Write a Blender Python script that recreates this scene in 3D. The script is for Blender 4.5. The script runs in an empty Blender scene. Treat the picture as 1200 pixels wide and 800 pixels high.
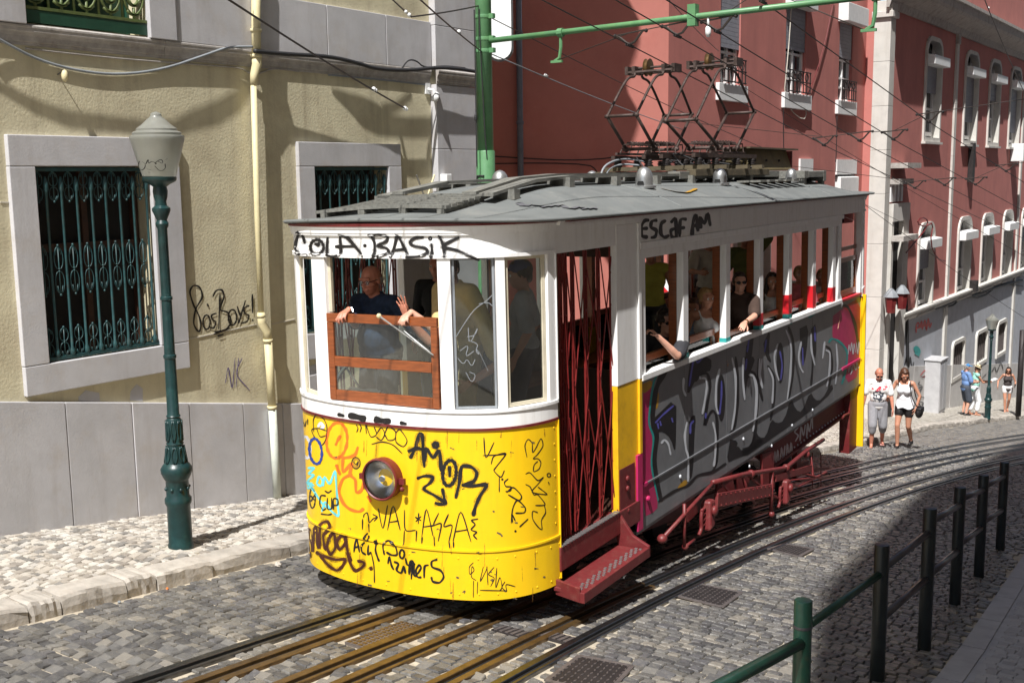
import bpy, math, random
import numpy as np
from mathutils import Vector, Matrix
from mathutils.geometry import tessellate_polygon

D = bpy.data
SC = bpy.context.scene
COL = SC.collection
random.seed(7)
rnd = random.Random(11)

# ------------------------------------------------------------------ camera
# X = across the street (right), Y = downhill along the street, Z up; the camera sits at the origin
F_PX = 1301.5                      # focal length for a 1200 px wide picture
C_R = np.array((0.82144195, 0.57015128, -0.01267432))
C_F = np.array((-0.56556866, 0.81158265, -0.14651177))
C_R /= np.linalg.norm(C_R)
C_F -= C_R * (C_F @ C_R); C_F /= np.linalg.norm(C_F)
C_U = np.cross(C_R, C_F)
cam_d = D.cameras.new("camera")
cam = D.objects.new("camera", cam_d)
COL.objects.link(cam)
cam.matrix_world = Matrix(((C_R[0], C_U[0], -C_F[0], 0), (C_R[1], C_U[1], -C_F[1], 0),
                           (C_R[2], C_U[2], -C_F[2], 0), (0, 0, 0, 1)))
cam_d.sensor_width = 36.0
cam_d.lens = 36.0 * F_PX / 1200.0
cam_d.clip_start = 0.05
cam_d.clip_end = 2000
SC.camera = cam

# ------------------------------------------------------------------ light
SUN_EL = 57.0
SUN_DIR = np.array((0.285, -0.958, 0.0)); SUN_DIR /= np.linalg.norm(SUN_DIR)
TO_SUN = np.array((SUN_DIR[0] * math.cos(math.radians(SUN_EL)), SUN_DIR[1] * math.cos(math.radians(SUN_EL)), math.sin(math.radians(SUN_EL))))
w = D.worlds.new("World"); SC.world = w; w.use_nodes = True
nt = w.node_tree; nt.nodes.clear()
sky = nt.nodes.new("ShaderNodeTexSky"); sky.sky_type = 'NISHITA'; sky.sun_disc = False
sky.sun_elevation = math.radians(SUN_EL)
sky.sun_rotation = math.atan2(SUN_DIR[0], SUN_DIR[1])
sky.air_density = 1.0; sky.dust_density = 1.2; sky.ozone_density = 1.0
bg = nt.nodes.new("ShaderNodeBackground"); bg.inputs[1].default_value = 0.07
wo = nt.nodes.new("ShaderNodeOutputWorld")
nt.links.new(sky.outputs[0], bg.inputs[0]); nt.links.new(bg.outputs[0], wo.inputs[0])
sun_d = D.lights.new("sun", 'SUN'); sun_d.energy = 5.0; sun_d.angle = math.radians(0.45); sun_d.color = (1.0, 0.972, 0.935)
sun = D.objects.new("sun", sun_d); COL.objects.link(sun)
sun.rotation_euler = Vector(-TO_SUN).to_track_quat('-Z', 'Y').to_euler()
SC.view_settings.view_transform = 'Standard'
SC.view_settings.look = 'None'
SC.view_settings.exposure = 0.62
SC.view_settings.gamma = 1.0

# ------------------------------------------------------------------ measuring helpers: where a line of sight meets a real surface
def ray(px, py):
    d = C_F * F_PX + C_R * (px - 600.0) - C_U * (py - 400.0)
    return d / np.linalg.norm(d)
GH, GS = 2.73, 0.14
def gz(x, y): return -(GH + GS * y)
def on_ground(px, py, up=0.0):
    d = ray(px, py); t = -(GH - up) / (d[2] + GS * d[1]); return d * t
def on_x(px, py, X): d = ray(px, py); return d * (X / d[0])
def on_y(px, py, Y): d = ray(px, py); return d * (Y / d[1])
def z_at(px, py, x, y):
    d = ray(px, py); return d[2] * math.hypot(x, y) / math.hypot(d[0], d[1])
def px_m(x, y, z=0.0):              # metres per photo pixel at a place
    return (np.array((x, y, z)) @ C_F) / F_PX

# ------------------------------------------------------------------ mesh building
class MB:
    def __init__(s): s.v = []; s.f = []
    def add(s, vs, fs):
        n = len(s.v); s.v += [tuple(map(float, p)) for p in vs]; s.f += [tuple(i + n for i in f) for f in fs]
    def hexa(s, c): s.add(c, [(0, 3, 2, 1), (4, 5, 6, 7), (0, 1, 5, 4), (1, 2, 6, 5), (2, 3, 7, 6), (3, 0, 4, 7)])
    def box(s, x0, x1, y0, y1, z0, z1):
        s.hexa([(x0, y0, z0), (x1, y0, z0), (x1, y1, z0), (x0, y1, z0), (x0, y0, z1), (x1, y0, z1), (x1, y1, z1), (x0, y1, z1)])
    def beam(s, p, q, w, h, up=(0, 0, 1)):
        p = np.array(p, float); q = np.array(q, float); t = q - p; t /= np.linalg.norm(t)
        u = np.array(up, float)
        if abs(t @ u) > 0.98: u = np.array((0, 1.0, 0))
        a = np.cross(t, u); a /= np.linalg.norm(a); b = np.cross(a, t)
        a = a * w / 2; b = b * h / 2
        s.hexa([p - a - b, p + a - b, q + a - b, q - a - b, p - a + b, p + a + b, q + a + b, q - a + b])
    def tube(s, pts, r, n=8, closed=False):
        pts = [np.array(p, float) for p in pts]; m = len(pts)
        rr = r if isinstance(r, (list, tuple)) else [r] * m
        ref = None; rings = []
        for i, p in enumerate(pts):
            if closed: t = pts[(i + 1) % m] - pts[i - 1]
            else: t = pts[min(i + 1, m - 1)] - pts[max(i - 1, 0)]
            t = t / (np.linalg.norm(t) + 1e-12)
            if ref is None:
                ref = np.array((0, 0, 1.0)) if abs(t[2]) < 0.9 else np.array((1.0, 0, 0))
            a = ref - t * (ref @ t); a /= np.linalg.norm(a); b = np.cross(t, a); ref = a
            rings.append([p + rr[i] * (math.cos(2 * math.pi * k / n) * a + math.sin(2 * math.pi * k / n) * b) for k in range(n)])
        vs = [q for R in rings for q in R]; fs = []
        for i in range(m if closed else m - 1):
            j = (i + 1) % m
            for k in range(n):
                l = (k + 1) % n
                fs.append((i * n + k, i * n + l, j * n + l, j * n + k))
        if not closed:
            fs.append(tuple(range(n - 1, -1, -1))); fs.append(tuple((m - 1) * n + k for k in range(n)))
        s.add(vs, fs)
    def lathe(s, prof, o=(0, 0, 0), n=16, ax=(0, 0, 1), cap=True):
        o = np.array(o, float); z = np.array(ax, float); z /= np.linalg.norm(z)
        x = np.cross(z, (0, 1, 0.0)) if abs(z[1]) < 0.9 else np.cross(z, (1.0, 0, 0)); x /= np.linalg.norm(x); y = np.cross(z, x)
        vs = []; fs = []
        for r, h in prof:
            for k in range(n):
                a = 2 * math.pi * k / n; vs.append(o + z * h + r * (math.cos(a) * x + math.sin(a) * y))
        for i in range(len(prof) - 1):
            for k in range(n):
                l = (k + 1) % n; fs.append((i * n + k, i * n + l, (i + 1) * n + l, (i + 1) * n + k))
        if cap:
            fs.append(tuple(range(n - 1, -1, -1))); fs.append(tuple((len(prof) - 1) * n + k for k in range(n)))
        s.add(vs, fs)
    def ball(s, c, r, n=10, m=7):
        rx, ry, rz = r if isinstance(r, (tuple, list)) else (r, r, r)
        vs = []; fs = []
        for i in range(m + 1):
            t = math.pi * i / m
            for k in range(n):
                a = 2 * math.pi * k / n
                vs.append((c[0] + rx * math.sin(t) * math.cos(a), c[1] + ry * math.sin(t) * math.sin(a), c[2] + rz * math.cos(t)))
        for i in range(m):
            for k in range(n):
                l = (k + 1) % n; fs.append((i * n + k, (i + 1) * n + k, (i + 1) * n + l, i * n + l))
        s.add(vs, fs)
    def prism(s, poly, d0, d1, fn):   # polygon in (a, b) extruded from d0 to d1; fn(a, b, d) -> point
        n = len(poly)
        vs = [fn(a, b, d0) for a, b in poly] + [fn(a, b, d1) for a, b in poly]
        fs = [tuple(range(n - 1, -1, -1)), tuple(range(n, 2 * n))] + [(i, (i + 1) % n, n + (i + 1) % n, n + i) for i in range(n)]
        s.add(vs, fs)
    def build(s, name, mat, parent=None, smooth=False, bevel=0.0, loc=None, auto=None):
        me = D.meshes.new(name); me.from_pydata(s.v, [], s.f); me.update()
        if mat is not None: me.materials.append(mat)
        if smooth or auto: me.polygons.foreach_set("use_smooth", [True] * len(me.polygons))
        if auto: 
            try: me.set_sharp_from_angle(angle=math.radians(auto))
            except Exception: pass
        return link(name, me, parent, bevel, loc)

def link(name, me, parent=None, bevel=0.0, loc=None):
    o = D.objects.new(name, me); COL.objects.link(o)
    if parent is not None: o.parent = parent
    if loc is not None: o.location = loc
    if bevel:
        m = o.modifiers.new("bevel", 'BEVEL'); m.width = bevel; m.segments = 2; m.limit_method = 'ANGLE'; m.angle_limit = math.radians(50)
    return o
def tag(o, label=None, cat=None, group=None, kind=None):
    if label: o["label"] = label
    if cat: o["category"] = cat
    if group: o["group"] = group
    if kind: o["kind"] = kind
    return o
def empty(name, loc=(0, 0, 0), label=None, cat=None, group=None, rz=0.0):
    o = D.objects.new(name, None); COL.objects.link(o); o.location = loc; o.rotation_euler = (0, 0, rz); o.empty_display_size = 0.2
    return tag(o, label, cat, group)
def copy_tree(o, parent=None):
    c = o.copy(); COL.objects.link(c)
    if parent is not None: c.parent = parent
    for ch in [k for k in D.objects if k.parent == o]: copy_tree(ch, c)
    return c
def smooth_line(pts, it=2, closed=False):
    pts = [np.array(p, float) for p in pts]
    if len(pts) < 3: return pts
    for _ in range(it):
        q = [] if closed else [pts[0]]
        m = len(pts)
        for i in range(m if closed else m - 1):
            a = pts[i]; b = pts[(i + 1) % m]
            q += [a * 0.75 + b * 0.25, a * 0.25 + b * 0.75]
        if not closed: q.append(pts[-1])
        pts = q
    return pts
def curve_line(pts, n=5):
    P = [np.array(p, float) for p in pts]
    if len(P) < 3: return [P[0] + (P[-1] - P[0]) * t for t in np.linspace(0, 1, 7)]
    cl = np.linalg.norm(P[0] - P[-1]) < 1e-6
    Q = ([P[-2]] if cl else [2 * P[0] - P[1]]) + P + ([P[1]] if cl else [2 * P[-1] - P[-2]])
    out = []
    for i in range(1, len(Q) - 2):
        a, b, c, d = Q[i - 1:i + 3]
        for k in range(n):
            t = k / n; out.append(b + .42 * (c - a) * t + (3 * (c - b) - .42 * 2 * (c - a) - .42 * (d - b)) * t * t + (2 * (b - c) + .42 * (c - a) + .42 * (d - b)) * t ** 3)
    out.append(P[-1]); return out
brush = random.Random(21)
def px_ribbon(mb, pts, w, cast, wob=.16, taper=.6):
    """a painted stroke: w wide as seen from where it was measured, laid on the surface that cast() meets"""
    pts = curve_line(pts); n = len(pts); L, R = [], []; ph = brush.uniform(0, 6)
    for i in range(n):
        t = pts[min(i + 1, n - 1)] - pts[max(i - 1, 0)]; t = t / (np.linalg.norm(t) + 1e-9); s = np.array((-t[1], t[0]))
        k = w * .5 * (1 + wob * math.sin(i * .9 + ph) + wob * .6 * math.sin(i * .37 + 2 * ph)) * (taper if i in (0, n - 1) else 1)
        a, b = cast(*(pts[i] + s * k)), cast(*(pts[i] - s * k))
        if a is None or b is None: continue
        L.append(a); R.append(b)
    m = len(L)
    if m > 1: mb.add(L + R, [(i, i + 1, m + i + 1, m + i) for i in range(m - 1)])
def ellipse(cx, cy, rx, ry, n=20, a0=0.0, a1=2 * math.pi, tilt=0.0):
    o = []
    for i in range(n + 1):
        t = a0 + (a1 - a0) * i / n; x = rx * math.cos(t); y = ry * math.sin(t)
        o.append((cx + x * math.cos(tilt) - y * math.sin(tilt), cy + x * math.sin(tilt) + y * math.cos(tilt)))
    return o
def ribbon(mb, pts, nrm, wid):
    n = len(pts); L = []; R = []
    for i in range(n):
        t = pts[min(i + 1, n - 1)] - pts[max(i - 1, 0)]; t = t / (np.linalg.norm(t) + 1e-9)
        s = np.cross(nrm[i], t); s /= np.linalg.norm(s) + 1e-9
        k = 0.55 if i in (0, n - 1) else 1.0
        L.append(pts[i] + s * wid * 0.5 * k); R.append(pts[i] - s * wid * 0.5 * k)
    mb.add(L + R, [(i, n + i, n + i + 1, i + 1) for i in range(n - 1)])

# ------------------------------------------------------------------ materials
def node(nt, kind, **kw):
    n = nt.nodes.new(kind)
    for k, v in kw.items(): setattr(n, k, v)
    return n
def mat(name, col, rough=0.6, metal=0.0, var=0.12, scale=6.0, bump=0.0, bscale=40.0, island=0.0, wear=None, wear_amt=0.5, wscale=3.0, spec=0.5, coat=0.0, stretch=None, stain=None, stain_amt=0.0, stain_scale=1.2, streak=None, streak_amt=.5, streak_scale=(5, 5, .35)):
    m = D.materials.new(name); m.use_nodes = True; nt = m.node_tree
    b = nt.nodes["Principled BSDF"]; L = nt.links.new
    b.inputs["Roughness"].default_value = rough; b.inputs["Metallic"].default_value = metal
    if "Specular IOR Level" in b.inputs: b.inputs["Specular IOR Level"].default_value = spec
    if coat and "Coat Weight" in b.inputs: b.inputs["Coat Weight"].default_value = coat
    tc = node(nt, "ShaderNodeTexCoord"); vec = tc.outputs["Object"]
    if stretch:
        mp = node(nt, "ShaderNodeMapping"); mp.inputs["Scale"].default_value = stretch; L(vec, mp.inputs[0]); vec = mp.outputs[0]
    nz = node(nt, "ShaderNodeTexNoise"); nz.inputs["Scale"].default_value = scale; nz.inputs["Detail"].default_value = 8; nz.inputs["Roughness"].default_value = 0.62
    L(vec, nz.inputs["Vector"])
    rp = node(nt, "ShaderNodeValToRGB")
    c = np.array(col[:3])
    rp.color_ramp.elements[0].position = 0.32; rp.color_ramp.elements[1].position = 0.68
    rp.color_ramp.elements[0].color = (*np.clip(c * (1 - var), 0, 1), 1); rp.color_ramp.elements[1].color = (*np.clip(c * (1 + var), 0, 1), 1)
    L(nz.outputs[0], rp.inputs[0]); out = rp.outputs[0]
    if island:
        gi = node(nt, "ShaderNodeNewGeometry"); oi = node(nt, "ShaderNodeObjectInfo")
        ad = node(nt, "ShaderNodeMath", operation='ADD'); L(gi.outputs["Random Per Island"], ad.inputs[0]); L(oi.outputs["Random"], ad.inputs[1])
        fr = node(nt, "ShaderNodeMath", operation='FRACT'); L(ad.outputs[0], fr.inputs[0])
        r2 = node(nt, "ShaderNodeValToRGB"); els = r2.color_ramp.elements
        pal = island if isinstance(island, list) else [(1 - island,) * 3, (1 + island,) * 3]
        while len(els) < len(pal): els.new(0.5)
        for i, pc in enumerate(pal):
            els[i].position = i / max(1, len(pal) - 1); els[i].color = (*[min(4, q) for q in pc], 1)
        r2.color_ramp.interpolation = 'CONSTANT' if isinstance(island, list) else 'LINEAR'
        if isinstance(island, list):
            for i in range(len(pal)): els[i].position = i / len(pal)
        L(fr.outputs[0], r2.inputs[0])
        mx = node(nt, "ShaderNodeMix", data_type='RGBA', blend_type='MULTIPLY'); mx.inputs[0].default_value = 1.0
        L(out, mx.inputs[6]); L(r2.outputs[0], mx.inputs[7]); out = mx.outputs[2]
    for wcol, amt, wsc in ((wear, wear_amt, wscale), (stain, stain_amt, stain_scale)):
        if wcol is None: continue
        n2 = node(nt, "ShaderNodeTexNoise"); n2.inputs["Scale"].default_value = wsc; n2.inputs["Detail"].default_value = 10; n2.inputs["Roughness"].default_value = 0.7
        L(vec, n2.inputs["Vector"])
        r3 = node(nt, "ShaderNodeValToRGB"); r3.color_ramp.elements[0].position = 0.56 - 0.12 * amt; r3.color_ramp.elements[1].position = 0.74
        r3.color_ramp.elements[1].color = (amt, amt, amt, 1)
        L(n2.outputs[0], r3.inputs[0])
        mx = node(nt, "ShaderNodeMix", data_type='RGBA'); L(r3.outputs[0], mx.inputs[0]); L(out, mx.inputs[6]); mx.inputs[7].default_value = (*wcol, 1); out = mx.outputs[2]
    if streak is not None:
        mp2 = node(nt, "ShaderNodeMapping"); mp2.inputs["Scale"].default_value = streak_scale; L(tc.outputs["Object"], mp2.inputs[0])
        n4 = node(nt, "ShaderNodeTexNoise"); n4.inputs["Scale"].default_value = 1.0; n4.inputs["Detail"].default_value = 9; n4.inputs["Roughness"].default_value = 0.65; L(mp2.outputs[0], n4.inputs["Vector"])
        r5 = node(nt, "ShaderNodeValToRGB"); r5.color_ramp.elements[0].position = .5; r5.color_ramp.elements[1].position = .8; r5.color_ramp.elements[1].color = (streak_amt,) * 3 + (1,); L(n4.outputs[0], r5.inputs[0])
        mx = node(nt, "ShaderNodeMix", data_type='RGBA'); L(r5.outputs[0], mx.inputs[0]); L(out, mx.inputs[6]); mx.inputs[7].default_value = (*streak, 1); out = mx.outputs[2]
    L(out, b.inputs["Base Color"])
    if bump:
        n3 = node(nt, "ShaderNodeTexNoise"); n3.inputs["Scale"].default_value = bscale; n3.inputs["Detail"].default_value = 6
        L(vec, n3.inputs["Vector"])
        bp = node(nt, "ShaderNodeBump"); bp.inputs["Strength"].default_value = min(1, bump); bp.inputs["Distance"].default_value = 0.02 * bump
        L(n3.outputs[0], bp.inputs["Height"]); L(bp.outputs[0], b.inputs["Normal"])
    return m
def glass(name, tint=(0.82, 0.9, 0.88), gloss=0.1, dirt=0.05):
    m = D.materials.new(name); m.use_nodes = True; nt = m.node_tree; nt.nodes.clear(); L = nt.links.new
    tr = node(nt, "ShaderNodeBsdfTransparent"); tr.inputs[0].default_value = (*tint, 1)
    gl = node(nt, "ShaderNodeBsdfGlossy"); gl.inputs["Roughness"].default_value = 0.03
    df = node(nt, "ShaderNodeBsdfDiffuse"); df.inputs[0].default_value = (0.5, 0.5, 0.47, 1)
    fr = node(nt, "ShaderNodeFresnel"); fr.inputs[0].default_value = 1.5
    m1 = node(nt, "ShaderNodeMixShader"); m2 = node(nt, "ShaderNodeMixShader"); o = node(nt, "ShaderNodeOutputMaterial")
    nz = node(nt, "ShaderNodeTexNoise"); nz.inputs["Scale"].default_value = 5; nz.inputs["Detail"].default_value = 8
    tc = node(nt, "ShaderNodeTexCoord"); L(tc.outputs["Object"], nz.inputs["Vector"])
    mu = node(nt, "ShaderNodeMath", operation='MULTIPLY'); mu.inputs[1].default_value = dirt * 2; L(nz.outputs[0], mu.inputs[0])
    L(mu.outputs[0], m2.inputs[0]); L(tr.outputs[0], m2.inputs[1]); L(df.outputs[0], m2.inputs[2])
    L(fr.outputs[0], m1.inputs[0]); L(m2.outputs[0], m1.inputs[1]); L(gl.outputs[0], m1.inputs[2]); L(m1.outputs[0], o.inputs[0])
    return m

def fuzz(name, c, a=.32):
    m = D.materials.new(name); m.use_nodes = True; nt = m.node_tree; b = nt.nodes["Principled BSDF"]; b.inputs["Base Color"].default_value = (*c, 1); b.inputs["Roughness"].default_value = .6
    tc = node(nt, "ShaderNodeTexCoord"); nz = node(nt, "ShaderNodeTexNoise"); nz.inputs["Scale"].default_value = 120; nz.inputs["Detail"].default_value = 3; nt.links.new(tc.outputs["Object"], nz.inputs["Vector"])
    r = node(nt, "ShaderNodeMapRange"); r.inputs[1].default_value = .3; r.inputs[2].default_value = .7; r.inputs[3].default_value = 0; r.inputs[4].default_value = a * 1.6; nt.links.new(nz.outputs[0], r.inputs[0]); nt.links.new(r.outputs[0], b.inputs["Alpha"]); return m
M = {}
M['fuzz_k'] = fuzz("black overspray", (.012, .011, .012)); M['fuzz_b'] = fuzz("brown overspray", (.06, .014, .006), .4)
M['stucco'] = mat("ochre stucco", (0.60, 0.55, 0.385), 0.92, var=0.08, scale=3, bump=0.42, bscale=34, wear=(0.42, 0.36, 0.24), wear_amt=0.5, wscale=1.6, stain=(0.42, 0.355, 0.245), stain_amt=0.5, stain_scale=.8, streak=(0.27, 0.225, 0.15), streak_amt=.55)
M['stone'] = mat("grey limestone", (0.48, 0.475, 0.49), 0.85, var=0.08, scale=3, bump=0.26, bscale=42, wear=(0.36, 0.34, 0.33), wear_amt=0.3, wscale=4, island=0.07, stain=(0.5, 0.43, 0.35), stain_amt=0.35, stain_scale=2, streak=(0.30, 0.27, 0.25), streak_amt=.5, streak_scale=(4, 4, .6))
M['stone_dk'] = mat("weathered cornice stone", (0.40, 0.375, 0.35), 0.88, var=0.16, scale=10, bump=0.4, bscale=30, wear=(0.17, 0.14, 0.11), wear_amt=0.7, wscale=4)
M['calc'] = mat("limestone setts", (0.43, 0.41, 0.38), 0.75, var=0.14, scale=30, bump=0.5, bscale=60, island=[(0.95, .93, .9), (1.1, 1.08, 1.02), (0.8, .75, .69), (1.0, .96, .9), (.6, .56, .52), (1.14, 1.13, 1.1), (0.9, .85, .78), (.48, .47, .46)])
M['basalt'] = mat("basalt setts", (0.118, 0.115, 0.112), 0.42, var=0.25, scale=25, bump=0.6, bscale=50, island=[(1, 1, 1), (1.35, 1.33, 1.28), (0.7, .7, .72), (1.15, 1.12, 1.05), (.85, .85, .9), (1.7, 1.6, 1.42), (1.0, .98, .95), (.6, .6, .62)], wear=(0.34, 0.31, 0.255), wear_amt=0.4, wscale=2.2)
M['sand'] = mat("sandy joints", (0.40, 0.35, 0.27), 0.95, var=0.25, scale=14, bump=0.4, bscale=80)
M['sand2'] = mat("pale sandy joints", (0.44, 0.40, 0.335), 0.95, var=0.2, scale=14, bump=0.4, bscale=80)
M['kerb'] = mat("worn kerb limestone", (0.38, 0.35, 0.31), 0.85, var=0.18, scale=8, bump=0.5, bscale=24, island=0.1, wear=(0.27, 0.22, 0.18), wear_amt=0.5, wscale=5)
M['concrete'] = mat("dusty grey pavement", (0.36, 0.36, 0.365), 0.9, var=0.12, scale=5, bump=0.3, bscale=50)
M['yellow'] = mat("yellow enamel", (0.85, 0.535, 0.010), 0.32, var=0.06, scale=2.5, wear=(0.72, 0.36, 0.012), wear_amt=0.4, wscale=2.5, bump=0.22, bscale=2.6, spec=0.35, streak=(.55, .30, .02), streak_amt=.28, streak_scale=(9, 9, .7))
M['yellow_side'] = mat("yellow enamel worn", (0.80, 0.46, 0.012), 0.4, var=0.08, scale=4, wear=(0.35, 0.16, 0.02), wear_amt=0.4, wscale=6)
M['white'] = mat("white enamel", (0.85, 0.85, 0.845), 0.38, var=0.04, scale=5, wear=(0.62, 0.6, 0.55), wear_amt=0.4, wscale=5, bump=0.1, bscale=4, streak=(.45, .42, .36), streak_amt=.4, streak_scale=(12, 12, 1.2))
M['cream'] = mat("cream interior paint", (0.55, 0.50, 0.38), 0.6)
M['red'] = mat("oxide red paint", (0.150, 0.018, 0.020), 0.5, var=0.25, scale=7, wear=(0.045, 0.018, 0.014), wear_amt=0.7, wscale=7, stain=(0.22, 0.12, 0.09), stain_amt=.4, stain_scale=16, bump=.1, bscale=30)
M['gate'] = mat("red gate paint", (0.17, 0.016, 0.015), 0.4, var=0.2, scale=14)
M['redline'] = mat("dark red lining", (0.13, 0.012, 0.013), 0.5, wear=(0.4, 0.2, 0.15), wear_amt=0.3)
M['wood'] = mat("varnished brown wood", (0.23, 0.062, 0.017), 0.35, var=0.3, scale=6, stretch=(1, 1, 9), coat=0.3)
M['wood_h'] = mat("varnished brown rail", (0.23, 0.062, 0.017), 0.35, var=0.3, scale=7, stretch=(1.2, 9, 9), coat=0.3)
M['roof'] = mat("grey roof canvas", (0.135, 0.145, 0.143), 0.75, var=0.15, scale=3, bump=0.2, bscale=60, wear=(0.27, 0.27, 0.25), wear_amt=0.5, wscale=2.2, stain=(0.09, 0.095, 0.09), stain_amt=0.5, stain_scale=1.5)
M['plank'] = mat("grey weathered plank", (0.15, 0.15, 0.135), 0.85, var=0.3, scale=5, stretch=(6, 1, 6), bump=0.3, bscale=30, wear=(0.25, 0.22, 0.17), wear_amt=0.4, wscale=4)
M['plank_d'] = mat("brown grimy plank", (0.085, 0.068, 0.04), 0.85, var=0.3, scale=6, bump=0.3, bscale=30)
M['panto'] = mat("rusty pantograph steel", (0.055, 0.036, 0.030), 0.6, metal=0.3, var=0.35, scale=12, wear=(0.2, 0.15, 0.14), wear_amt=0.5, wscale=9)
M['box'] = mat("olive grimy box paint", (0.13, 0.10, 0.045), 0.7, var=0.25, scale=5)
M['alu'] = mat("dull aluminium", (0.42, 0.43, 0.43), 0.38, metal=0.8, var=0.15, scale=12)
M['silver'] = mat("lamp reflector", (0.80, 0.81, 0.83), 0.28, metal=1.0, var=0.02)
M['chrome'] = mat("chrome", (0.75, 0.76, 0.78), 0.12, metal=1.0, var=0.02)
M['grey_panel'] = mat("grey sprayed panel", (0.165, 0.170, 0.180), 0.36, var=0.14, scale=3, wear=(0.21, 0.21, 0.22), wear_amt=0.4, wscale=5, bump=0.05, bscale=8)
M['black_paint'] = mat("black spray paint", (0.012, 0.011, 0.012), 0.45, var=0.2)
M['brown_paint'] = mat("brown spray paint", (0.06, 0.014, 0.006), 0.5, var=0.2)
M['orange_paint'] = mat("orange marker paint", (0.85, 0.17, 0.015), 0.5, var=0.1)
M['cyan_paint'] = mat("cyan marker paint", (0.16, 0.66, 0.72), 0.5, var=0.1)
M['blue_paint'] = mat("blue paint", (0.02, 0.05, 0.27), 0.5, var=0.1)
M['white_paint'] = mat("white spray paint", (0.62, 0.65, 0.70), 0.5, var=0.1)
M['violet_paint'] = mat("violet spray paint", (0.10, 0.10, 0.42), 0.5, var=0.1)
M['pink_paint'] = mat("magenta spray paint", (0.46, 0.02, 0.11), 0.45, var=0.12)
M['coral_paint'] = mat("red spray paint", (0.52, 0.02, 0.035), 0.45, var=0.12)
M['teal_paint'] = mat("teal spray paint", (0.02, 0.30, 0.29), 0.5, var=0.1)
M['ochre_paint'] = mat("ochre bare paint", (0.42, 0.23, 0.02), 0.5, var=0.2)
M['ink'] = mat("blue violet marker", (0.08, 0.05, 0.22), 0.6)
M['lamp'] = mat("dark teal cast iron", (0.006, 0.030, 0.031), 0.38, var=0.25, scale=12, bump=0.12, bscale=40, wear=(0.03, 0.1, 0.09), wear_amt=0.4, wscale=8)
M['grille'] = mat("dark teal grille iron", (0.018, 0.062, 0.066), 0.45, var=0.3, scale=14, wear=(0.12, 0.06, 0.03), wear_amt=0.3, wscale=12)
M['green'] = mat("green pole paint", (0.10, 0.245, 0.115), 0.42, var=0.12, scale=4, stain=(0.16, 0.30, 0.10), stain_amt=0.5, stain_scale=3, wear=(0.05, 0.16, 0.06), wear_amt=0.5, wscale=7)
M['dgreen'] = mat("dark green railing paint", (0.014, 0.055, 0.037), 0.32, var=0.25, scale=9, wear=(0.16, 0.05, 0.03), wear_amt=0.22, wscale=14)
M['railblack'] = mat("black railing paint", (0.011, 0.016, 0.017), 0.35, var=0.25, scale=9)
M['handrail'] = mat("worn steel handrail", (0.10, 0.10, 0.11), 0.36, metal=0.6, var=0.2, scale=8)
M['steel'] = mat("rail steel", (0.11, 0.108, 0.108), 0.3, metal=0.9, var=0.25, scale=9)
M['rust'] = mat("rusty rail flank", (0.135, 0.08, 0.03), 0.42, metal=0.55, var=0.35, scale=7, wear=(0.06, 0.05, 0.045), wear_amt=0.6, wscale=5)
M['slot'] = mat("black slot", (0.006, 0.006, 0.006), 0.9)
M['iron'] = mat("cast iron cover", (0.16, 0.14, 0.135), 0.5, metal=0.5, var=0.25, scale=20)
M['iron_d'] = mat("dark iron", (0.03, 0.025, 0.025), 0.6, metal=0.3, var=0.3)
M['pipe'] = mat("cream downpipe paint", (0.62, 0.55, 0.33), 0.6, var=0.1, scale=5)
M['pipe_w'] = mat("white downpipe paint", (0.58, 0.62, 0.55), 0.6, var=0.2, scale=9, wear=(0.28, 0.2, 0.13), wear_amt=0.5, wscale=9)
M['pipe_g'] = mat("grey pipe", (0.17, 0.19, 0.24), 0.6)
M['cable'] = mat("grey cable", (0.22, 0.24, 0.26), 0.6)
M['cable_b'] = mat("black cable", (0.02, 0.02, 0.022), 0.6)
M['cable_w'] = mat("pale cable", (0.55, 0.52, 0.45), 0.6)
M['wire'] = mat("overhead wire", (0.05, 0.04, 0.035), 0.5, metal=0.3)
M['redwall'] = mat("red plaster", (0.46, 0.168, 0.145), 0.9, var=0.08, scale=1.5, bump=0.2, bscale=20, wear=(0.40, 0.14, 0.125), wear_amt=0.45, wscale=1.0, streak=(.30, .11, .10), streak_amt=.6, streak_scale=(1.6, 1.6, .15))
M['coralwall'] = mat("coral plaster", (0.54, 0.20, 0.165), 0.9, var=0.06, scale=1.5, bump=0.2, bscale=22, wear=(0.44, 0.11, 0.09), wear_amt=0.4, wscale=1.0)
M['whitestone'] = mat("whitewashed stone", (0.56, 0.545, 0.51), 0.85, var=0.08, scale=4, bump=0.15, bscale=25, wear=(0.45, 0.42, 0.37), wear_amt=0.5, wscale=3, stain=(0.5, .47, .42), stain_amt=.4, stain_scale=8, streak=(.32, .29, .25), streak_amt=.5, streak_scale=(3, 3, .3))
M['greybase'] = mat("grey painted base", (0.42, 0.44, 0.48), 0.85, var=0.1, scale=3, bump=0.2, bscale=25, wear=(0.36, 0.36, 0.37), wear_amt=0.6, wscale=1.2)
M['palebase'] = mat("pale stone base", (0.50, 0.49, 0.48), 0.85, var=0.1, scale=3, bump=0.2, bscale=25, wear=(0.36, 0.33, 0.3), wear_amt=0.5, wscale=2)
M['ribgrey'] = mat("ribbed grey band", (0.42, 0.42, 0.43), 0.8, var=0.1)
M['shutter'] = mat("grey roller shutter", (0.25, 0.255, 0.29), 0.6, var=0.1)
M['acbox'] = mat("white plastic box", (0.72, 0.73, 0.73), 0.5, var=0.06, scale=8)
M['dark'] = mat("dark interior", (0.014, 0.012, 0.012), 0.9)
M['pane'] = mat("window pane dark", (0.02, 0.025, 0.03), 0.08, var=0.1)
M['curtain'] = mat("white curtain", (0.62, 0.64, 0.68), 0.9, var=0.1, stretch=(1, 8, 1))
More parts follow.
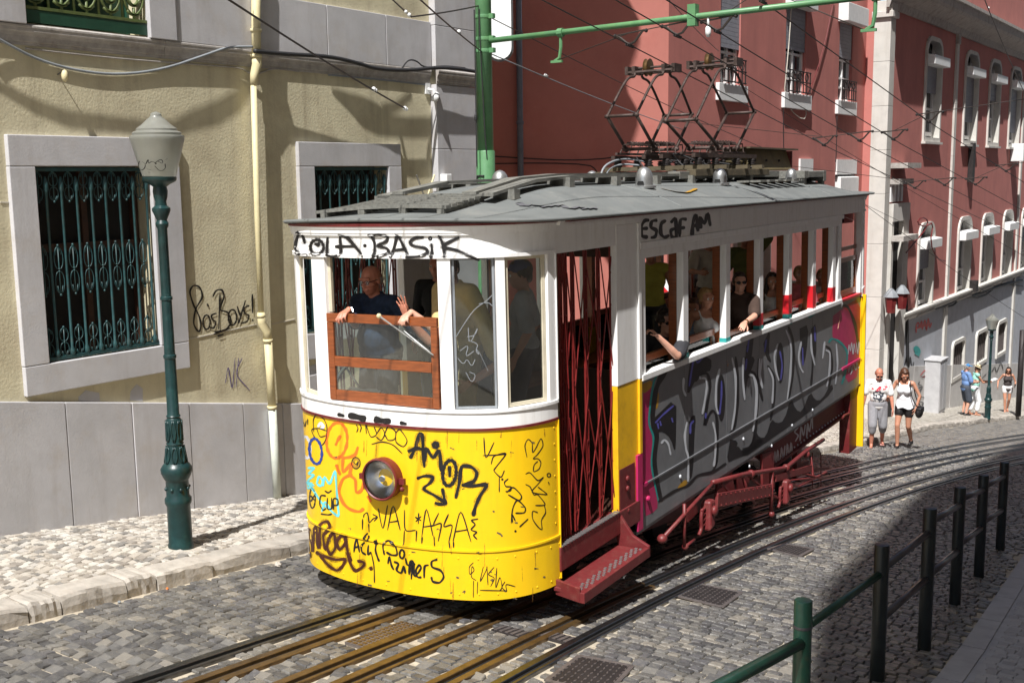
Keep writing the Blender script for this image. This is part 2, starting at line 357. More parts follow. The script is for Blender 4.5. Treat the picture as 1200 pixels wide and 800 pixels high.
M['darkred_int'] = mat("dark interior wood", (0.045, 0.018, 0.01), 0.6, var=0.2)
M['lampglass'] = mat("frosted lamp glass", (0.42, 0.43, 0.39), 0.32, var=0.1, scale=6, spec=0.6, wear=(0.42, 0.40, 0.33), wear_amt=0.6, wscale=5)
M['lampglass'].node_tree.nodes["Principled BSDF"].inputs["Transmission Weight"].default_value = 0.6
M['glass'] = glass("clear window glass", dirt=0.012)
M['glass_d'] = glass("scratched window glass", tint=(0.84, 0.89, 0.89), dirt=0.012)
M['lens'] = glass("headlamp lens", tint=(0.9, 0.93, 0.95), dirt=0.02)
M['greenrail'] = mat("yellow green balcony iron", (0.10, 0.13, 0.04), 0.5, var=0.3, scale=12, wear=(0.05, 0.1, 0.04), wear_amt=0.6, wscale=9)
M['greendoor'] = mat("dark green door paint", (0.015, 0.06, 0.035), 0.45, var=0.2)
M['paper'] = mat("white paper", (0.8, 0.8, 0.8), 0.8)
M['signwhite'] = mat("white sign face", (0.78, 0.80, 0.82), 0.4, var=0.03)
M['signred'] = mat("red sign ring", (0.55, 0.012, 0.02), 0.4, var=0.05)
M['signgrey'] = mat("grey sign back", (0.2, 0.2, 0.21), 0.5)
M['facadeR'] = mat("pale shaded facade", (0.5, 0.45, 0.38), 0.9, var=0.1, scale=2, bump=0.2)
M['tile'] = mat("roof tile", (0.32, 0.11, 0.06), 0.85, var=0.2)
# ================================================================== GROUND
XL = -10.15                       # plane of the ochre house
XR = -9.35                        # plane of the far red house
SIDE_UP = 0.13
def ipl(pts):
    ys = [p[1] for p in pts]; xs = [p[0] for p in pts]
    return lambda y: float(np.interp(y, ys, xs))
kp = [on_ground(*q) for q in [(0, 735), (180, 690), (360, 645)]] + [on_ground(*q) for q in [(1040, 516), (1090, 503), (1162, 494.5), (1200, 490)]]
kerb_pts = [(-6.9, -8.0)] + [(p[0], p[1]) for p in kp] + [(-6.5, 90.0)]
kerb_x = ipl(kerb_pts)
rs_pts = [(-1.75, -8), (-1.95, 6.0), (-2.0, 9.0), (-2.25, 12.5), (-2.5, 16.0), (-2.6, 30), (-2.6, 90)]
rside_x = ipl(rs_pts)

def sheet(name, xs_fn, y_list, up, matr, kind='structure'):
    mb = MB(); vs = []; fs = []; n = None
    for y in y_list:
        xs = xs_fn(y); n = len(xs)
        for x in xs: vs.append((x, y, gz(x, y) + up))
    for i in range(len(y_list) - 1):
        for k in range(n - 1): fs.append((i * n + k, i * n + k + 1, (i + 1) * n + k + 1, (i + 1) * n + k))
    mb.add(vs, fs); o = mb.build(name, matr); tag(o, kind=kind); return o
ylist = [-14 + i for i in range(0, 120)]

# far cobbles by material only
def cobble_mat(name, a, b, sc):
    m = D.materials.new(name); m.use_nodes = True; nt = m.node_tree; L = nt.links.new; bs = nt.nodes["Principled BSDF"]; bs.inputs["Roughness"].default_value = 0.55
    tc = node(nt, "ShaderNodeTexCoord"); v = node(nt, "ShaderNodeTexVoronoi"); v.inputs["Scale"].default_value = sc; L(tc.outputs["Object"], v.inputs["Vector"])
    v2 = node(nt, "ShaderNodeTexVoronoi", feature='DISTANCE_TO_EDGE'); v2.inputs["Scale"].default_value = sc; L(tc.outputs["Object"], v2.inputs["Vector"])
    r = node(nt, "ShaderNodeValToRGB"); r.color_ramp.elements[0].color = (*a, 1); r.color_ramp.elements[1].color = (*b, 1)
    sx = node(nt, "ShaderNodeSeparateColor"); L(v.outputs["Color"], sx.inputs[0]); L(sx.outputs[0], r.inputs[0])
    r2 = node(nt, "ShaderNodeValToRGB"); r2.color_ramp.elements[0].position = 0.02; r2.color_ramp.elements[1].position = 0.09
    L(v2.outputs["Distance"], r2.inputs[0])
    mx = node(nt, "ShaderNodeMix", data_type='RGBA'); L(r2.outputs[0], mx.inputs[0]); mx.inputs[6].default_value = (0.36, 0.31, 0.235, 1); L(r.outputs[0], mx.inputs[7])
    L(mx.outputs[2], bs.inputs["Base Color"])
    bp = node(nt, "ShaderNodeBump"); bp.inputs["Distance"].default_value = 0.02; L(r2.outputs[0], bp.inputs["Height"]); L(bp.outputs[0], bs.inputs["Normal"])
    return m
M['far_road'] = cobble_mat("basalt setts far", (0.09, 0.09, 0.094), (0.22, 0.215, 0.21), 9.0)
M['far_side'] = cobble_mat("limestone setts far", (0.33, 0.31, 0.27), (0.54, 0.51, 0.46), 10.5)

YC = 27.0
near_y = [y for y in ylist if y < YC] + [YC]; far_y = [YC] + [y for y in ylist if y > YC]
road = sheet("road", lambda y: [kerb_x(y) - 0.1, (kerb_x(y) + rside_x(y)) / 2, rside_x(y) + 0.1], near_y, -0.022, M['sand'])
road_far = sheet("road", lambda y: [kerb_x(y) - 0.1, (kerb_x(y) + rside_x(y)) / 2, rside_x(y) + 0.1], far_y, -0.004, M['far_road'])
side_l = sheet("sidewalk", lambda y: [-40.0, -12, kerb_x(y) - 0.12], near_y, SIDE_UP - 0.018, M['sand2'])
side_lf = sheet("sidewalk", lambda y: [-40.0, -12, kerb_x(y) - 0.12], far_y, SIDE_UP, M['far_side'])
side_r = sheet("sidewalk", lambda y: [rside_x(y) + 0.02, 0, 30.0], ylist, 0.02, M['concrete'])
hill = sheet("ground", lambda y: [-260.0, 0, 260.0], [-80, 0, 60, 160, 400], -0.6, M['sand'])

# ------------------------------------------------------------------ rails
A_px = [(173, 800), (477, 688), (1010, 544), (1200, 509)]
F_px = [(601, 800), (780, 695), (840, 665), (1000, 600), (1065, 580), (1200, 540)]
A_l = [on_ground(*q) for q in A_px]; F_l = [on_ground(*q) for q in F_px]
def line_fn(L):
    ys = np.array([p[1] for p in L]); xs = np.array([p[0] for p in L])
    co = np.polyfit(ys, xs, 2)
    return lambda y: float(np.polyval(co, min(y, 34.0)) + max(0, y - 34) * (2 * co[0] * 34 + co[1]))
fa0 = line_fn([A_l[0], (A_l[0][0] * .55 + A_l[1][0] * .45, A_l[0][1] * .55 + A_l[1][1] * .45), A_l[1], A_l[2], A_l[3]]); ff0 = line_fn(F_l)
fracs = [0, .17, .395, .548, .825, 1.0]
def rail_x(k): return lambda y: fa0(y) * (1 - fracs[k]) + ff0(y) * fracs[k]
rail_lab = ["grooved steel tram rail nearest the ochre house kerb", "brown cable slot rail running out from under the middle of the tram",
            "rusty grooved rail just right of the first cable slot", "rusty grooved rail just left of the second cable slot",
            "brown cable slot rail of the empty right hand track", "dark shiny steel rail farthest right beside the square iron cover"]
def strip(mb, fx, o0, o1, y0, y1, z0, z1, step=0.5):
    ys = [y0]; 
    while ys[-1] < y1: ys.append(min(y1, ys[-1] + step * (1 + max(0, ys[-1]) * 0.06)))
    vs = []; fs = []
    for y in ys:
        x = fx(y); g = gz(x, y)
        vs += [(x + o0, y, g + z0), (x + o0, y, g + z1 - 0.004), (x + o0 + 0.006, y, g + z1), (x + o1 - 0.006, y, g + z1), (x + o1, y, g + z1 - 0.004), (x + o1, y, g + z0)]
    for i in range(len(ys) - 1):
        for k in range(5): fs.append((i * 6 + k, i * 6 + k + 1, (i + 1) * 6 + k + 1, (i + 1) * 6 + k))
    mb.add(vs, fs)
for k in range(6):
    fx = rail_x(k); slot = k in (1, 4)
    root = empty("tram_rail", (0, 0, 0), rail_lab[k], "rail", "rails set into the cobbled street")
    mh = M['rust'] if k in (1, 2, 3, 4) else M['steel']
    a = MB()
    h0, h1 = (-0.085, -0.02) if slot else (-0.062, 0.008)
    if k in (0, 5): strip(a, fx, h0, h1, -8, 70, -0.02, 0.014); a.build("rail_head", M['steel'], root)
    else:
        strip(a, fx, h0, h1, -8, 9.5, -0.02, 0.014); a.build("rail_head", mh, root); a = MB(); strip(a, fx, h0, h1, 9.5, 70, -0.02, 0.014); a.build("rail_head", M['steel'], root)
    b = MB(); strip(b, fx, -0.02 if slot else 0.008, 0.03 if slot else 0.054, -8, 70, -0.02, -0.012); b.build("groove", M['slot'], root)
    c = MB(); strip(c, fx, 0.03 if slot else 0.054, 0.095 if slot else 0.088, -8, 9.5, -0.02, 0.010); c.build("guard_rail", mh if k != 5 else M['steel'], root); c = MB(); strip(c, fx, 0.03 if slot else 0.054, 0.095 if slot else 0.088, 9.5, 70, -0.02, 0.010); c.build("guard_rail", M['steel'], root)

# ------------------------------------------------------------------ stones
SLP = math.atan(GS)
def in_frame(p, m=25):
    d = np.array(p); f = d @ C_F
    if f < 0.5: return None
    x = 600 + F_PX * (d @ C_R) / f; y = 400 - F_PX * (d @ C_U) / f
    return (x, y, f) if -m < x < 1200 + m and -m < y < 800 + m else None
def stone_variants(n, matr, h=0.03, bev=0.1):
    out = []
    for i in range(n):
        j = lambda a: rnd.uniform(-a, a)
        c = [(-.5 + j(.07), -.5 + j(.09)), (.5 + j(.07), -.5 + j(.09)), (.5 + j(.07), .5 + j(.09)), (-.5 + j(.07), .5 + j(.09))]
        vs = [(x, y, -h) for x, y in c] + [(x, y, -0.011) for x, y in c] + [(x * (1 - 1.25 * bev), y * (1 - 1.25 * bev), j(.003)) for x, y in c]
        fs = []
        for k in range(4):
            l = (k + 1) % 4; fs += [(k, l, 4 + l, 4 + k), (4 + k, 4 + l, 8 + l, 8 + k)]
        fs.append((8, 9, 10, 11))
        me = D.meshes.new("cobblestone"); me.from_pydata(vs, [], fs); me.materials.append(matr); out.append(me)
    return out
def lay_stones(name_parent, y0, y1, xa, xb, dy, dxr, up, matr, avoid, nparts, seed, stuff_name, rot=0.0, jit=0.0):
    R = random.Random(seed); cells = []
    y = y0; row = 0
    while y < y1:
        h = dy * R.uniform(0.86, 1.14) * (1.0 if y < 14 else 1.25)
        x = xa(y) + R.uniform(0, dxr[0]); e = xb(y); ph = R.uniform(0, 6.28)
        while x < e:
            wd = R.uniform(*dxr) * (1.0 if y < 14 else 1.25)
            yy = y + rot * (x - xa(y)) + 0.012 * math.sin(x * 3.1 + ph)
            if x + wd < e + 0.03 and not avoid(x + wd / 2, yy + h / 2, wd / 2): cells.append((x + wd / 2, yy + h / 2, wd, h))
            x += wd
        y += h; row += 1
    vis = []
    for c in cells:
        q = in_frame((c[0], c[1], gz(c[0], c[1]) + up))
        if q: vis.append((c[2] * c[3] / q[2] ** 3, c))
    vis.sort(key=lambda t: -t[0])
    parts = [c for _, c in vis[:nparts]]; rest = [c for _, c in vis[nparts:]]
    var = stone_variants(14, matr)
    for c in parts:
        o = D.objects.new("cobblestone", R.choice(var)); COL.objects.link(o); o.parent = name_parent
        o.location = (c[0], c[1], gz(c[0], c[1]) + up + R.uniform(-.004, .004))
        o.rotation_euler = (-SLP + R.uniform(-.03, .03), R.uniform(-.03, .03), R.uniform(-.06, .06) + R.choice((0, math.pi)))
        o.scale = (c[2] - R.uniform(.005, .013), c[3] - R.uniform(.005, .013), 1)
    V = []; Fc = []
    for (cx, cy, wd, h) in rest:
        a = wd / 2 - R.uniform(.003, .009); b = h / 2 - R.uniform(.003, .009); far = cy > 15
        j = 0.07
        cs = [(-a * (1 + R.uniform(-j, j)), -b * (1 + R.uniform(-j, j))), (a * (1 + R.uniform(-j, j)), -b * (1 + R.uniform(-j, j))), (a * (1 + R.uniform(-j, j)), b * (1 + R.uniform(-j, j))), (-a * (1 + R.uniform(-j, j)), b * (1 + R.uniform(-j, j)))]
        z0 = up + R.uniform(-.005, .005); tx = R.uniform(-.04, .04); ty = R.uniform(-.04, .04); n = len(V)
        g = lambda x, y: gz(cx + x, cy + y) + z0 + tx * x + ty * y
        if far:
            V += [(cx + x, cy + y, g(x, y) - .02) for x, y in cs] + [(cx + x * .82, cy + y * .82, g(x, y)) for x, y in cs]
            for k in range(4):
                l = (k + 1) % 4; Fc.append((n + k, n + l, n + 4 + l, n + 4 + k))
            Fc.append((n + 4, n + 5, n + 6, n + 7))
        else:
            V += [(cx + x, cy + y, g(x, y) - .03) for x, y in cs] + [(cx + x, cy + y, g(x, y) - .011) for x, y in cs] + [(cx + x * .87, cy + y * .87, g(x, y)) for x, y in cs]
            for k in range(4):
                l = (k + 1) % 4; Fc += [(n + k, n + l, n + 4 + l, n + 4 + k), (n + 4 + k, n + 4 + l, n + 8 + l, n + 8 + k)]
            Fc.append((n + 8, n + 9, n + 10, n + 11))
    me = D.meshes.new(stuff_name); me.from_pydata(V, [], Fc); me.materials.append(matr)
    o = link(stuff_name, me, name_parent); tag(o, kind='stuff')
grates_px = [[(794, 698), (820, 684), (869, 694), (846, 711)], [(900, 643), (920, 637), (953, 643), (936, 652)], [(640, 797), (679, 768), (741, 780), (712, 812)]]
grates = [[on_ground(*q) for q in g] for g in grates_px]
gc = [(np.mean([p[0] for p in g]), np.mean([p[1] for p in g]), 0.5 * max(np.linalg.norm(g[0] - g[2]), np.linalg.norm(g[1] - g[3]))) for g in grates]
small_px = [(600, 739), (655, 746)]
small = [on_ground(*q) for q in small_px]
intrack = [on_ground(*q) for q in [(404, 752), (470, 728), (493, 733), (430, 760)]]
def avoid_road(x, y, hw):
    for k in range(6):
        rx = rail_x(k)(y)
        if rx - 0.05 - hw * .55 < x < rx + 0.075 + hw * .55: return True
    for gq in grates + [intrack]:
        c_ = np.mean(gq, axis=0); s_ = 0; q_ = [(c_[0] + (p[0] - c_[0]) * 1.08, c_[1] + (p[1] - c_[1]) * 1.08) for p in gq]
        sg = [(q_[(i + 1) % 4][0] - q_[i][0]) * (y - q_[i][1]) - (q_[(i + 1) % 4][1] - q_[i][1]) * (x - q_[i][0]) > 0 for i in range(4)]
        if all(sg) or not any(sg): return True
    for p in small:
        if abs(x - p[0]) < .16 and abs(y - p[1]) < .12: return True
    return False
lay_stones(road, 3.4, YC, lambda y: kerb_x(y) + 0.03, lambda y: rside_x(y) - 0.02, 0.098, (0.08, 0.135), 0.0, M['basalt'], avoid_road, 300, 5, "paving_stones")
lay_stones(side_l, 3.6, YC, lambda y: XL + 0.03, lambda y: kerb_x(y) - 0.29, 0.083, (0.07, 0.112), SIDE_UP, M['calc'], lambda x, y, h: (x + 8.68) ** 2 + (y - 6.75) ** 2 < 0.035, 300, 6, "paving_stones", rot=0.05)
M['calc_r'] = mat("trodden grey setts", (0.34, 0.335, 0.335), 0.8, var=0.15, scale=20, bump=0.4, bscale=60, island=0.16)
lay_stones(side_r, 5.5, 24, lambda y: rside_x(y) + 0.2, lambda y: 1.5, 0.1, (0.085, 0.13), 0.026, M['calc_r'], lambda x, y, h: False, 300, 8, "paving_stones")

# kerb stones (left): separate blocks
kerb = MB(); kb0 = []
ky = [-1.0, 0.2, 1.5, 2.6, 3.3]
joints = [on_ground(q, r, 0)[1] for q, r in [(35, 727), (72, 717), (149, 698), (184, 689), (250, 673), (341, 650)]]
ky += [j for j in joints if j > 3.6]
while ky[-1] < 45: ky.append(ky[-1] + rnd.uniform(0.7, 1.25))
kroot = MB(); 
for i in range(3): pass
kb = MB(); kb.box(-6.95, -6.9, -7.9, -7.8, gz(0, -7.8) - .1, gz(0, -7.8) + .1)
kerb_o = sheet("kerb", lambda y: [kerb_x(y) - 0.27, kerb_x(y) - 0.04], [y for y in ylist if y < 75], SIDE_UP - 0.06, M['kerb'])
for i in range(len(ky) - 1):
    a, b = ky[i] + .008, ky[i + 1] - .008
    R = random.Random(i * 3 + 1); n = 9; vs = []; fs = []; tz_ = R.uniform(-.012, .012); tx_ = R.uniform(-.012, .012)
    for k in range(n):
        t = k / (n - 1); y = a + (b - a) * t; x = kerb_x(y) + tx_; g = gz(x, y) + tz_
        e = R.uniform(.008, .03) if k in (0, n - 1) else 0.0; q = lambda s: R.uniform(-s, s)
        vs += [(x - .28, y, g + SIDE_UP - .02), (x - .27, y, g + SIDE_UP + .012 - e * .5 + q(.003)), (x - .022 + q(.012), y, g + SIDE_UP + .004 - e + q(.006)), (x + .0 + q(.012), y, g + SIDE_UP - .022 - e + q(.008)), (x + .010 + q(.012), y, g + .04 + q(.01)), (x + .012, y, g - .06)]
    for k in range(n - 1):
        for m in range(5): fs.append((k * 6 + m, k * 6 + m + 1, (k + 1) * 6 + m + 1, (k + 1) * 6 + m))
    fs += [tuple(range(5, -1, -1)), tuple((n - 1) * 6 + m for m in range(6))]
    mb = MB(); mb.add(vs, fs); mb.build("kerb_stone", M['kerb'], kerb_o)
# low kerb edge of the right pavement
for i in range(26):
    y0 = 2.0 + i * 1.1; mb = MB(); vs = []
    for y in (y0 + .006, y0 + 1.094):
        x = rside_x(y); g = gz(x, y); vs += [(x - .02, y, g - .05), (x, y, g + .03), (x + .19, y, g + .034), (x + .19, y, g - .05)]
    mb.add(vs, [(0, 1, 5, 4), (1, 2, 6, 5), (2, 3, 7, 6), (0, 3, 2, 1), (4, 5, 6, 7)]); mb.build("kerb_stone", M['concrete'], side_r)

# iron covers
glab = ["square studded iron cover right of the shiny rail, mid street", "smaller far iron cover out in the cobbles toward the railing", "big studded iron cover at the bottom edge beside the shiny rail"]
def lift(p, u): return np.array((p[0], p[1], gz(p[0], p[1]) + u))
for g, lb in zip(grates, glab):
    root = empty("iron_cover", tuple(lift((np.mean([q[0] for q in g]), np.mean([q[1] for q in g])), 0)), lb, "drain cover", "iron covers in the street")
    inv = np.array(root.location)
    at = lambda u, v, h: lift((g[0] * (1 - u) + g[1] * u) * (1 - v) + (g[3] * (1 - u) + g[2] * u) * v, h) - inv
    mb = MB(); mb.hexa([at(0, 0, -.03), at(1, 0, -.03), at(1, 1, -.03), at(0, 1, -.03), at(0, 0, .002), at(1, 0, .002), at(1, 1, .002), at(0, 1, .002)]); mb.build("plate", M['iron_d'], root)
    mb = MB(); n = 9
    for i in range(n):
        for j in range(n):
            u, v = (i + .5) / n, (j + .5) / n; d = .042; s = -1 if (i + j) % 2 else 1
            mb.hexa([at(u - d, v - d * .3 * s, 0), at(u, v - d * .45, 0), at(u + d, v + d * .3 * s, 0), at(u, v + d * .45, 0), at(u - d * .9, v - d * .25 * s, .007), at(u, v - d * .35, .007), at(u + d * .9, v + d * .25 * s, .007), at(u, v + d * .35, .007)])
    o = mb.build("studs", M['iron'], root); tag(o, kind='stuff')
    mb = MB()
    for a, b in ((0, 1), (1, 2), (2, 3), (3, 0)): mb.beam(lift(g[a], .0) - inv, lift(g[b], .0) - inv, .035, .012)
    mb.build("frame", M['iron'], root)
for p, lb in zip(small, ["small slotted drain between the rails, left of the slot rail", "small slotted drain between the slot rail and the shiny rail"]):
    root = empty("drain", tuple(lift(p, 0)), lb, "drain", "slotted drains between the rails")
    mb = MB(); mb.box(-.15, .15, -.09, .09, -.02, .002); o = mb.build("frame", M['iron_d'], root); o.rotation_euler.x = -SLP
    for i in range(5):
        mb = MB(); mb.box(-.13 + i * .055, -.10 + i * .055, -.08, .08, .001, .008); o = mb.build("bar", M['iron'], root); o.rotation_euler.x = -SLP
root = empty("iron_cover", tuple(lift(np.mean(intrack, axis=0), 0)), "long ribbed iron plate lying between two rusty rails in front of the tram", "drain cover", "iron covers in the street")
inv = np.array(root.location); g = intrack
at = lambda u, v, h: lift((g[0] * (1 - u) + g[1] * u) * (1 - v) + (g[3] * (1 - u) + g[2] * u) * v, h) - inv
mb = MB(); mb.hexa([at(0, 0, -.03), at(1, 0, -.03), at(1, 1, -.03), at(0, 1, -.03), at(0, 0, .006), at(1, 0, .006), at(1, 1, .006), at(0, 1, .006)]); mb.build("plate", M['iron'], root)
mb = MB()
for i in range(14):
    for j in range(4):
        u, v = (i + .5) / 14, (j + .5) / 4; mb.hexa([at(u - .022, v - .09, .005), at(u + .022, v - .09, .005), at(u + .022, v + .09, .005), at(u - .022, v + .09, .005), at(u - .018, v - .07, .012), at(u + .018, v - .07, .012), at(u + .018, v + .07, .012), at(u - .018, v + .07, .012)])
tag(mb.build("studs", M['rust'], root), kind='stuff')
# litter by the kerb
for (px, py, r, lb) in [(326, 664, .042, "pale lump of rubble lying at the foot of the kerb"), (196, 690, .013, "scrap of orange and white litter against the kerb"), (140, 706, .016, "pale blue scrap of paper in the gutter")]:
    p = lift(on_ground(px, py), 0); mb = MB(); R = random.Random(px)
    mb.ball((0, 0, r * .6), (r, r * .8, r * .7), 8, 5); mb.v = [(a * R.uniform(.75, 1.2), b * R.uniform(.75, 1.2), c * R.uniform(.8, 1.1)) for a, b, c in mb.v]
    o = mb.build("litter", M['kerb'] if px == 326 else M['cable'] if px == 140 else M['orange_paint'], None, loc=tuple(p)); tag(o, lb, "litter")
# ================================================================== FACADES
class Fac:
    def __init__(s, o, e, n): s.o = np.array(o, float); s.e = np.array(e, float); s.e /= np.linalg.norm(s.e); s.n = np.array(n, float); s.n /= np.linalg.norm(s.n)
    def p(s, a, z, d=0.0): return s.o + s.e * a + np.array((0, 0, z)) + s.n * d
    def px(s, px, py, d=0.0):
        r = ray(px, py); t = ((s.o + s.n * d) @ s.n) / (r @ s.n); q = r * t - s.o
        return float(q @ s.e), float(q[2])
    def box(s, mb, a0, a1, z0, z1, d0, d1):
        mb.hexa([s.p(a0, z0, d0), s.p(a1, z0, d0), s.p(a1, z0, d1), s.p(a0, z0, d1), s.p(a0, z1, d0), s.p(a1, z1, d0), s.p(a1, z1, d1), s.p(a0, z1, d1)])
    def poly(s, mb, pts, d0, d1): mb.prism(pts, d0, d1, lambda a, b, d: s.p(a, b, d))
    def rect(s, tl, tr, br, bl):
        q = [s.px(*k) for k in (tl, tr, br, bl)]
        return ((q[0][0] + q[3][0]) / 2, (q[1][0] + q[2][0]) / 2, (q[2][1] + q[3][1]) / 2, (q[0][1] + q[1][1]) / 2)   # a0,a1,z0,z1
    def wall(s, mb, a0, a1, z0, z1, holes, depth=0.25, sub=1.2):
        A = sorted({a0, a1, *[h[0] for h in holes], *[h[1] for h in holes]}); Z = sorted({z0, z1, *[h[2] for h in holes], *[h[3] for h in holes]})
        A = [a for a in A if a0 <= a <= a1]; Z = [z for z in Z if z0 <= z <= z1]
        for i in range(len(A) - 1):
            for j in range(len(Z) - 1):
                ca, cz = (A[i] + A[i + 1]) / 2, (Z[j] + Z[j + 1]) / 2
                if any(h[0] < ca < h[1] and h[2] < cz < h[3] for h in holes): continue
                mb.add([s.p(A[i], Z[j]), s.p(A[i + 1], Z[j]), s.p(A[i + 1], Z[j + 1]), s.p(A[i], Z[j + 1])], [(0, 1, 2, 3)])
        for h in holes:
            for (p, q) in (((h[0], h[2]), (h[0], h[3])), ((h[0], h[3]), (h[1], h[3])), ((h[1], h[3]), (h[1], h[2])), ((h[1], h[2]), (h[0], h[2]))):
                mb.add([s.p(*p), s.p(*q), s.p(*q, -depth), s.p(*p, -depth)], [(0, 1, 2, 3)])
    def strokes(s, strokes, wpx, name, matr, parent, ox, oy, sc, d=0.006, label=None, it=2):
        mb = MB()
        for i, st in enumerate(strokes):
            dd_ = d + i * .0004
            px_ribbon(mb, [(ox + x / sc, oy + y / sc) for x, y in st], wpx / sc * 1.1, lambda x, y: s.p(*s.px(x, y, dd_), dd_))
        o = mb.build(name, matr, parent); tag(o, label); return o

# ------------------------------------------------------------------ ochre house
L_ = Fac((XL, 0, 0), (0, 1, 0), (1, 0, 0))
house = empty("ochre_house", (0, 0, 0), "ochre stucco house with grey stone base, barred windows and cream downpipe beside the tram", "house")
Y_END = L_.px(550, 100)[0]; Y_PIL = L_.px(511.5, 150, .1)[0]
bt0 = L_.px(0, 470); bt1 = L_.px(303, 472)
base_z = lambda y: bt0[1] + (bt1[1] - bt0[1]) * (y - bt0[0]) / (bt1[0] - bt0[0])
w1o = L_.rect((4, 159.5), (207, 161), (218, 430), (28, 465)); w1i = L_.rect((38, 195), (172, 195), (187, 402), (55, 428))
w2o = L_.rect((347, 164), (466, 167), (470, 290), (349, 290)); w2i = L_.rect((366, 190), (452, 191), (455, 290), (368, 290))
w2o = (w2o[0], w2o[1], w1o[2], w1o[3]); w2i = (w2i[0], w2i[1], w1i[2], w1i[3])
cz0 = np.mean([L_.px(0, 52)[1], L_.px(290, 78)[1], L_.px(500, 98)[1]]); cz1 = np.mean([L_.px(0, 27)[1], L_.px(290, 58)[1]])
w3 = L_.rect((20, -160), (166, -160), (165, 40), (20, 28)); w3 = (w3[0], w3[1], cz1 + .02, cz1 + 2.3)
mb = MB()
L_.wall(mb, -9, Y_END, -6.5, cz0 + .05, [w1i, w2i], 0.28)
L_.wall(mb, -9, Y_END, cz0 + .05, 15.0, [w3], 0.35)
for a in (-9, Y_END): mb.add([L_.p(a, -6.5), L_.p(a, -6.5, -11), L_.p(a, 15, -11), L_.p(a, 15)], [(0, 1, 2, 3)])
mb.build("wall", M['stucco'], house)
mb = MB(); mb.add([L_.p(-9, 15), L_.p(Y_END, 15), L_.p(Y_END, 17, -5), L_.p(-9, 17, -5)], [(0, 1, 2, 3)]); mb.add([L_.p(-9, 15, -11), L_.p(Y_END, 15, -11), L_.p(Y_END, 17, -5), L_.p(-9, 17, -5)], [(0, 1, 2, 3)]); mb.build("roof", M['tile'], house)
# base slabs
js = [-9, -6.8, -4.6, -2.6, -.6, 1.4, 3.2, L_.px(-40, 540)[0]] + [L_.px(x, 540)[0] for x in (78, 155.5, 222, 285, 331)]
while js[-1] < Y_END - .5: js.append(js[-1] + .95)
js[-1] = Y_END - .02
for i in range(len(js) - 1):
    a, b = js[i] + .003, js[i + 1] - .003; d = 0.05 + rnd.uniform(-.006, .006)
    mb = MB(); L_.poly(mb, [(a, gz(0, a) - .3), (b, gz(0, b) - .3), (b, base_z(b)), (a, base_z(a))], 0.002, d); mb.build("stone_slab", M['stone'], house, bevel=.008)
# cornice: moulded profile
def moulding(fac, name, matr, a0, a1, prof, parent, ends=True):
    mb = MB(); n = len(prof)
    vs = [fac.p(a0, z, d) for d, z in prof] + [fac.p(a1, z, d) for d, z in prof]
    mb.add(vs, [(k, k + 1, n + k + 1, n + k) for k in range(n - 1)] + [tuple(range(n)), tuple(range(2 * n - 1, n - 1, -1))])
    return mb.build(name, matr, parent)
h = cz1 - cz0
prof = [(d_ * .36, z_) for d_, z_ in [(0, cz0), (.035, cz0), (.035, cz0 + .16 * h), (.06, cz0 + .2 * h), (.065, cz0 + .45 * h), (.10, cz0 + .6 * h), (.14, cz0 + .68 * h), (.14, cz0 + .84 * h), (.155, cz0 + .86 * h), (.155, cz0 + .95 * h), (.12, cz1), (0, cz1 + .015)]]
cj = [-9, -5, -2, 1, 3.5, L_.px(190, 45)[0], L_.px(296, 70)[0], L_.px(418, 80)[0], Y_PIL - .02]
for i in range(len(cj) - 1): moulding(L_, "cornice_block", M['stone_dk'], cj[i] + .003, cj[i + 1] - .003, prof, house)
moulding(L_, "cornice_block", M['stone_dk'], Y_PIL + .0, Y_END + .12, [(d + .11, z) for d, z in prof], house)
# pilaster of stacked blocks at the corner
zs = [gz(0, Y_END) - .3, -2.2, -1.2, -.2, L_.px(530, 175, .1)[1], cz0 - .004]
for i in range(len(zs) - 1):
    mb = MB(); L_.box(mb, Y_PIL, Y_END + .03, zs[i] + .003, zs[i + 1] - .003, .002, .115); mb.build("pilaster_block", M['stone'], house, bevel=.006)
zs = [cz1 + .004, L_.px(530, 33, .1)[1], L_.px(530, -60, .1)[1], 4.5, 6, 7.5, 9, 10.9]
for i in range(len(zs) - 1):
    mb = MB(); L_.box(mb, Y_PIL, Y_END + .03, zs[i] + .003, zs[i + 1] - .003, .002, .115); mb.build("pilaster_block", M['stone'], house, bevel=.006)
# upper stone band above the cornice
ub0 = L_.px(339, 0); ub1 = L_.px(505, 27); ubz = (ub0[1] + ub1[1]) / 2
jx = [w3[1] + .36] + [L_.px(x, 30)[0] for x in (296, 380, 449)] + [Y_PIL - .01]
for i in range(len(jx) - 1):
    mb = MB(); L_.box(mb, jx[i] + .005, jx[i + 1] - .005, cz1, ubz, .002, .05); mb.build("stone_slab", M['stone'], house, bevel=.006)
jx = [-9, -6, -3, 0, 2, w3[0] - .34]
for i in range(len(jx) - 1):
    mb = MB(); L_.box(mb, jx[i] + .005, jx[i + 1] - .005, cz1, ubz, .002, .05); mb.build("stone_slab", M['stone'], house, bevel=.006)

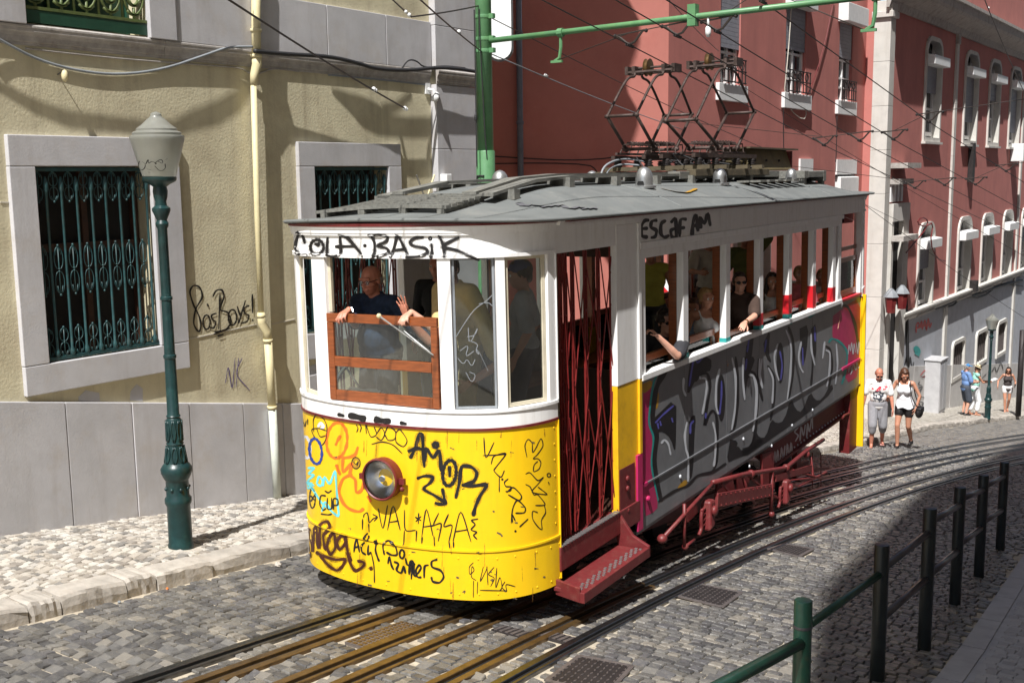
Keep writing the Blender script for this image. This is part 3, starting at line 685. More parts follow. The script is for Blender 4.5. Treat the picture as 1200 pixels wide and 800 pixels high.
def scroll(fac, mb, a, z, w, h, d, r):   # cast-iron ornament: four scrolls round a stem
    P = lambda u, v: fac.p(a + u * w, z + v * h, d)
    mb.tube([P(0, -.5), P(0, .5)], r, 5)
    for sx in (-1, 1):
        for sz in (-1, 1):
            pts = [P(sx * (.04 + .36 * math.sin(t) * (1 - t * .06)), sz * (.02 + .30 * (1 - math.cos(t)) / 2 * 1.5)) for t in np.linspace(0, 4.4, 11)]
            mb.tube(pts, r * .8, 4)
    for v in (-.5, .5): mb.ball(P(0, v), r * 2.2, 6, 4)
    for v in (-.25, .25): mb.ball(P(0, v * .1), r * 1.8, 6, 4)
def barred_window(o, i, name_lab, orn_mid=True):
    mb = MB(); fr = 0.055
    # surround: four stones
    win = None
    stones = [[(o[0], o[3]), (o[1], o[3]), (o[1], i[3]), (o[0], i[3])][::-1], [(o[0], i[2]), (i[0], i[2]), (i[0], i[3]), (o[0], i[3])], [(i[1], i[2]), (o[1], i[2]), (o[1], i[3]), (i[1], i[3])], [(o[0], o[2]), (o[1], o[2]), (o[1], i[2]), (o[0], i[2])]]
    pane = MB(); L_.box(pane, i[0] - .02, i[1] + .02, i[2] - .02, i[3] + .02, -.30, -.27); win = pane.build("window", M['dark'], house); tag(win, name_lab)
    for st in stones:
        c = np.mean(np.array(st), axis=0); q = [tuple(c + (np.array(p) - c) * (1 - .004 / max(.1, np.linalg.norm(np.array(p) - c)))) for p in st]
        m2 = MB(); L_.poly(m2, q, -.20, fr); m2.build("surround_stone", M['stone'], win, bevel=.008)
    mb = MB(); zc = i[3] - (i[3] - i[2]) * .42
    for a in (i[0] + .05, (i[0] + i[1]) / 2, i[1] - .05): L_.box(mb, a - .035, a + .035, i[2], i[3], -.26, -.20)
    L_.box(mb, i[0], i[1], zc - .04, zc + .04, -.255, -.205); mb.build("casement", M['darkred_int'], win)
    mb = MB(); L_.box(mb, i[0], i[1], i[2] + .015, i[2] + .05, -.02, .02); mb.build("grille_rail", M['grille'], win); mb = MB(); L_.box(mb, i[0], i[1], i[3] - .05, i[3] - .015, -.02, .02); mb.build("grille_rail", M['grille'], win)
    n = 8; sp = (i[1] - i[0]) / n
    for k in range(n):
        a = i[0] + sp * (k + .75); mb = MB(); r = .0145
        mb.lathe([(r, 0), (r * 1.9, .02), (r * 1.9, .06), (r, .09), (r * .85, (i[3] - i[2]) * .5), (r, i[3] - i[2] - .3), (r * 1.9, i[3] - i[2] - .27), (r * 1.7, i[3] - i[2] - .2), (r * .6, i[3] - i[2] - .14)], L_.p(a, i[2] + .04, 0), 8); mb.build("bar", M['grille'], win, smooth=True)
        a2 = i[0] + sp * (k + .25)
        for (zz, hh) in ((i[3] - .20, .30), (i[2] + (i[3] - i[2]) * .47, .50), (i[2] + .19, .30)):
            mb = MB(); scroll(L_, mb, a2, zz, sp * .8, hh, 0, .0062); mb.build("ornament", M['grille'], win, smooth=True)
    return win
barred_window(w1o, w1i, "barred window in full sun behind the street lamp")
barred_window(w2o, w2i, "barred window half hidden by the tram roof")
# balcony door above
pane = MB(); L_.box(pane, w3[0], w3[1], w3[2], w3[3], -.34, -.30); bal = pane.build("balcony_door", M['greendoor'], house)
for a in np.linspace(w3[0], w3[1], 4): 
    mb = MB(); L_.box(mb, a - .03, a + .03, w3[2], w3[3], -.30, -.27); mb.build("stile", M['greendoor'], bal)
for (a, b) in ((w3[0] - .33, w3[0] - .004), (w3[1] + .004, w3[1] + .35)):
    mb = MB(); L_.box(mb, a, b, cz1 + .003, w3[3] + .2, -.2, .075); mb.build("jamb_stone", M['stone'], bal, bevel=.006)
mb = MB(); L_.box(mb, w3[0], w3[1], cz1 + .03, cz1 + .15, .0, .02); mb.build("kick_plate", M['greendoor'], bal)
nb = 5; sp = (w3[1] - w3[0]) / nb
for k in range(nb):
    mb = MB(); c = w3[0] + sp * (k + .5)
    for s in (-1, 1):
        pts = [L_.p(c + s * sp * (.44 * math.cos(t) * (1 - .07 * t)), cz1 + .42 + .22 * math.sin(t) * (1 - .07 * t) + .05, .0) for t in np.linspace(-2.2, 5.5, 26)]
        mb.tube(pts, .017, 6)
    mb.tube([L_.p(c - sp * .5, cz1 + .16), L_.p(c - sp * .5, cz1 + .95)], .014, 6)
    mb.tube([L_.p(c, cz1 + .18), L_.p(c, cz1 + .30)], .016, 6)
    mb.build("scroll_panel", M['greenrail'], bal, smooth=True)
mb = MB(); L_.box(mb, w3[0], w3[1], cz1 + .155, cz1 + .185, -.015, .025); mb.build("balcony_rail", M['greenrail'], bal); mb = MB(); L_.box(mb, w3[0], w3[1], cz1 + .95, cz1 + 1.0, -.02, .03); mb.build("balcony_rail", M['greenrail'], bal)
# thin plaster joints, bare patches
mb = MB()
for (p, q) in (((0, 237), (16, 237)), ((222, 397), (300, 380)), ((318, 380), (345, 374))):
    a, b = L_.px(*p), L_.px(*q); mb.beam(L_.p(*a, .002), L_.p(*b, .002), .012, .012)
mb.build("plaster_joint", M['cable_w'], house)
for pts in ([(92, 465), (100, 457), (116, 460), (117, 470), (92, 470)], [(152, 469), (153, 458), (160, 450), (167, 455), (167, 470)]):
    mb = MB(); L_.poly(mb, [L_.px(*p) for p in pts][::-1], 0, .004); mb.build("bare_patch", M['stone'], house)
# graffiti on the ochre wall
G = lambda *a: L_.strokes(*a[:2], "graffiti", a[2], house, *a[3:6], label=a[6])
G([[(622, 370), (606, 345), (612, 300), (632, 262), (625, 232), (605, 226), (594, 246), (605, 285), (622, 320), (628, 350), (622, 370)],
   ellipse(646, 340, 11, 22), [(648, 282), (652, 292)], [(677, 312), (662, 318), (664, 332), (675, 340), (668, 358), (655, 356)],
   [(688, 252), (684, 362)], [(665, 262), (676, 242), (694, 240), (700, 262), (688, 300), (712, 310), (722, 340), (706, 362), (670, 372)],
   ellipse(727, 325, 13, 24), [(742, 290), (752, 318), (768, 272)], [(757, 312), (745, 345)], [(780, 288), (764, 296), (765, 312), (778, 320), (772, 338), (752, 344)],
   [(789, 252), (790, 312)], [(790, 330), (791, 337)], [(668, 378), (720, 358)], [(680, 384), (700, 378)]], 4.6, M['black_paint'], 0, 250, 2.668, "black sprayed tag reading 80'sBOYS! on the ochre wall")
G([[(705, 530), (708, 512), (714, 482), (726, 546), (735, 450)], [(746, 452), (738, 545)], [(757, 452), (740, 502), (782, 554)]], 2.0, M['ink'], 0, 250, 2.668, "thin violet marker tag reading NK")
# damp streaks, cracks and dirt on the plaster and stone
M['damp'] = fuzz("damp streak", (.16, .13, .09), .5); M['rust_st'] = fuzz("rust stain", (.25, .12, .05), .45); M['crack'] = mat("crack", (.10, .085, .06), .9)
R = random.Random(4)
def damp(L, w, m_, nm, d=.003):
    mb = MB()
    for st in L: px_ribbon(mb, st, w * R.uniform(.6, 1.4), lambda x, y: L_.p(*L_.px(x, y, d), d), .35, .3)
    mb.build(nm, m_, house)
# downpipe
def pipe_pts(L): return [L_.p(*L_.px(x, y, .11), .11) for x, y in L]
pipe = empty("downpipe", tuple(L_.p(*L_.px(325, 583, .11), .11)), "cream cast downpipe running down the ochre house, white at the foot", "downpipe")
po = np.array(pipe.location)
def sub(pts): return [np.array(p) - po for p in pts]
mb = MB(); mb.tube(sub(pipe_pts([(300, -60), (300, 30), (300.5, 68)])), .055, 10); mb.build("upper_pipe", M['pipe'], pipe, smooth=True)
mb = MB(); mb.tube(sub(pipe_pts([(300.5, 66), (301, 76), (298, 88), (297, 100)])), [.062, .06, .05, .042], 10); mb.build("elbow", M['pipe'], pipe, smooth=True)
mb = MB(); mb.tube(sub(pipe_pts([(297, 98), (301.5, 250), (306, 368)])), .036, 10); mb.build("middle_pipe", M['pipe'], pipe, smooth=True)
mb = MB(); mb.tube(sub(pipe_pts([(306, 366), (306.5, 378), (313, 388), (314, 400)])), [.045, .05, .055, .052], 10); mb.build("elbow", M['pipe'], pipe, smooth=True)
mb = MB(); mb.tube(sub(pipe_pts([(314, 398), (319, 478)])), .05, 10); mb.build("lower_pipe", M['pipe'], pipe, smooth=True)
mb = MB(); mb.tube(sub(pipe_pts([(319, 478), (325.5, 590)])), .05, 10); mb.build("foot_pipe", M['pipe_w'], pipe, smooth=True)
mb = MB()
for (x, y, r) in ((300, 36, .066), (300.3, 66, .068), (306, 370, .05), (314, 399, .06), (319, 477, .06)):
    a, z = L_.px(x, y, .11); mb.lathe([(r, -.02), (r, .02)], L_.p(a, z, .11) - po, 10)
mb.build("collar", M['pipe'], pipe, smooth=True)
# cables on the house
def wall_cable(L, r, matr, lab, d=.05, cat="cable"):
    pts = smooth_line([L_.p(*L_.px(q[0], q[1], q[2] if len(q) > 2 else d), q[2] if len(q) > 2 else d) for q in L], 2)
    mb = MB(); mb.tube(pts, r, 6); o = mb.build("cable", matr, None, smooth=True); tag(o, lab, cat, "cables along the ochre house"); return o
wall_cable([(-30, 30, .08), (0, 47, .045), (45, 71, .018), (95, 84, .018), (140, 88, .018), (190, 82, .018), (240, 65, .05), (268, 55, .07), (296, 55, .12)], .014, M['cable'], "grey cable sagging below the cornice left of the downpipe")
wall_cable([(30, 57), (120, 67), (180, 72), (260, 78), (285, 80), (294, 88), (305, 86), (320, 80), (350, 84)], .009, M['stone_dk'], "thin darkened conduit stepping round the downpipe under the cornice", d=.014)  # beige conduit coloured darker, standing in for the weaker light on it
wall_cable([(385, 88), (450, 94), (503, 100)], .011, M['cable'], "thin grey conduit just under the cornice near the camera", d=.014)
wall_cable([(298, 60, .17), (340, 64, .19), (385, 66, .22), (420, 74, .22), (440, 81, .24), (480, 83, .24), (512, 79, .26), (540, 81, .26), (556, 84, .26)], .026, M['cable_b'], "thick black cable bundle lying along the cornice")
wall_cable([(470, 82, .24), (478, 70, .2), (488, 71, .2), (497, 80, .22), (520, 77, .24), (545, 80, .26)], .011, M['cable_b'], "black cable looping up above the cornice near the corner")
wall_cable([(513, 130, .09), (510, 120, .03), (508, 128, .02)], .006, M['cable_w'], "short pale lead hanging from the camera")
# small fixtures on the wall
def fixture(name, px, py, d, fn, lab, cat):
    a, z = L_.px(px, py, d); r = empty(name, tuple(L_.p(a, z, 0)), lab, cat); fn(r); return r
def camfix(r):
    mb = MB(); mb.lathe([(.045, -.13), (.05, -.12), (.05, .1), (.02, .11)], (.16, 0, 0), 10, (.5, -.75, -.25)); mb.build("camera_body", M['acbox'], r, smooth=True)
    mb = MB(); mb.tube([(0, 0, .12), (.12, 0, .1), (.16, 0, .02)], .018, 6); mb.box(0, .03, -.05, .05, .05, .2); mb.build("bracket", M['acbox'], r)
fixture("security_camera", 508, 114, .12, camfix, "white security camera under the cornice at the house corner", "camera")
def bulbfix(r):
    mb = MB(); mb.ball((.12, 0, 0), (.035, .035, .06), 8, 6); mb.build("bulb", M['pipe'], r, smooth=True); mb = MB(); mb.tube([(0, 0, 0.02), (.12, 0, .05)], .006, 5); mb.build("stem", M['cable_b'], r)
fixture("wall_peg", 76, 89, .12, bulbfix, "small pale peg sticking out of the sunlit plaster, top left", "peg")
def boxfix(r):
    mb = MB(); mb.box(.115, .24, -.06, .06, -.06, .06); mb.build("housing", M['acbox'], r, bevel=.01); mb = MB(); mb.box(.115, .16, -.02, .02, -.2, -.06); mb.build("bracket", M['cable'], r)
fixture("junction_box", 519, 209, .12, boxfix, "small white box on the grey corner pilaster", "box")
def antfix(r):
    mb = MB(); mb.tube([(0.1, 0, -.25), (.12, -.22, .12)], .012, 6); mb.build("rod", M['alu'], r); mb = MB(); mb.tube([(0.1, 0, -.25), (.12, .18, .12)], .014, 6); mb.build("stay", M['pipe'], r)
fixture("wall_bracket", 500, 215, .12, antfix, "V shaped pair of thin rods standing against the ochre wall above the tram roof", "bracket")

# unseen bay added high on the corner to shape the red wall's shadow
bay = MB(); bay.box(XL - .2, XL + 1.34, Y_END - .9, Y_END - .02, 7.6, 15.0); bay.box(XL - .2, XL + 1.50, Y_END - 1.0, Y_END + .06, 9.6, 9.9); bay.box(XL - .2, XL + 1.52, Y_END - 1.0, Y_END + .06, 11.2, 11.6); bay.box(XL - .2, XL + 1.0, Y_END - .8, Y_END - .1, 7.2, 7.6)
bay.build("shadow_bay", M['stucco'], house)

# ------------------------------------------------------------------ red house
red = empty("red_house", (0, 0, 0), "long red plastered house with white corner pilasters and shuttered windows across the background", "house")
XB = -9.95
yb0 = XB / math.tan(0) if False else abs(XB) * 1.97
B_ = Fac((XB, 0, 0), (0, 1, 0), (1, 0, 0)); R_ = Fac((XR, 0, 0), (0, 1, 0), (1, 0, 0))
yb0 = B_.px(783, 120)[0]
YR0 = R_.px(1037.5, 150)[0]
adir = np.array((-.45, -.89, 0)); adir /= np.linalg.norm(adir)
A_ = Fac((XB, yb0, 0), -adir, (.89, -.45, 0))
ztop = 9.5
def fwin(fac, r): return (r[0], r[1], r[2], r[3])
# openings on wall B
v1 = B_.rect((843, -30), (868, -30), (868, 108), (846, 106)); v2 = B_.rect((921, 9), (944, 9), (945, 112), (920.5, 109)); v3 = B_.rect((984, 22), (999.5, 23), (998, 120), (982.5, 118))
v1 = (v1[0], v1[1], v2[2], v2[3]); v3 = (v3[0], v3[1], v2[2], v2[3])
low = [B_.rect((935, 189), (950, 189), (950, 260), (935, 260)), B_.rect((978, 190), (1001, 191), (1001, 262), (978, 262))]
low = [(l[0], l[1], low[1][2], low[1][3]) for l in low]
mb = MB(); B_.wall(mb, yb0, YR0 + .02, -14, ztop, [v1, v2, v3] + low, .3); mb.build("wall", M['redwall'], red)
mb = MB(); A_.wall(mb, -6.2, 0, -10, ztop, [], .3); mb.build("wall", M['coralwall'], red)
def ac(fac, r, a0, a1, z0, z1, d0, d1, name="shutter_box"):
    mb = MB(); n = 1
    P = fac.p; mb.hexa([P(a0, z0, d0), P(a1, z0, d0), P(a1, z0, d1), P(a0, z0, d1), P(a0, z1, d0), P(a1, z1, d0), P(a1, z1 - .05, d1), P(a0, z1 - .05, d1)])
    return mb.build(name, M['acbox'], r, bevel=.012)
def shutter_slats(fac, par, a0, a1, z0, z1, d):
    z = z1; 
    while z - .09 > z0:
        mb = MB(); fac.box(mb, a0 + .01, a1 - .01, z - .085, z, d, d + .02); mb.build("slat", M['shutter'], par); z -= .09
def bwin(v, sh, railz=True, slats=True):
    mb = MB(); B_.box(mb, v[0], v[1], v[2], v[3], -.17, -.14); win = mb.build("window", M['pane'], red)
    zc = v[3] - (v[3] - v[2]) * sh
    mb = MB(); wd = v[1] - v[0]
    for a in (v[0] + .04, v[0] + wd * .5, v[1] - .04): B_.box(mb, a - .04, a + .04, v[2], zc + .1, -.14, -.08)
    for z in (v[2] + .35, v[2] + (zc - v[2]) * .55, zc - .02): B_.box(mb, v[0], v[1], z - .025, z + .025, -.135, -.085)
    mb.build("frame", M['white'], win)
    mb = MB(); B_.box(mb, v[0] + .05, v[0] + wd * .32, v[2] + .1, zc, -.138, -.132); mb.build("curtain", M['curtain'], win)
    shutter_slats(B_, win, v[0], v[1], zc, v[3], -.05)
    mb = MB(); B_.box(mb, v[0] - .22, v[1] + .25, v[2] - .36, v[2] - .003, .002, .09); mb.build("sill", M['acbox'], win, bevel=.01)
    mb = MB()
    for a in np.linspace(v[0] - .02, v[1] + .02, 7): mb.tube([B_.p(a, v[2] + .02, .12), B_.p(a, v[2] + .52, .12)], .014, 5)
    for z in (.04, .28, .52): mb.tube([B_.p(v[0] - .06, v[2] + z, .12), B_.p(v[1] + .06, v[2] + z, .12)], .016, 5)
    for k in range(3): 
        c = v[0] + wd * (k + .5) / 3; mb.tube([B_.p(c + .11 * math.cos(t), v[2] + .4 + .09 * math.sin(t), .12) for t in np.linspace(0, 6.28, 12)], .012, 5)
    mb.build("railing", M['iron_d'], win)
    return win
wA = bwin(v1, .66); wB = bwin(v2, .52); wC = bwin(v3, .46)
b = B_.rect((983, 5), (1005, 6), (1006, 31), (984, 28)); ac(B_, wC, b[0] - .1, b[1] + .05, b[2], b[3], .01, .28)
ac(B_, wB, v2[0] - .12, v2[1] + .1, v2[3] - .02, v2[3] + .35, .01, .25)
for l, q in zip(low, (1, 0)):
    mb = MB(); B_.box(mb, l[0], l[1], l[2], l[3], -.29, -.26); win = mb.build("window", M['pane'], red)
    mb = MB(); B_.box(mb, l[0], l[1], l[3] - .32, l[3] + .08, .002, .05); mb.build("lintel", M['acbox'], win)
    ac(B_, win, l[0] + .12, l[1], l[3] - .95, l[3] - .34, -.15, .12)
    mb = MB(); B_.box(mb, l[0], l[1], l[3] - 1.02, l[3] - .96, -.2, .02); mb.build("shelf", M['darkred_int'], win)
# right wing: end pilaster, windows
mb = MB()
def arch(fac, r, n=6, rad=None):
    a0, a1, z0, z1 = r; rad = rad or (a1 - a0) * .28
    pts = [(a0, z0), (a1, z0), (a1, z1 - rad)] + [(a1 - rad + rad * math.cos(t), z1 - rad + rad * math.sin(t)) for t in np.linspace(0, math.pi / 2, n)[1:]]
    pts += [(a0 + rad + rad * math.cos(t), z1 - rad + rad * math.sin(t)) for t in np.linspace(math.pi / 2, math.pi, n)] 
    return pts
up = [R_.rect(*q) for q in (((1085, 44), (1104, 45), (1100, 166), (1080, 165)), ((1131, 59), (1147, 61), (1143, 170), (1126.5, 169)), ((1160, 69), (1173, 70), (1169, 172), (1155, 171)), ((1184, 78), (1198, 79), (1192, 174), (1180, 173)))]
lo = [R_.rect(*q) for q in (((1077, 258), (1094, 258), (1092, 358), (1071, 365)), ((1123, 253), (1138, 253), (1135, 344), (1118, 349)), ((1151, 250), (1164, 249.6), (1160, 336), (1146, 340)), ((1176, 247), (1187, 247), (1183, 328), (1170.6, 331)))]
gr = [R_.rect(*q) for q in (((1115, 400), (1130, 394), (1128, 440), (1113, 448)), ((1143, 388), (1157, 383), (1155, 424), (1141.6, 430)), ((1168, 377), (1179, 372), (1177, 415), (1166, 418)))]
def avgz(L): z0 = np.mean([l[2] for l in L]); z1 = np.mean([l[3] for l in L]); return [(l[0], l[1], z0, z1) for l in L]
up = avgz(up); lo = avgz(lo)
stp = lo[3][0] - lo[2][0]
for L in (up, lo):
    for k in range(1, 5): L.append((L[3][0] + stp * k, L[3][1] + stp * k, L[3][2], L[3][3]))
inset = lambda r, t: (r[0] + t, r[1] - t, r[2] + t, r[3] - t)
zc1 = np.mean([R_.px(1066, 378)[1], R_.px(1188, 316)[1]])           # cornice over the grey base
zrib = np.mean([R_.px(1072, 369)[1], R_.px(1185, 329)[1]]) + .02
zroof = np.mean([R_.px(1100, 20)[1], R_.px(1180, 55)[1]])
YE = 80
mb = MB(); R_.wall(mb, YR0, YE, zrib, zroof + 4, [inset(r, .12) for r in up + lo], .3); mb.build("wall", M['redwall'], red)
mb = MB(); R_.wall(mb, YR0, YE, zc1, zrib, [], .3); mb.build("band", M['ribgrey'], red)
mb = MB(); R_.wall(mb, YR0, YE, -16, zc1, [inset(r, .12) for r in gr], .3); mb.build("base", M['greybase'], red)
mb = MB(); n = 90
for k in range(n):
    a = YR0 + 2.6 + k * .34; R_.box(mb, a, a + .1, zc1 + .12, zrib - .05, .002, .03)
tag(mb.build("ribs", M['ribgrey'], red), kind='stuff')
moulding(R_, "cornice", M['whitestone'], YR0 + 2.0, YE, [(0, zc1 - .1), (.06, zc1 - .1), (.12, zc1), (.12, zc1 + .08), (.18, zc1 + .1), (.18, zc1 + .16), (0, zc1 + .18)], red)
# pale lower band of the base following the pavement
mb = MB(); 
for i in range(28):
    a = YR0 + 2.2 + i * 1.6; m2 = MB(); R_.poly(m2, [(a + .006, gz(0, a) - .3), (a + 1.594, gz(0, a + 1.6) - .3), (a + 1.594, gz(0, a + 1.6) + 1.65), (a + .006, gz(0, a) + 1.65)], .002, .045 + rnd.uniform(-.004, .004)); m2.build("base_stone", M['palebase'], red)
# end pilaster (faces uphill and street)
zs = [-9, -6.6, -5, -3.5, -2.0, -.6, .6, 1.8, 3.0, zroof - .55]
pw = abs(XR - XB) + .1
for i in range(len(zs) - 1):
    mb = MB(); mb.box(XR - .36, XR + .09, YR0 - .12, YR0 + .34, zs[i] + .004, zs[i + 1] - .004); mb.build("pilaster_block", M['whitestone'], red, bevel=.008)
mb = MB(); mb.box(XR - .42, XR + .16, YR0 - .2, YR0 + .42, zroof - .55, zroof - .38); mb.box(XR - .4, XR + .12, YR0 - .15, YR0 + .38, zroof - .38, zroof - .1); mb.build("capital", M['whitestone'], red, bevel=.015)
mb = MB(); mb.box(XB - .02, XR - .36, YR0 - .02, YR0 + .3, -14, zroof + 4); mb.build("wall", M['redwall'], red)
a = R_.px(1121.5, 45)[0]; st = []
for (xx, yy) in ((1121.5, 45), (1198, 140)): st.append(R_.px(xx, yy)[0])
for a in st:
    zz = [zrib, -3.5, -1.5, 0.5, 2.2, zroof - .6]
    for i in range(len(zz) - 1):
        mb = MB(); R_.box(mb, a - .14, a + .14, zz[i] + .004, zz[i + 1] - .004, .002, .07); mb.build("pilaster_block", M['whitestone'], red)
    mb = MB(); R_.box(mb, a - .16, a + .16, zroof - .6, zroof - .2, .002, .1); mb.build("capital", M['stone_dk'], red)
for xx, yy in ((1103, 450), (1184, 400)):
    a = R_.px(xx, yy)[0]; mb = MB(); R_.box(mb, a - .17, a + .17, -14, zc1 - .1, .002, .075); mb.build("pilaster_block", M['whitestone'], red)
moulding(R_, "eaves_cornice", M['stone_dk'], YR0 - .3, YE, [(0, zroof - .3), (.08, zroof - .3), (.14, zroof - .1), (.3, zroof), (.5, zroof + .12), (.55, zroof + .2), (.55, zroof + .42), (.6, zroof + .45), (.6, zroof + .55), (0, zroof + .62)], red)
moulding(R_, "parapet", M['greydk'] if 'greydk' in M else M['stone_dk'], YR0 - .3, YE, [(0, zroof + 3.6), (.25, zroof + 3.6), (.25, zroof + 3.9), (0, zroof + 3.9)], red)
def rwin(r, kind, sh, box=True):
    o = arch(R_, r); i = arch(R_, inset(r, .13))
    n = len(o); mb = MB()
    vs = [R_.p(*p, .06) for p in o] + [R_.p(*p, .06) for p in i] + [R_.p(*p, .0) for p in o] + [R_.p(*p, -.2) for p in i]
    fs = []
    for k in range(n):
        l = (k + 1) % n; fs += [(k, l, n + l, n + k), (2 * n + k, 2 * n + l, l, k), (n + k, n + l, 3 * n + l, 3 * n + k)]
    mb.add(vs, fs); win = mb.build("window", M['whitestone'], red)
    q = inset(r, .1)
    mb = MB(); R_.box(mb, q[0], q[1], q[2], q[3], -.28, -.24); mb.build("pane", M['pane'], win)
    mb = MB(); wd = q[1] - q[0]; zc = q[3] - (q[3] - q[2]) * sh
    for a in (q[0] + .08, (q[0] + q[1]) / 2, q[1] - .08): R_.box(mb, a - .05, a + .05, q[2], q[3], -.24, -.17)
    R_.box(mb, q[0], q[1], q[2] + .1, q[2] + .22, -.235, -.175); R_.box(mb, q[0], q[1], q[2] + (q[3] - q[2]) * .3, q[2] + (q[3] - q[2]) * .3 + .07, -.235, -.175)
    mb.build("frame", M['white'], win)
    if kind == 0: shutter_slats(R_, win, q[0], q[1], zc, q[3] - .5, -.12)
    else:
        mb = MB(); R_.box(mb, q[0] + .1, q[0] + wd * .55, q[2] + .2, q[3] - .4, -.238, -.232); mb.build("curtain", M['curtain'], win)
    mb = MB(); R_.box(mb, r[0] - .06, r[1] + .06, r[2] - .07, r[2] - .002, .002, .13); mb.build("sill", M['whitestone'], win)
    if box:
        zt = r[3] - (r[3] - r[2]) * .17; ac(R_, win, r[0] + .14, r[1] + .02, zt - .33, zt, -.1, .27)
for k, r in enumerate(up): rwin(r, 0, (.55, .8, .5, .85, .6, .7, .5, .8)[k])
for k, r in enumerate(lo): rwin(r, (0, 1, 1, 1, 0, 1, 0, 1)[k], .55)
for r in gr:
    o = arch(R_, r, rad=.25); i = arch(R_, inset(r, .13), rad=.2); n = len(o); mb = MB()
    mb.add([R_.p(*p, .07) for p in o] + [R_.p(*p, .07) for p in i] + [R_.p(*p, 0) for p in o] + [R_.p(*p, -.2) for p in i],
           [f for k in range(n) for f in ((k, (k + 1) % n, n + (k + 1) % n, n + k), (2 * n + k, 2 * n + (k + 1) % n, (k + 1) % n, k), (n + k, n + (k + 1) % n, 3 * n + (k + 1) % n, 3 * n + k))])
    win = mb.build("window", M['whitestone'], red)
    q = inset(r, .1); mb = MB(); R_.box(mb, q[0], q[1], q[2], q[3], -.28, -.24); mb.build("pane", M['dark'], win)
    for a in np.linspace(q[0] + .12, q[1] - .12, 6):
        mb = MB(); mb.tube([R_.p(a, q[2], -.03), R_.p(a, q[3], -.03)], .02, 5); mb.build("bar", M['iron'], win)
        mb = MB(); scroll(R_, mb, a + .07, (q[2] + q[3]) / 2, .16, 1.3, -.03, .012); mb.build("ornament", M['iron'], win)
# corner doorway with upper window at the house corner
zl = R_.px(1050, 350, .34)[1]; c0 = YR0 + .45; c1 = R_.px(1049, 400)[0] + .3
dz = gz(0, c0)
mb = MB(); R_.box(mb, c0, c0 + .18, dz - .3, -1.4, .002, .16); R_.box(mb, c0 + 1.15, c0 + 1.7, dz - .3, -1.4, .002, .16); R_.box(mb, c0, c0 + 1.7, -1.4, -.9, .002, .18); door = mb.build("corner_doorway", M['whitestone'], red)
mb = MB(); R_.box(mb, c0 + .19, c0 + 1.14, dz - .3, -1.41, .004, .02); mb.build("door_leaf", M['dark'], door)
mb = MB(); R_.box(mb, c0 - .05, c0 + 1.5, -1.95, -1.8, .16, .5); mb.build("lintel", M['stone_dk'], door)
for a in (c0 - .5, c0 + .6):
    mb = MB(); mb.lathe([(.12, -.35), (.17, .1)], R_.p(a, zl, .34), 6); o = mb.build("lantern", M['redline'], door); mb = MB(); mb.lathe([(.22, .1), (.15, .22), (.05, .34)], R_.p(a, zl, .34), 6); mb.build("lantern_cap", M['cable'], door)
mb = MB(); R_.box(mb, c0 + .1, c0 + 1.5, .1, .25, .01, .5); R_.box(mb, c0 + .1, c0 + 1.5, -.35, -.2, .01, .3); mb.build("awning", M['stone_dk'], door)
mb = MB()
for k in range(4): R_.box(mb, c0 + .15 + k * .34, c0 + .32 + k * .34, -1.75 + .9, -.35, .01, .05)
mb.build("shutter_board", M['acbox'], door)
# red tag on the band, black and red tags on the base
R_.strokes([[(418, 100), (420, 55), (432, 40), (438, 70), (450, 30), (455, 80), (470, 25), (478, 85), (490, 15), (498, 70), (508, 40)], [(415, 75), (460, 60), (510, 50)]], 7, "graffiti", M['signred'], red, 990, 370, 5, .012, "red scrawl on the ribbed band")
R_.strokes([[(442, 350), (470, 320), (480, 350), (450, 360), (490, 345), (500, 310), (510, 345), (530, 300), (545, 330)], [(480, 375), (520, 350), (535, 410)]], 5, "graffiti", M['signred'], red, 990, 370, 5, .06, "red tag by the white strip")
R_.strokes([[(440, 385), (432, 400), (455, 410)], [(432, 425), (455, 415), (440, 445)], [(435, 470), (470, 480)], [(430, 500), (460, 510), (450, 530)]], 5, "graffiti", M['black_paint'], red, 990, 370, 5, .06, "black letters on the pale wall behind the woman")
R_.strokes([[(770, 345), (790, 320), (800, 365), (830, 340)], [(860, 330), (880, 300), (890, 330), (915, 275), (930, 320)]], 3.5, "graffiti", M['black_paint'], red, 990, 370, 5, .06, "thin black zigzag between the walkers and the lamp")
R_.strokes([[(350, 290), (365, 230), (375, 300), (385, 240), (395, 310), (405, 270)], [(355, 320), (400, 300)]], 6, "graffiti", M['black_paint'], red, 990, 370, 5, .02, "grey and black scrawl by the corner")
R_.strokes([[(410, 180), (430, 210), (420, 230)]], 30, "graffiti", M['teal_paint'], red, 990, 370, 5, .012, "teal spray cloud under the cornice")
# pipes and cables on the red house
mb = MB(); a1 = A_.px(608.5, 60, .1); a2 = A_.px(611.5, 215, .1); mb.tube([A_.p(a1[0], 8, .1), A_.p(a1[0], -6, .1)], .055, 8)
for z in (2.5, .95, -1): mb.lathe([(.068, -.03), (.068, .03)], A_.p(a1[0], z, .1), 8)
tag(mb.build("drainpipe", M['pipe_g'], None, smooth=True), "slim grey drainpipe down the shaded red wall behind the green pole", "drainpipe")
def fcable(fac, L, r, matr, lab, d=.05):
    pts = smooth_line([fac.p(*fac.px(q[0], q[1], d), d) for q in L], 1); mb = MB(); mb.tube(pts, r, 5); tag(mb.build("cable", matr, None, smooth=True), lab, "cable", "cables on the red house")
fcable(A_, [(575, 183), (620, 186), (660, 188), (700, 187), (730, 183), (745, 186)], .012, M['cable_b'], "upper thin black cable along the shaded red wall just above the tram roof")
fcable(A_, [(575, 192), (640, 191), (690, 193), (699, 199), (703, 212)], .012, M['cable_b'], "lower black cable drooping along the shaded red wall")
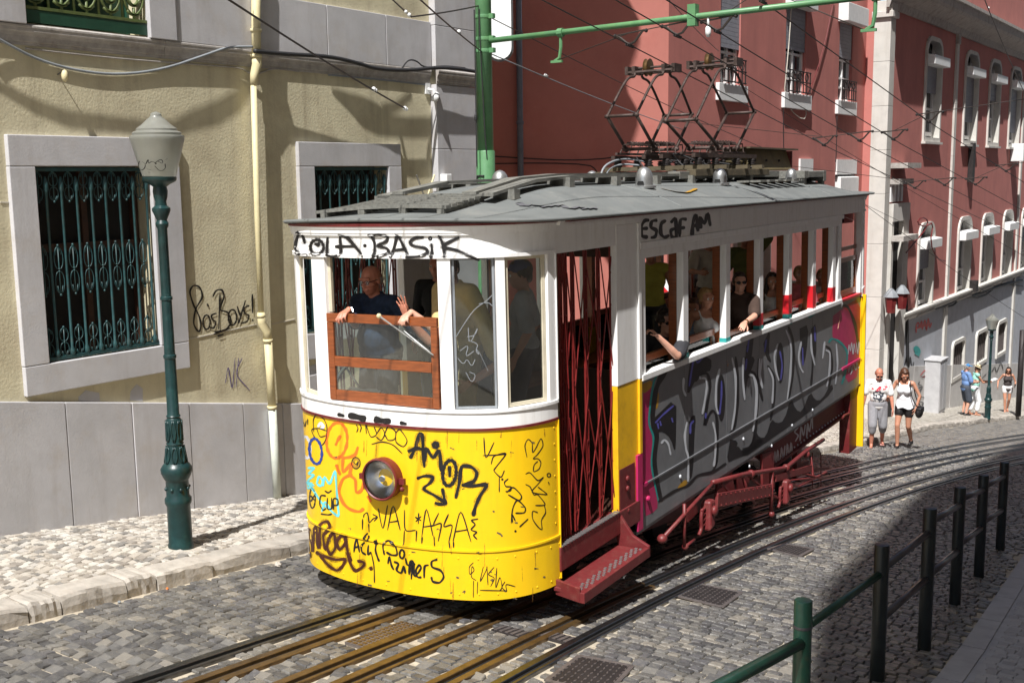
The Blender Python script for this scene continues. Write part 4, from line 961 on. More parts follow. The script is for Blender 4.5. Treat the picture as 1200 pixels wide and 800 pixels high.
fcable(B_, [(978, -5), (965, 60), (945, 118), (932, 130), (920, 125)], .014, M['redline'], "loose reddish cable hanging between two shuttered windows")
fcable(B_, [(928, 0), (924, 60), (918, 118), (935, 138), (945, 140), (944, 118)], .012, M['cable_w'], "pale cable looping below the middle shuttered window")
fcable(B_, [(918, 118), (918, 170), (920, 188)], .01, M['cable_b'], "thin vertical cable below the middle window")
fcable(B_, [(981, 132), (980, 180), (979, 190)], .01, M['cable_b'], "thin vertical cable below the window with the white box")
fcable(B_, [(1031, 0), (1030, 140), (1027, 240)], .02, M['cable_b'], "dark cable running down beside the white corner pilaster")
fcable(R_, [(1064, 372), (1090, 362), (1100, 361), (1120, 352), (1145, 345), (1165, 337), (1198, 328)], .05, M['cable_b'], "thick black cable bundle along the foot of the red wall")
fcable(R_, [(1064, 368), (1095, 355), (1112, 362), (1130, 346), (1150, 350), (1172, 332), (1198, 335)], .03, M['cable_b'], "loose black cables weaving over the bundle")
fcable(R_, [(1060, 295), (1061, 330), (1063, 380), (1064, 430)], .05, M['cable_b'], "black riser cable beside the corner doorway")
fcable(B_, [(1015, 330), (1028, 318), (1040, 305), (1058, 300)], .035, M['cable_b'], "tangled black cables reaching the house corner")
mb = MB(); q = R_.px(1075, 258, .4)
pts = [R_.p(*R_.px(x, y, .4), .4) for x, y in ((1062, 296), (1077, 278), (1085, 268), (1088, 258), (1080, 254), (1074, 262), (1085, 266), (1094, 260), (1090, 285), (1098, 303), (1108, 306))]
mb.tube(smooth_line(pts, 1), .022, 5); tag(mb.build("bent_tube", M['redline'], None), "bent red iron bracket on the lower window nearest the corner", "bracket")
for x, y in ((1066, 257), (1064, 270)):
    pass
a, z = R_.px(1192, 179, .2); mb = MB(); R_.box(mb, a - .35, a + .35, z - .35, z + .35, .01, .5); tag(mb.build("air_conditioner", M['acbox'], None, bevel=.02), "white air conditioner box on the red wall at the right edge", "air conditioner")
a, z = R_.px(1142.5, 188, .2); mb = MB(); R_.box(mb, a - .16, a + .16, z - .75, z + .6, .01, .18); tag(mb.build("wall_bracket", M['iron_d'], None), "dark bracket hanging below the upper windows of the red wall", "bracket")
a, z = R_.px(1142, 335, .2); mb = MB(); R_.box(mb, a - .16, a + .16, z - .2, z + .2, .01, .3); tag(mb.build("meter_box", M['iron_d'], None), "small black box by the third lower window", "box")
# grey service cabinet by the wall
p0 = on_ground(1085, 481, SIDE_UP); root = empty("service_cabinet", (XR + .3, R_.px(1085, 470)[0], gz(0, R_.px(1085, 470)[0]) + SIDE_UP), "pale grey service cabinet with graffiti standing against the red house base", "cabinet")
mb = MB(); mb.box(-.28, .22, -.45, .45, 0, 1.75); mb.build("body", M['ribgrey'], root, bevel=.02); mb = MB(); mb.box(-.3, .25, -.48, .48, 1.755, 1.80); mb.build("lid", M['ribgrey'], root, bevel=.01)
mb = MB(); mb.box(.222, .232, -.40, -.01, .12, 1.65); mb.box(.222, .232, .01, .40, .12, 1.65); mb.build("door", M['ribgrey'], root)

# facade on the right hand side of the street, out of the picture: it shades the lower right
xf = 2.2
def caster(px, py):
    g = on_ground(px, py); Lr = (xf - g[0]) / (SUN_DIR[0]); q = g + TO_SUN / math.hypot(TO_SUN[0], TO_SUN[1]) * Lr; return q
c1_, c2_, c3_ = caster(952, 745), caster(962, 690), caster(1078, 573)
far_z = caster(1200, 517)
shade = empty("shade_house", (0, 0, 0), "tall pale plastered house beyond the right edge of the picture, shading the railing", "house")
prof = [(c1_[1], -14), (c1_[1], c1_[2]), (c2_[1], c2_[2]), (c3_[1], c3_[2]), (far_z[1], far_z[2]), (60, far_z[2]), (60, -16)]
mb = MB(); mb.prism(prof, 0, 12, lambda a, z, d: (xf + d, a, z)); mb.build("wall", M['facadeR'], shade)
for k in range(5):
    for j in range(4):
        y = c3_[1] + 4 + k * 4; z = -1 + j * 4.4
        mb = MB(); mb.box(xf - .03, xf + .01, y - .6, y + .6, z, z + 2); wv = mb.build("window", M['whitestone'], shade); mb = MB(); mb.box(xf - .035, xf - .028, y - .45, y + .45, z + .15, z + 1.85); mb.build("pane", M['pane'], wv)
# ================================================================== STREET FURNITURE
def lamp(base, prof, glassprof, k, label, grp):
    root = empty("street_lamp", tuple(base), label, "street lamp", grp)
    def seg(name, a, b, m=M['lamp'], n=18):
        pr = [(r * k, z * k) for r, z in prof if a - 1e-6 <= z <= b + 1e-6]
        mb = MB(); mb.lathe(pr, (0, 0, 0), n); return mb.build(name, m, root, auto=40)
    zs = [z for r, z in prof]
    return root, seg
lb = on_ground(212, 638, SIDE_UP + .01)
lm = lambda py: z_at(212 - (640 - py) * .0634, py, lb[0], lb[1]) - lb[2]
mpp = px_m(lb[0], lb[1], lb[2])
LP = [(14.5, 642), (14.5, 636), (13.6, 634), (13.3, 592), (15.2, 588), (15.2, 583), (13, 580), (13, 562), (14.5, 560), (17.5, 553), (18, 548), (15.5, 544), (12.6, 541), (10.4, 528), (9.4, 522), (9.4, 520.5), (10, 519), (9.2, 517), (8.6, 508), (9.4, 499), (8.8, 492), (7.2, 489), (8.2, 487), (6.8, 485), (6.3, 420), (7.3, 419), (7.3, 416), (6.1, 415), (5.7, 352), (6.8, 351), (6.8, 348), (5.6, 347), (5.3, 268), (6.8, 265), (7.2, 262), (5.5, 258), (8, 252), (10, 247), (10, 244), (6.5, 241), (6, 236), (7.5, 231), (8.2, 224), (7.2, 219), (11, 216), (17, 213), (18.4, 211), (18.4, 207.5), (16.5, 207)]
def build_lamp(base, k, label):
    root = empty("street_lamp", tuple(base), label, "street lamp", "cast iron street lamps")
    P = [(r * mpp * k, lm(py) * k) for r, py in LP]
    def seg(name, i, j, n=20):
        mb = MB(); mb.lathe(P[i:j], (0, 0, 0), n); return mb.build(name, M['lamp'], root, auto=38)
    seg("base", 0, 9); seg("base_collar", 8, 13)
    o = seg("vase", 12, 25); seg("shaft", 24, 35); seg("capital", 34, len(P))
    # leaf relief on the vase
    mb = MB()
    for i in range(8):
        a = 2 * math.pi * i / 8
        for (z0, z1, r0, r1, tw) in ((541, 522, 12.3, 9.6, .02), (516, 492, 8.9, 8.6, .0)):
            for s in (-1, 1):
                pts = [((r0 + (r1 - r0) * t) * mpp * k * 1.03 * math.cos(a + s * (.05 + .22 * math.sin(t * 3.1))), (r0 + (r1 - r0) * t) * mpp * k * 1.03 * math.sin(a + s * (.05 + .22 * math.sin(t * 3.1))), (lm(z0) + (lm(z1) - lm(z0)) * t) * k) for t in np.linspace(0, 1, 8)]
                mb.tube(pts, .009 * k, 5)
        a2 = a + .39; zb = (lm(571)) * k; rr = 13.2 * mpp * k
        mb.ball((rr * math.cos(a2), rr * math.sin(a2), zb), .018 * k, 8, 5)
    tag(mb.build("leaf_relief", M['lamp'], root, smooth=True), kind="stuff")
    GP = [(15.5, 208), (18, 206.5), (20.5, 198), (23.5, 186), (27, 172), (29.2, 163.5), (29.6, 161), (29.2, 159.4), (26.2, 158.6), (26.6, 156), (25.2, 154.6), (22.2, 153.4), (22.2, 151.2), (20.6, 149.8), (17, 147), (13, 143.2), (9.5, 139.5), (7, 137.6), (6.2, 136), (6, 134), (3.8, 132), (.8, 131)]
    mb = MB(); mb.lathe([(r * mpp * k, lm(py) * k) for r, py in GP], (0, 0, 0), 28); g = mb.build("lamp_shade", M['lampglass'], root, auto=30)
    if k == 1:
        mb = MB(); c = np.array((0, 0, 0.0)); 
        def hit(x, y):
            d = ray(x, y); r = 24.3 * mpp; 
            A = d[0] ** 2 + d[1] ** 2; Bq = -2 * (d[0] * base[0] + d[1] * base[1]); Cq = base[0] ** 2 + base[1] ** 2 - r * r
            t = (-Bq - math.sqrt(max(0, Bq * Bq - 4 * A * Cq))) / (2 * A); p = d * t - np.array(base); n = np.array((p[0], p[1], -.3)); return p + n / np.linalg.norm(n) * .012, n / np.linalg.norm(n)
        for st in ([(525, 600), (519, 620), (530, 636), (543, 630), (548, 612), (535, 602)], [(548, 612), (558, 590), (556, 612), (570, 600), (590, 612), (578, 610), (605, 590), (612, 612), (590, 600)], [(580, 618), (600, 640), (620, 630), (618, 610)], [(552, 630), (568, 634)], [(556, 642), (566, 643)], [(620, 596), (627, 590)]):
            pts = [hit(x / 3.2, y / 3.2) for x, y in smooth_line(st, 2)]; ribbon(mb, [p for p, n in pts], [n for p, n in pts], .009)
        mb.build("graffiti", M['black_paint'], root)
    return root
build_lamp(lb, 1.0, "dark teal cast iron lamp post with frosted urn lamp on the sunlit pavement at left")
fl = on_ground(1157, 490, SIDE_UP); fz = z_at(1163, 368, fl[0], fl[1]) - fl[2]
build_lamp(fl, fz / lm(132), "small distant lamp post beside the couple reading a map")

# green tram pole with cross arm
PX, PY = -8.75, 12.0
PX = on_y(567, 60, PY)[0]
pole = empty("tram_pole", (PX, PY, gz(PX, PY) + SIDE_UP), "tall green overhead line pole rising behind the tram at the corner of the ochre house", "pole")
def pl(z): return z - pole.location.z
zb1 = on_y(570, 178, PY)[2]
mb = MB(); mb.lathe([(.17, 0), (.17, .1), (.125, .14), (.125, pl(zb1)), (.118, pl(zb1) + .015)], (0, 0, 0), 20); mb.build("lower_shaft", M['green'], pole, auto=40)
mb = MB(); mb.lathe([(.108, pl(zb1)), (.100, pl(5.0))], (0, 0, 0), 20); mb.build("upper_shaft", M['green'], pole, smooth=True)
for py in (20, 46, 60):
    z = on_y(567, py, PY)[2]; mb = MB(); mb.lathe([(.112, -.022), (.116, 0), (.112, .022)], (0, 0, pl(z)), 16); mb.box(.08, .17, -.03, .03, pl(z) - .03, pl(z) + .03); mb.build("clamp", M['green'], pole, auto=40)
mb = MB(); z0 = on_y(567, 12, PY)[2]
mb.tube([(.02, -.115, pl(z0)), (.03, -.125, pl(z0) - .35), (.075, -.105, pl(z0) - 1.6), (.09, -.09, pl(z0) - 1.9)], .008, 5); mb.tube([(-.07, -.1, pl(z0)), (-.06, -.11, pl(z0) - .5), (-.055, -.12, pl(z0) - 2)], .009, 5)
mb.ball((-.055, -.125, pl(on_y(566, 138, PY)[2])), (.02, .02, .06), 8, 6); mb.build("cable", M['cable_b'], pole)
mb = MB(); zz = on_y(570, 206, PY)[2]; mb.tube([(-.05, -.13, pl(zz) - .06), (-.045, -.13, pl(zz)), (.06, -.125, pl(zz))], .012, 5); mb.build("handle", M['cable_b'], pole)
a0 = on_y(585, 47, PY); a1 = on_y(985, 0, PY); dd = (a1 - a0) / np.linalg.norm(a1 - a0); ae = a0 + dd * 5.25
mb = MB(); mb.tube([np.array((PX, PY, a0[2])) - np.array(pole.location), ae - np.array(pole.location)], .035, 10); arm = mb.build("cross_arm", M['green'], pole, smooth=True)
def on_arm(px):
    t = on_y(px, 30, PY)[0]; k = (t - a0[0]) / dd[0]; return a0 + dd * k - np.array(pole.location)
for px, hook in ((657, True), (812, False), (1025, True)):
    q = on_arm(px); mb = MB(); mb.lathe([(.055, -.035), (.055, .035)], q, 10, dd)
    if hook:
        mb.tube([q, q + (0, 0, -.18), q + (-.02, 0, -.3), q + (-.09, 0, -.34)], .022, 6); mb.box(q[0] - .14, q[0] + .02, q[1] - .02, q[1] + .02, q[2] - .36, q[2] - .33)
    else: mb.box(q[0] - .05, q[0] + .05, q[1] - .05, q[1] + .05, q[2] - .1, q[2] + .14)
    mb.build("bracket", M['green'], pole)
q = on_arm(830); mb = MB(); mb.tube([q, q + (0, 0, -.14)], .016, 6); mb.lathe([(.02, -.12), (.035, -.14), (.035, -.2), (.02, -.24)], q, 8); mb.build("insulator", M['acbox'], pole, smooth=True)
# overhead wires
def wire(pts, r, lab, matr=None, cat="wire", grp="overhead wires"):
    mb = MB(); mb.tube([np.array(p) for p in pts], r, 6); return tag(mb.build("overhead_wire", matr or M['wire'], None, smooth=True), lab, cat, grp)
WL = ["contact wire touching the nearer left pantograph of the tram", "contact wire touching the right pantograph of the tram", "contact wire passing just right of the tram pantographs", "contact wire farthest right, crossing the white corner pilaster"]
def plane_pt(px, py, slope_px=None): return None
WXY = []
for i, (q0, q1) in enumerate([((738, 53), (770, 72)), ((794, 42), (830, 66)), ((841, 37), (905, 82)), ((894, 2), (1058, 142))]):
    p0 = on_y(*q0, PY)
    fx = [lambda y: (rail_x(0)(y) + rail_x(1)(y)) / 2, lambda y: (rail_x(1)(y) + rail_x(2)(y)) / 2, None, None][i]
    # the wire follows the street: same fall as the ground
    pts = []
    dxy = (-.03, -.03, -.02, -.015)[i]
    base = np.array((p0[0], p0[1], p0[2])); 
    for y in (-2, 4, 12.0, 20, 30, 45, 70):
        x = base[0] + (y - PY) * dxy + max(0, y - 20) * .03
        pts.append((x, y, base[2] - GS * (y - PY)))
    WXY.append((base, dxy)); wire(pts, .008, WL[i])
def wire_at(i, y): b, d = WXY[i]; return np.array((b[0] + (y - PY) * d + max(0, y - 20) * .03, y, b[2] - GS * (y - PY)))
def hanger(p, lab):
    r = empty("wire_hanger", tuple(p), lab, "wire hanger", "hangers on the contact wires"); mb = MB()
    mb.tube([(-.2, .0, .12), (-.14, .0, .10), (-.05, 0, .03), (0, 0, .01), (.06, 0, .03), (.17, 0, .15), (.22, 0, .15)], .015, 5); mb.tube([(-.2, 0, .12), (.2, 0, .16)], .01, 5); mb.build("yoke", M['wire'], r)
    mb = MB(); mb.tube([(0, -.08, .0), (0, .08, -.012)], .02, 6); mb.ball((-.2, 0, .12), .025, 6, 4); mb.ball((.22, 0, .15), .025, 6, 4); mb.build("clamp", M['iron_d'], r)
SP = [(PY, "under the green arm"), (19.5, "on the second cross wire"), (25.5, "on the third cross wire")]
for j, (y, nm) in enumerate(SP):
    ps = [wire_at(i, y) for i in range(4)]
    if j == 0: ends = [on_arm(657) + np.array(pole.location) + (-.1, 0, -.34), on_arm(1025) + np.array(pole.location) + (-.1, 0, -.34)]
    else: ends = [np.array((XB + .05, y, ps[0][2] + .55)), np.array((xf, y, ps[3][2] + .9))]
    wire([ends[0]] + [p + (0, 0, .14) for p in ps] + [ends[1]], .006, ["cross wire slung under the green arm", "second cross wire over the tram roof box", "third cross wire in front of the white corner pilaster"][j])
    for i, p in enumerate(ps): hanger(p, ("first", "second", "third", "fourth")[i] + " hanger from the left " + nm)
def span(q0, d0, q1, d1, r, lab, bead=None, matr=None):
    p0 = ray(*q0); p0 = p0 * (d0 / (p0 @ C_F)); p1 = ray(*q1); p1 = p1 * (d1 / (p1 @ C_F))
    pts = [p0 + (p1 - p0) * t + np.array((0, 0, -.10 * math.sin(math.pi * t))) * (np.linalg.norm(p1 - p0) / 20) for t in np.linspace(0, 1, 12)]
    o = wire(pts, r, lab, matr)
    if bead:
        for t in bead:
            mb = MB(); c = p0 + (p1 - p0) * t; mb.ball(tuple(c), .024, 8, 6); mb.ball(tuple(c + (p1 - p0) / np.linalg.norm(p1 - p0) * .05), .02, 8, 6); tag(mb.build("insulator", M['acbox'], None, smooth=True), ("upper" if t == bead[0] else "lower") + " white ball insulator on the " + " ".join(lab.split()[:9]), "insulator", "ball insulators on span wires")
dp = float(np.array((PX, PY, 1.6)) @ C_F)
span((455, -35), 9.5, (566, 62), dp, .009, "dark span wire slanting down to the green pole from the upper left", bead=[.66])
span((577, 64), dp, (800, 152), 21, .008, "lower span wire running right from the green pole", bead=[.21], matr=M['cable'])
span((577, 22), dp, (905, 178), 24, .007, "upper span wire running right from the green pole")
span((566, 6), dp, (482, 20), 12.3, .009, "short stay wire from the green pole to the ochre house")
span((482, 20), 12.3, (458, -2), 12.2, .009, "stay wire anchored above the stone band", bead=[.1])
span((262, -4), 8.3, (476, 128), 12.15, .010, "black service wire slanting down across the ochre house", bead=[.76, .99])
span((1142, -30), 24, (1200, 108), 34, .012, "dark wire dropping across the upper right windows", bead=[.22])
span((780, -4), 15, (842, 60), 20, .006, "thin wire passing under the green arm", bead=[.3])
for a, b, lab in (((820, 180), (1010, 262), "thin wire crossing the red wall low down"), ((735, 95), (1060, 262), "thin wire falling behind the pantographs"), ((860, 95), (1200, 300), "thin dark wire falling across the right windows"), ((1000, 230), (1200, 372), "lower thin dark wire falling across the right windows")):
    span(a, 22, b, 30, .006, lab)
# white rounded panel (back of a traffic mirror) behind the pole and the round sign seen through the tram
pan = on_y(585, 20, 13.3); root = empty("sign_panel", tuple(pan), "white rounded sign panel edge on behind the green pole", "sign")
ex = np.array((.80, .6, 0)); Rr = .17; 
def pf(a, b, d): return tuple(ex * a + np.array((0, 0, b)) + np.array((.6, -.8, 0)) * d)
cap = [(Rr * math.cos(t), -.42 + Rr * math.sin(t)) for t in np.linspace(math.pi, 2 * math.pi, 12)] + [(Rr, .8), (-Rr, .8)]
mb = MB(); mb.prism(cap, -.02, .02, pf); mb.build("panel", M['signwhite'], root)
cap2 = [(x * 1.17, y * 1.05) for x, y in cap]; mb = MB(); mb.prism(cap2, -.04, -.021, pf); mb.build("rim", M['signgrey'], root)
sg = on_x(792, 325, -8.75); root = empty("traffic_sign", (sg[0], sg[1], gz(sg[0], sg[1]) + SIDE_UP), "round white traffic sign with red ring seen through the tram windows", "sign")
h = sg[2] - root.location.z - .05; nrm = np.array((.35, -.93, 0)); nrm /= np.linalg.norm(nrm)
mb = MB(); mb.tube([(0, .03, 0), (0, .03, h + .3)], .03, 8); mb.build("post", M['alu'], root)
mb = MB(); mb.lathe([(.30, 0), (.30, .012)], (0, -.01, h), 28, nrm); mb.build("plate", M['signwhite'], root)
mb = MB(); 
for k in range(32):
    pass
sx_ = np.cross(nrm, (0, 0, 1.0)); pts = [np.array((0, -.01, h)) + nrm * .014 + .265 * (math.cos(t) * sx_ + math.sin(t) * np.array((0, 0, 1.0))) for t in np.linspace(0, 2 * math.pi, 40)]
ribbon(mb, pts, [nrm] * 40, .075); mb.build("ring", M['signred'], root)

# railing at the right
post_px = [((940, 702), (938, 832)), ((1043, 638), (1028, 792)), ((1095, 595), (1083, 756)), ((1127, 570), (1119, 704)), ((1155, 556), (1147, 672)), ((1179, 541), (1172, 641))]
railing = None; posts = []
for i, (t, b) in enumerate(post_px):
    g = on_ground(b[0], b[1], .03); zt = z_at(t[0], t[1], g[0], g[1]); posts.append((g, zt))
railing = empty("street_railing", tuple(posts[0][0]), "green and black tubular railing with round posts along the shaded right pavement", "railing")
ro = np.array(railing.location)
# extend beyond the frame
for i, (g, zt) in enumerate(posts):
    lp = g - ro; H = zt - g[2]; m_ = M['dgreen'] if i == 0 else M['railblack']
    mb = MB(); r = .062 if i == 0 else .056; mb.lathe([(r, -.1), (r, H - .015), (r * .93, H - .003), (r * .5, H)], lp, 18)
    o = mb.build("post", m_, railing, auto=40)
    if i == 0:
        tag(o, "green post with rusty cap"); mb = MB(); mb.lathe([(r + .003, H - .2), (r + .004, H - .19), (r + .003, H - .18)], lp, 18); mb.build("weld_ring", M['handrail'], railing)
def rail_pt(px, py, i): g, zt = posts[i]; return np.array((g[0], g[1], z_at(px, py, g[0], g[1]))) - ro
segs = [((940, 737), 0, (1043, 672), 1, .030), ((1043, 668), 1, (1095, 624), 2, .03), ((1095, 612), 2, (1127, 592), 3, .03), ((1127, 585), 3, (1155, 574), 4, .03), ((1155, 571), 4, (1179, 558), 5, .03),
        ((1095, 676), 2, (1127, 646), 3, .03), ((1127, 640), 3, (1155, 619), 4, .03), ((1155, 613), 4, (1179, 598), 5, .03), ((1043, 728), 1, (1095, 678), 2, .03)]
for a, i, b, j, r in segs:
    p, q = rail_pt(*a, i), rail_pt(*b, j); d = (q - p) / np.linalg.norm(q - p)
    mb = MB(); mb.tube([p, q], r, 10); mb.build("rail", M['dgreen'] if i == 0 else M['handrail'], railing, smooth=True)
g2 = on_ground(780, 930, .03); p = rail_pt(940, 752, 0); d0 = ray(845, 803); 
q = p + (np.array((posts[0][0][0], 0, 0)) * 0 + (posts[0][0] - posts[1][0])) * 2.4; q = p + np.array((-.02, -2.6, .30))
r0 = ray(850, 800); tt = (posts[0][0][0] - .03) / r0[0]; q1 = r0 * tt - ro; q = p + (q1 - p) * 2.5
mb = MB(); mb.tube([p, q], .043, 12); mb.build("rail", M['dgreen'], railing, smooth=True)
# dark pole at the right edge
ep = on_ground(1193, 487, SIDE_UP); mb = MB(); mb.lathe([(.09, 0), (.09, 2.9)], (0, 0, 0), 10); tag(mb.build("dark_post", M['iron_d'], None, loc=tuple(ep), smooth=True), "plain dark post at the right edge by the red house", "post")

# unseen strips added overhead, shaped to throw the swag shadows on the ochre wall
def shadow_strip(shpx, dist, lab, matr=M['acbox']):
    up = [L_.p(*L_.px(x, y)) for x, y, w_ in shpx]; 
    mb = MB(); vs = []
    for p, (x, y, w_) in zip(up, shpx):
        c = p + TO_SUN * dist; hw = w_ * .5 * px_m(*p)
        for dx in (-.005, .005): vs += [c + (dx, 0, hw), c + (dx, 0, -hw)]
    n = len(up); fs = []
    for i in range(n - 1):
        a, b = i * 4, (i + 1) * 4
        fs += [(a, a + 1, b + 1, b), (a + 2, b + 2, b + 3, a + 3), (a, b, b + 2, a + 2), (a + 1, a + 3, b + 3, b + 1)]
    fs += [(0, 2, 3, 1), ((n - 1) * 4, (n - 1) * 4 + 1, (n - 1) * 4 + 3, (n - 1) * 4 + 2)]
    mb.add(vs, fs); return tag(mb.build("shadow_strip", matr, None), lab, "shadow_strip", "unseen strips added to shade the ochre wall")
shadow_strip([(-30, 88, 10), (0, 102, 11), (40, 125, 14), (80, 140, 16), (130, 146, 15), (165, 150, 14), (205, 151, 14), (230, 140, 20), (255, 133, 24), (280, 118, 22), (296, 96, 14)], 2.5, "unseen drooping strip added above the lamp to shade the ochre wall")
shadow_strip([(322, 88, 8), (323, 110, 34), (330, 128, 44), (338, 140, 40), (345, 155, 8)], 2.5, "unseen short strip added above the downpipe to shade the ochre wall")
shadow_strip([(390, 108, 6), (408, 120, 18), (425, 132, 34), (442, 140, 34), (460, 148, 22), (480, 150, 20), (510, 150, 22)], 2.5, "cloth streamer hanging high above the barred window, outside the picture")
shadow_strip([(448, 128, 8), (465, 126, 9), (482, 112, 6)], 2.5, "thin cloth ribbon above the barred window, outside the picture")
shadow_strip([(470, 160, 12), (474, 180, 14), (478, 195, 4)], 2.6, "unseen small strip added above the house corner to shade the ochre wall")
# ================================================================== THE TRAM
T_X = np.array((.99777416, .06531735, .01343051)); T_Y = np.array((-.06533069, .99786351, .00055621)); T_Z = np.array((-.01336549, -.0014324, .99990965))
T_0 = np.array((-6.1979, 6.9118, -3.52325))
tram = empty("funicular_tram", (0, 0, 0), "yellow and white graffiti covered funicular tram descending the cobbled street with passengers leaning out", "tram")
tram.matrix_world = Matrix(((T_X[0], T_Y[0], T_Z[0], T_0[0]), (T_X[1], T_Y[1], T_Z[1], T_0[1]), (T_X[2], T_Y[2], T_Z[2], T_0[2]), (0, 0, 0, 1)))
TR3 = np.array((T_X, T_Y, T_Z))                       # world -> tram rotation
CAM_T = TR3 @ (-T_0)                                  # camera position in the tram frame
def tray(px, py): return TR3 @ ray(px, py)
def t_x(px, py, x=1.27): d = tray(px, py); return CAM_T + d * ((x - CAM_T[0]) / d[0])
def t_y(px, py, y): d = tray(px, py); return CAM_T + d * ((y - CAM_T[1]) / d[1])
def t_z(px, py, z): d = tray(px, py); return CAM_T + d * ((z - CAM_T[2]) / d[2])
def t_world(p): return T_0 + T_X * p[0] + T_Y * p[1] + T_Z * p[2]
def t_ground(y, x=0): 
    wy = T_0[1] + y; return gz(0, wy) - T_0[2]
HW = 1.27; LEN = 12.2
half = [(0, 0), (.2, .004), (.4, .026), (.55, .056), (.7, .098), (.83, .145), (.94, .205), (1.04, .285), (1.12, .38), (1.19, .50), (1.24, .64), (1.265, .76), (HW, .86)]
def arc_y(x): return float(np.interp(abs(x), [p[0] for p in half], [p[1] for p in half]))
full = [(-x * 1.05, y) for x, y in half[::-1]] + half[1:]
ARC = [tuple(p) for p in smooth_line(full, 2)]
AN = []
for i in range(len(ARC)):
    a = np.array(ARC[max(0, i - 1)]); b = np.array(ARC[min(len(ARC) - 1, i + 1)]); t = (b - a) / np.linalg.norm(b - a); AN.append((t[1], -t[0]))
def hit_front(px, py, off=0.0):
    d = tray(px, py); best = None
    for i in range(len(ARC) - 1):
        a = np.array(ARC[i]); e = np.array(ARC[i + 1]) - a
        M2 = np.array(((d[0], -e[0]), (d[1], -e[1])))
        det = np.linalg.det(M2)
        if abs(det) < 1e-9: continue
        t, s = np.linalg.solve(M2, a - CAM_T[:2])
        if t > 0 and -1e-6 <= s <= 1 + 1e-6 and (best is None or t < best[0]):
            n = np.array((AN[i][0] * (1 - s) + AN[i + 1][0] * s, AN[i][1] * (1 - s) + AN[i + 1][1] * s, 0)); best = (t, n / np.linalg.norm(n), i + s)
    if best is None: return hit_front(px + 1.0, py, off) if px < 420 else None
    return CAM_T + d * best[0] + best[1] * off, best[1], best[2]
def arc_strip(mb, u0, u1, z0, z1, o0, o1, mirror=False):
    """solid band following the curved front between arc indices u0..u1; o0 inner / o1 outer offset"""
    us = [u0] + [i for i in range(int(math.floor(u0)) + 1, int(math.ceil(u1)))] + [u1]
    ring = []
    for u in us:
        i = min(int(u), len(ARC) - 2); s = u - i
        p = np.array(ARC[i]) * (1 - s) + np.array(ARC[i + 1]) * s; n = np.array(AN[i]) * (1 - s) + np.array(AN[i + 1]) * s
        for o in (o0, o1):
            q = p + n * o; y = q[1] if not mirror else LEN - q[1]
            ring += [(q[0], y, z0), (q[0], y, z1)]
    m = len(us); fs = []
    for k in range(m - 1):
        a = 4 * k; b = a + 4
        fs += [(a, b, b + 1, a + 1), (a + 2, a + 3, b + 3, b + 2), (a + 1, b + 1, b + 3, a + 3), (a, a + 2, b + 2, b)]
    fs += [(0, 1, 3, 2), (4 * m - 4, 4 * m - 2, 4 * m - 1, 4 * m - 3)]
    mb.add(ring, fs)
NA = len(ARC) - 1
def tb(name, matr, *boxes, bevel=0.0, parent=tram):
    mb = MB()
    for b in boxes: mb.box(*b)
    return mb.build(name, matr, parent, bevel=bevel)
BELT = 1.45; WT = 2.87; SEAM = 0.42
# curved ends: apron, belt, upper band
for mir in (False, True):
    mb = MB(); arc_strip(mb, 0, NA, SEAM + .02, BELT, -.03, .0, mir); ap = mb.build("front_panel" if not mir else "rear_panel", M['yellow'], tram, auto=50)
    mb = MB(); arc_strip(mb, 0, NA, 0.0 if not mir else .0, SEAM - .003, -.03, .004, mir); ap2 = mb.build("front_skirt" if not mir else "rear_skirt", M['yellow'], tram, auto=50)
    mb = MB(); arc_strip(mb, 0, NA, SEAM, SEAM + .018, -.03, .014, mir); arc_strip(mb, 0, NA, SEAM - .002, SEAM, -.03, .006, mir); mb.build("seam_bead", M['yellow'], tram, auto=50)
    mb = MB(); arc_strip(mb, 0, NA, BELT + .001, BELT + .022, -.03, .012, mir); mb.build("red_lining", M['redline'], tram)
    mb = MB(); arc_strip(mb, 0, NA, BELT + .023, 1.60, -.05, .004, mir); arc_strip(mb, 0, NA, 1.60, 1.625, -.05, .016, mir); mb.build("sill_band", M['white'], tram, auto=50)
    mb = MB(); arc_strip(mb, 0, NA, WT + .03, 3.055, -.05, .004, mir); mb.build("header_band", M['white'], tram, auto=50)
    mb = MB(); arc_strip(mb, 0, NA, WT, WT + .029, -.06, .02, mir); mb.build("header_bead", M['white'], tram, auto=50)
    mb = MB(); arc_strip(mb, 0, NA, 3.056, 3.075, -.05, .02, mir); arc_strip(mb, 0, NA, 3.075, 3.115, -.05, .026, mir); arc_strip(mb, 0, NA, 3.115, 3.13, -.05, .036, mir); mb.build("cornice", M['white'], tram, auto=50)
    mb = MB(); arc_strip(mb, 0, NA, 3.131, 3.158, -.05, .044, mir); mb.build("red_cornice_line", M['redline'], tram)
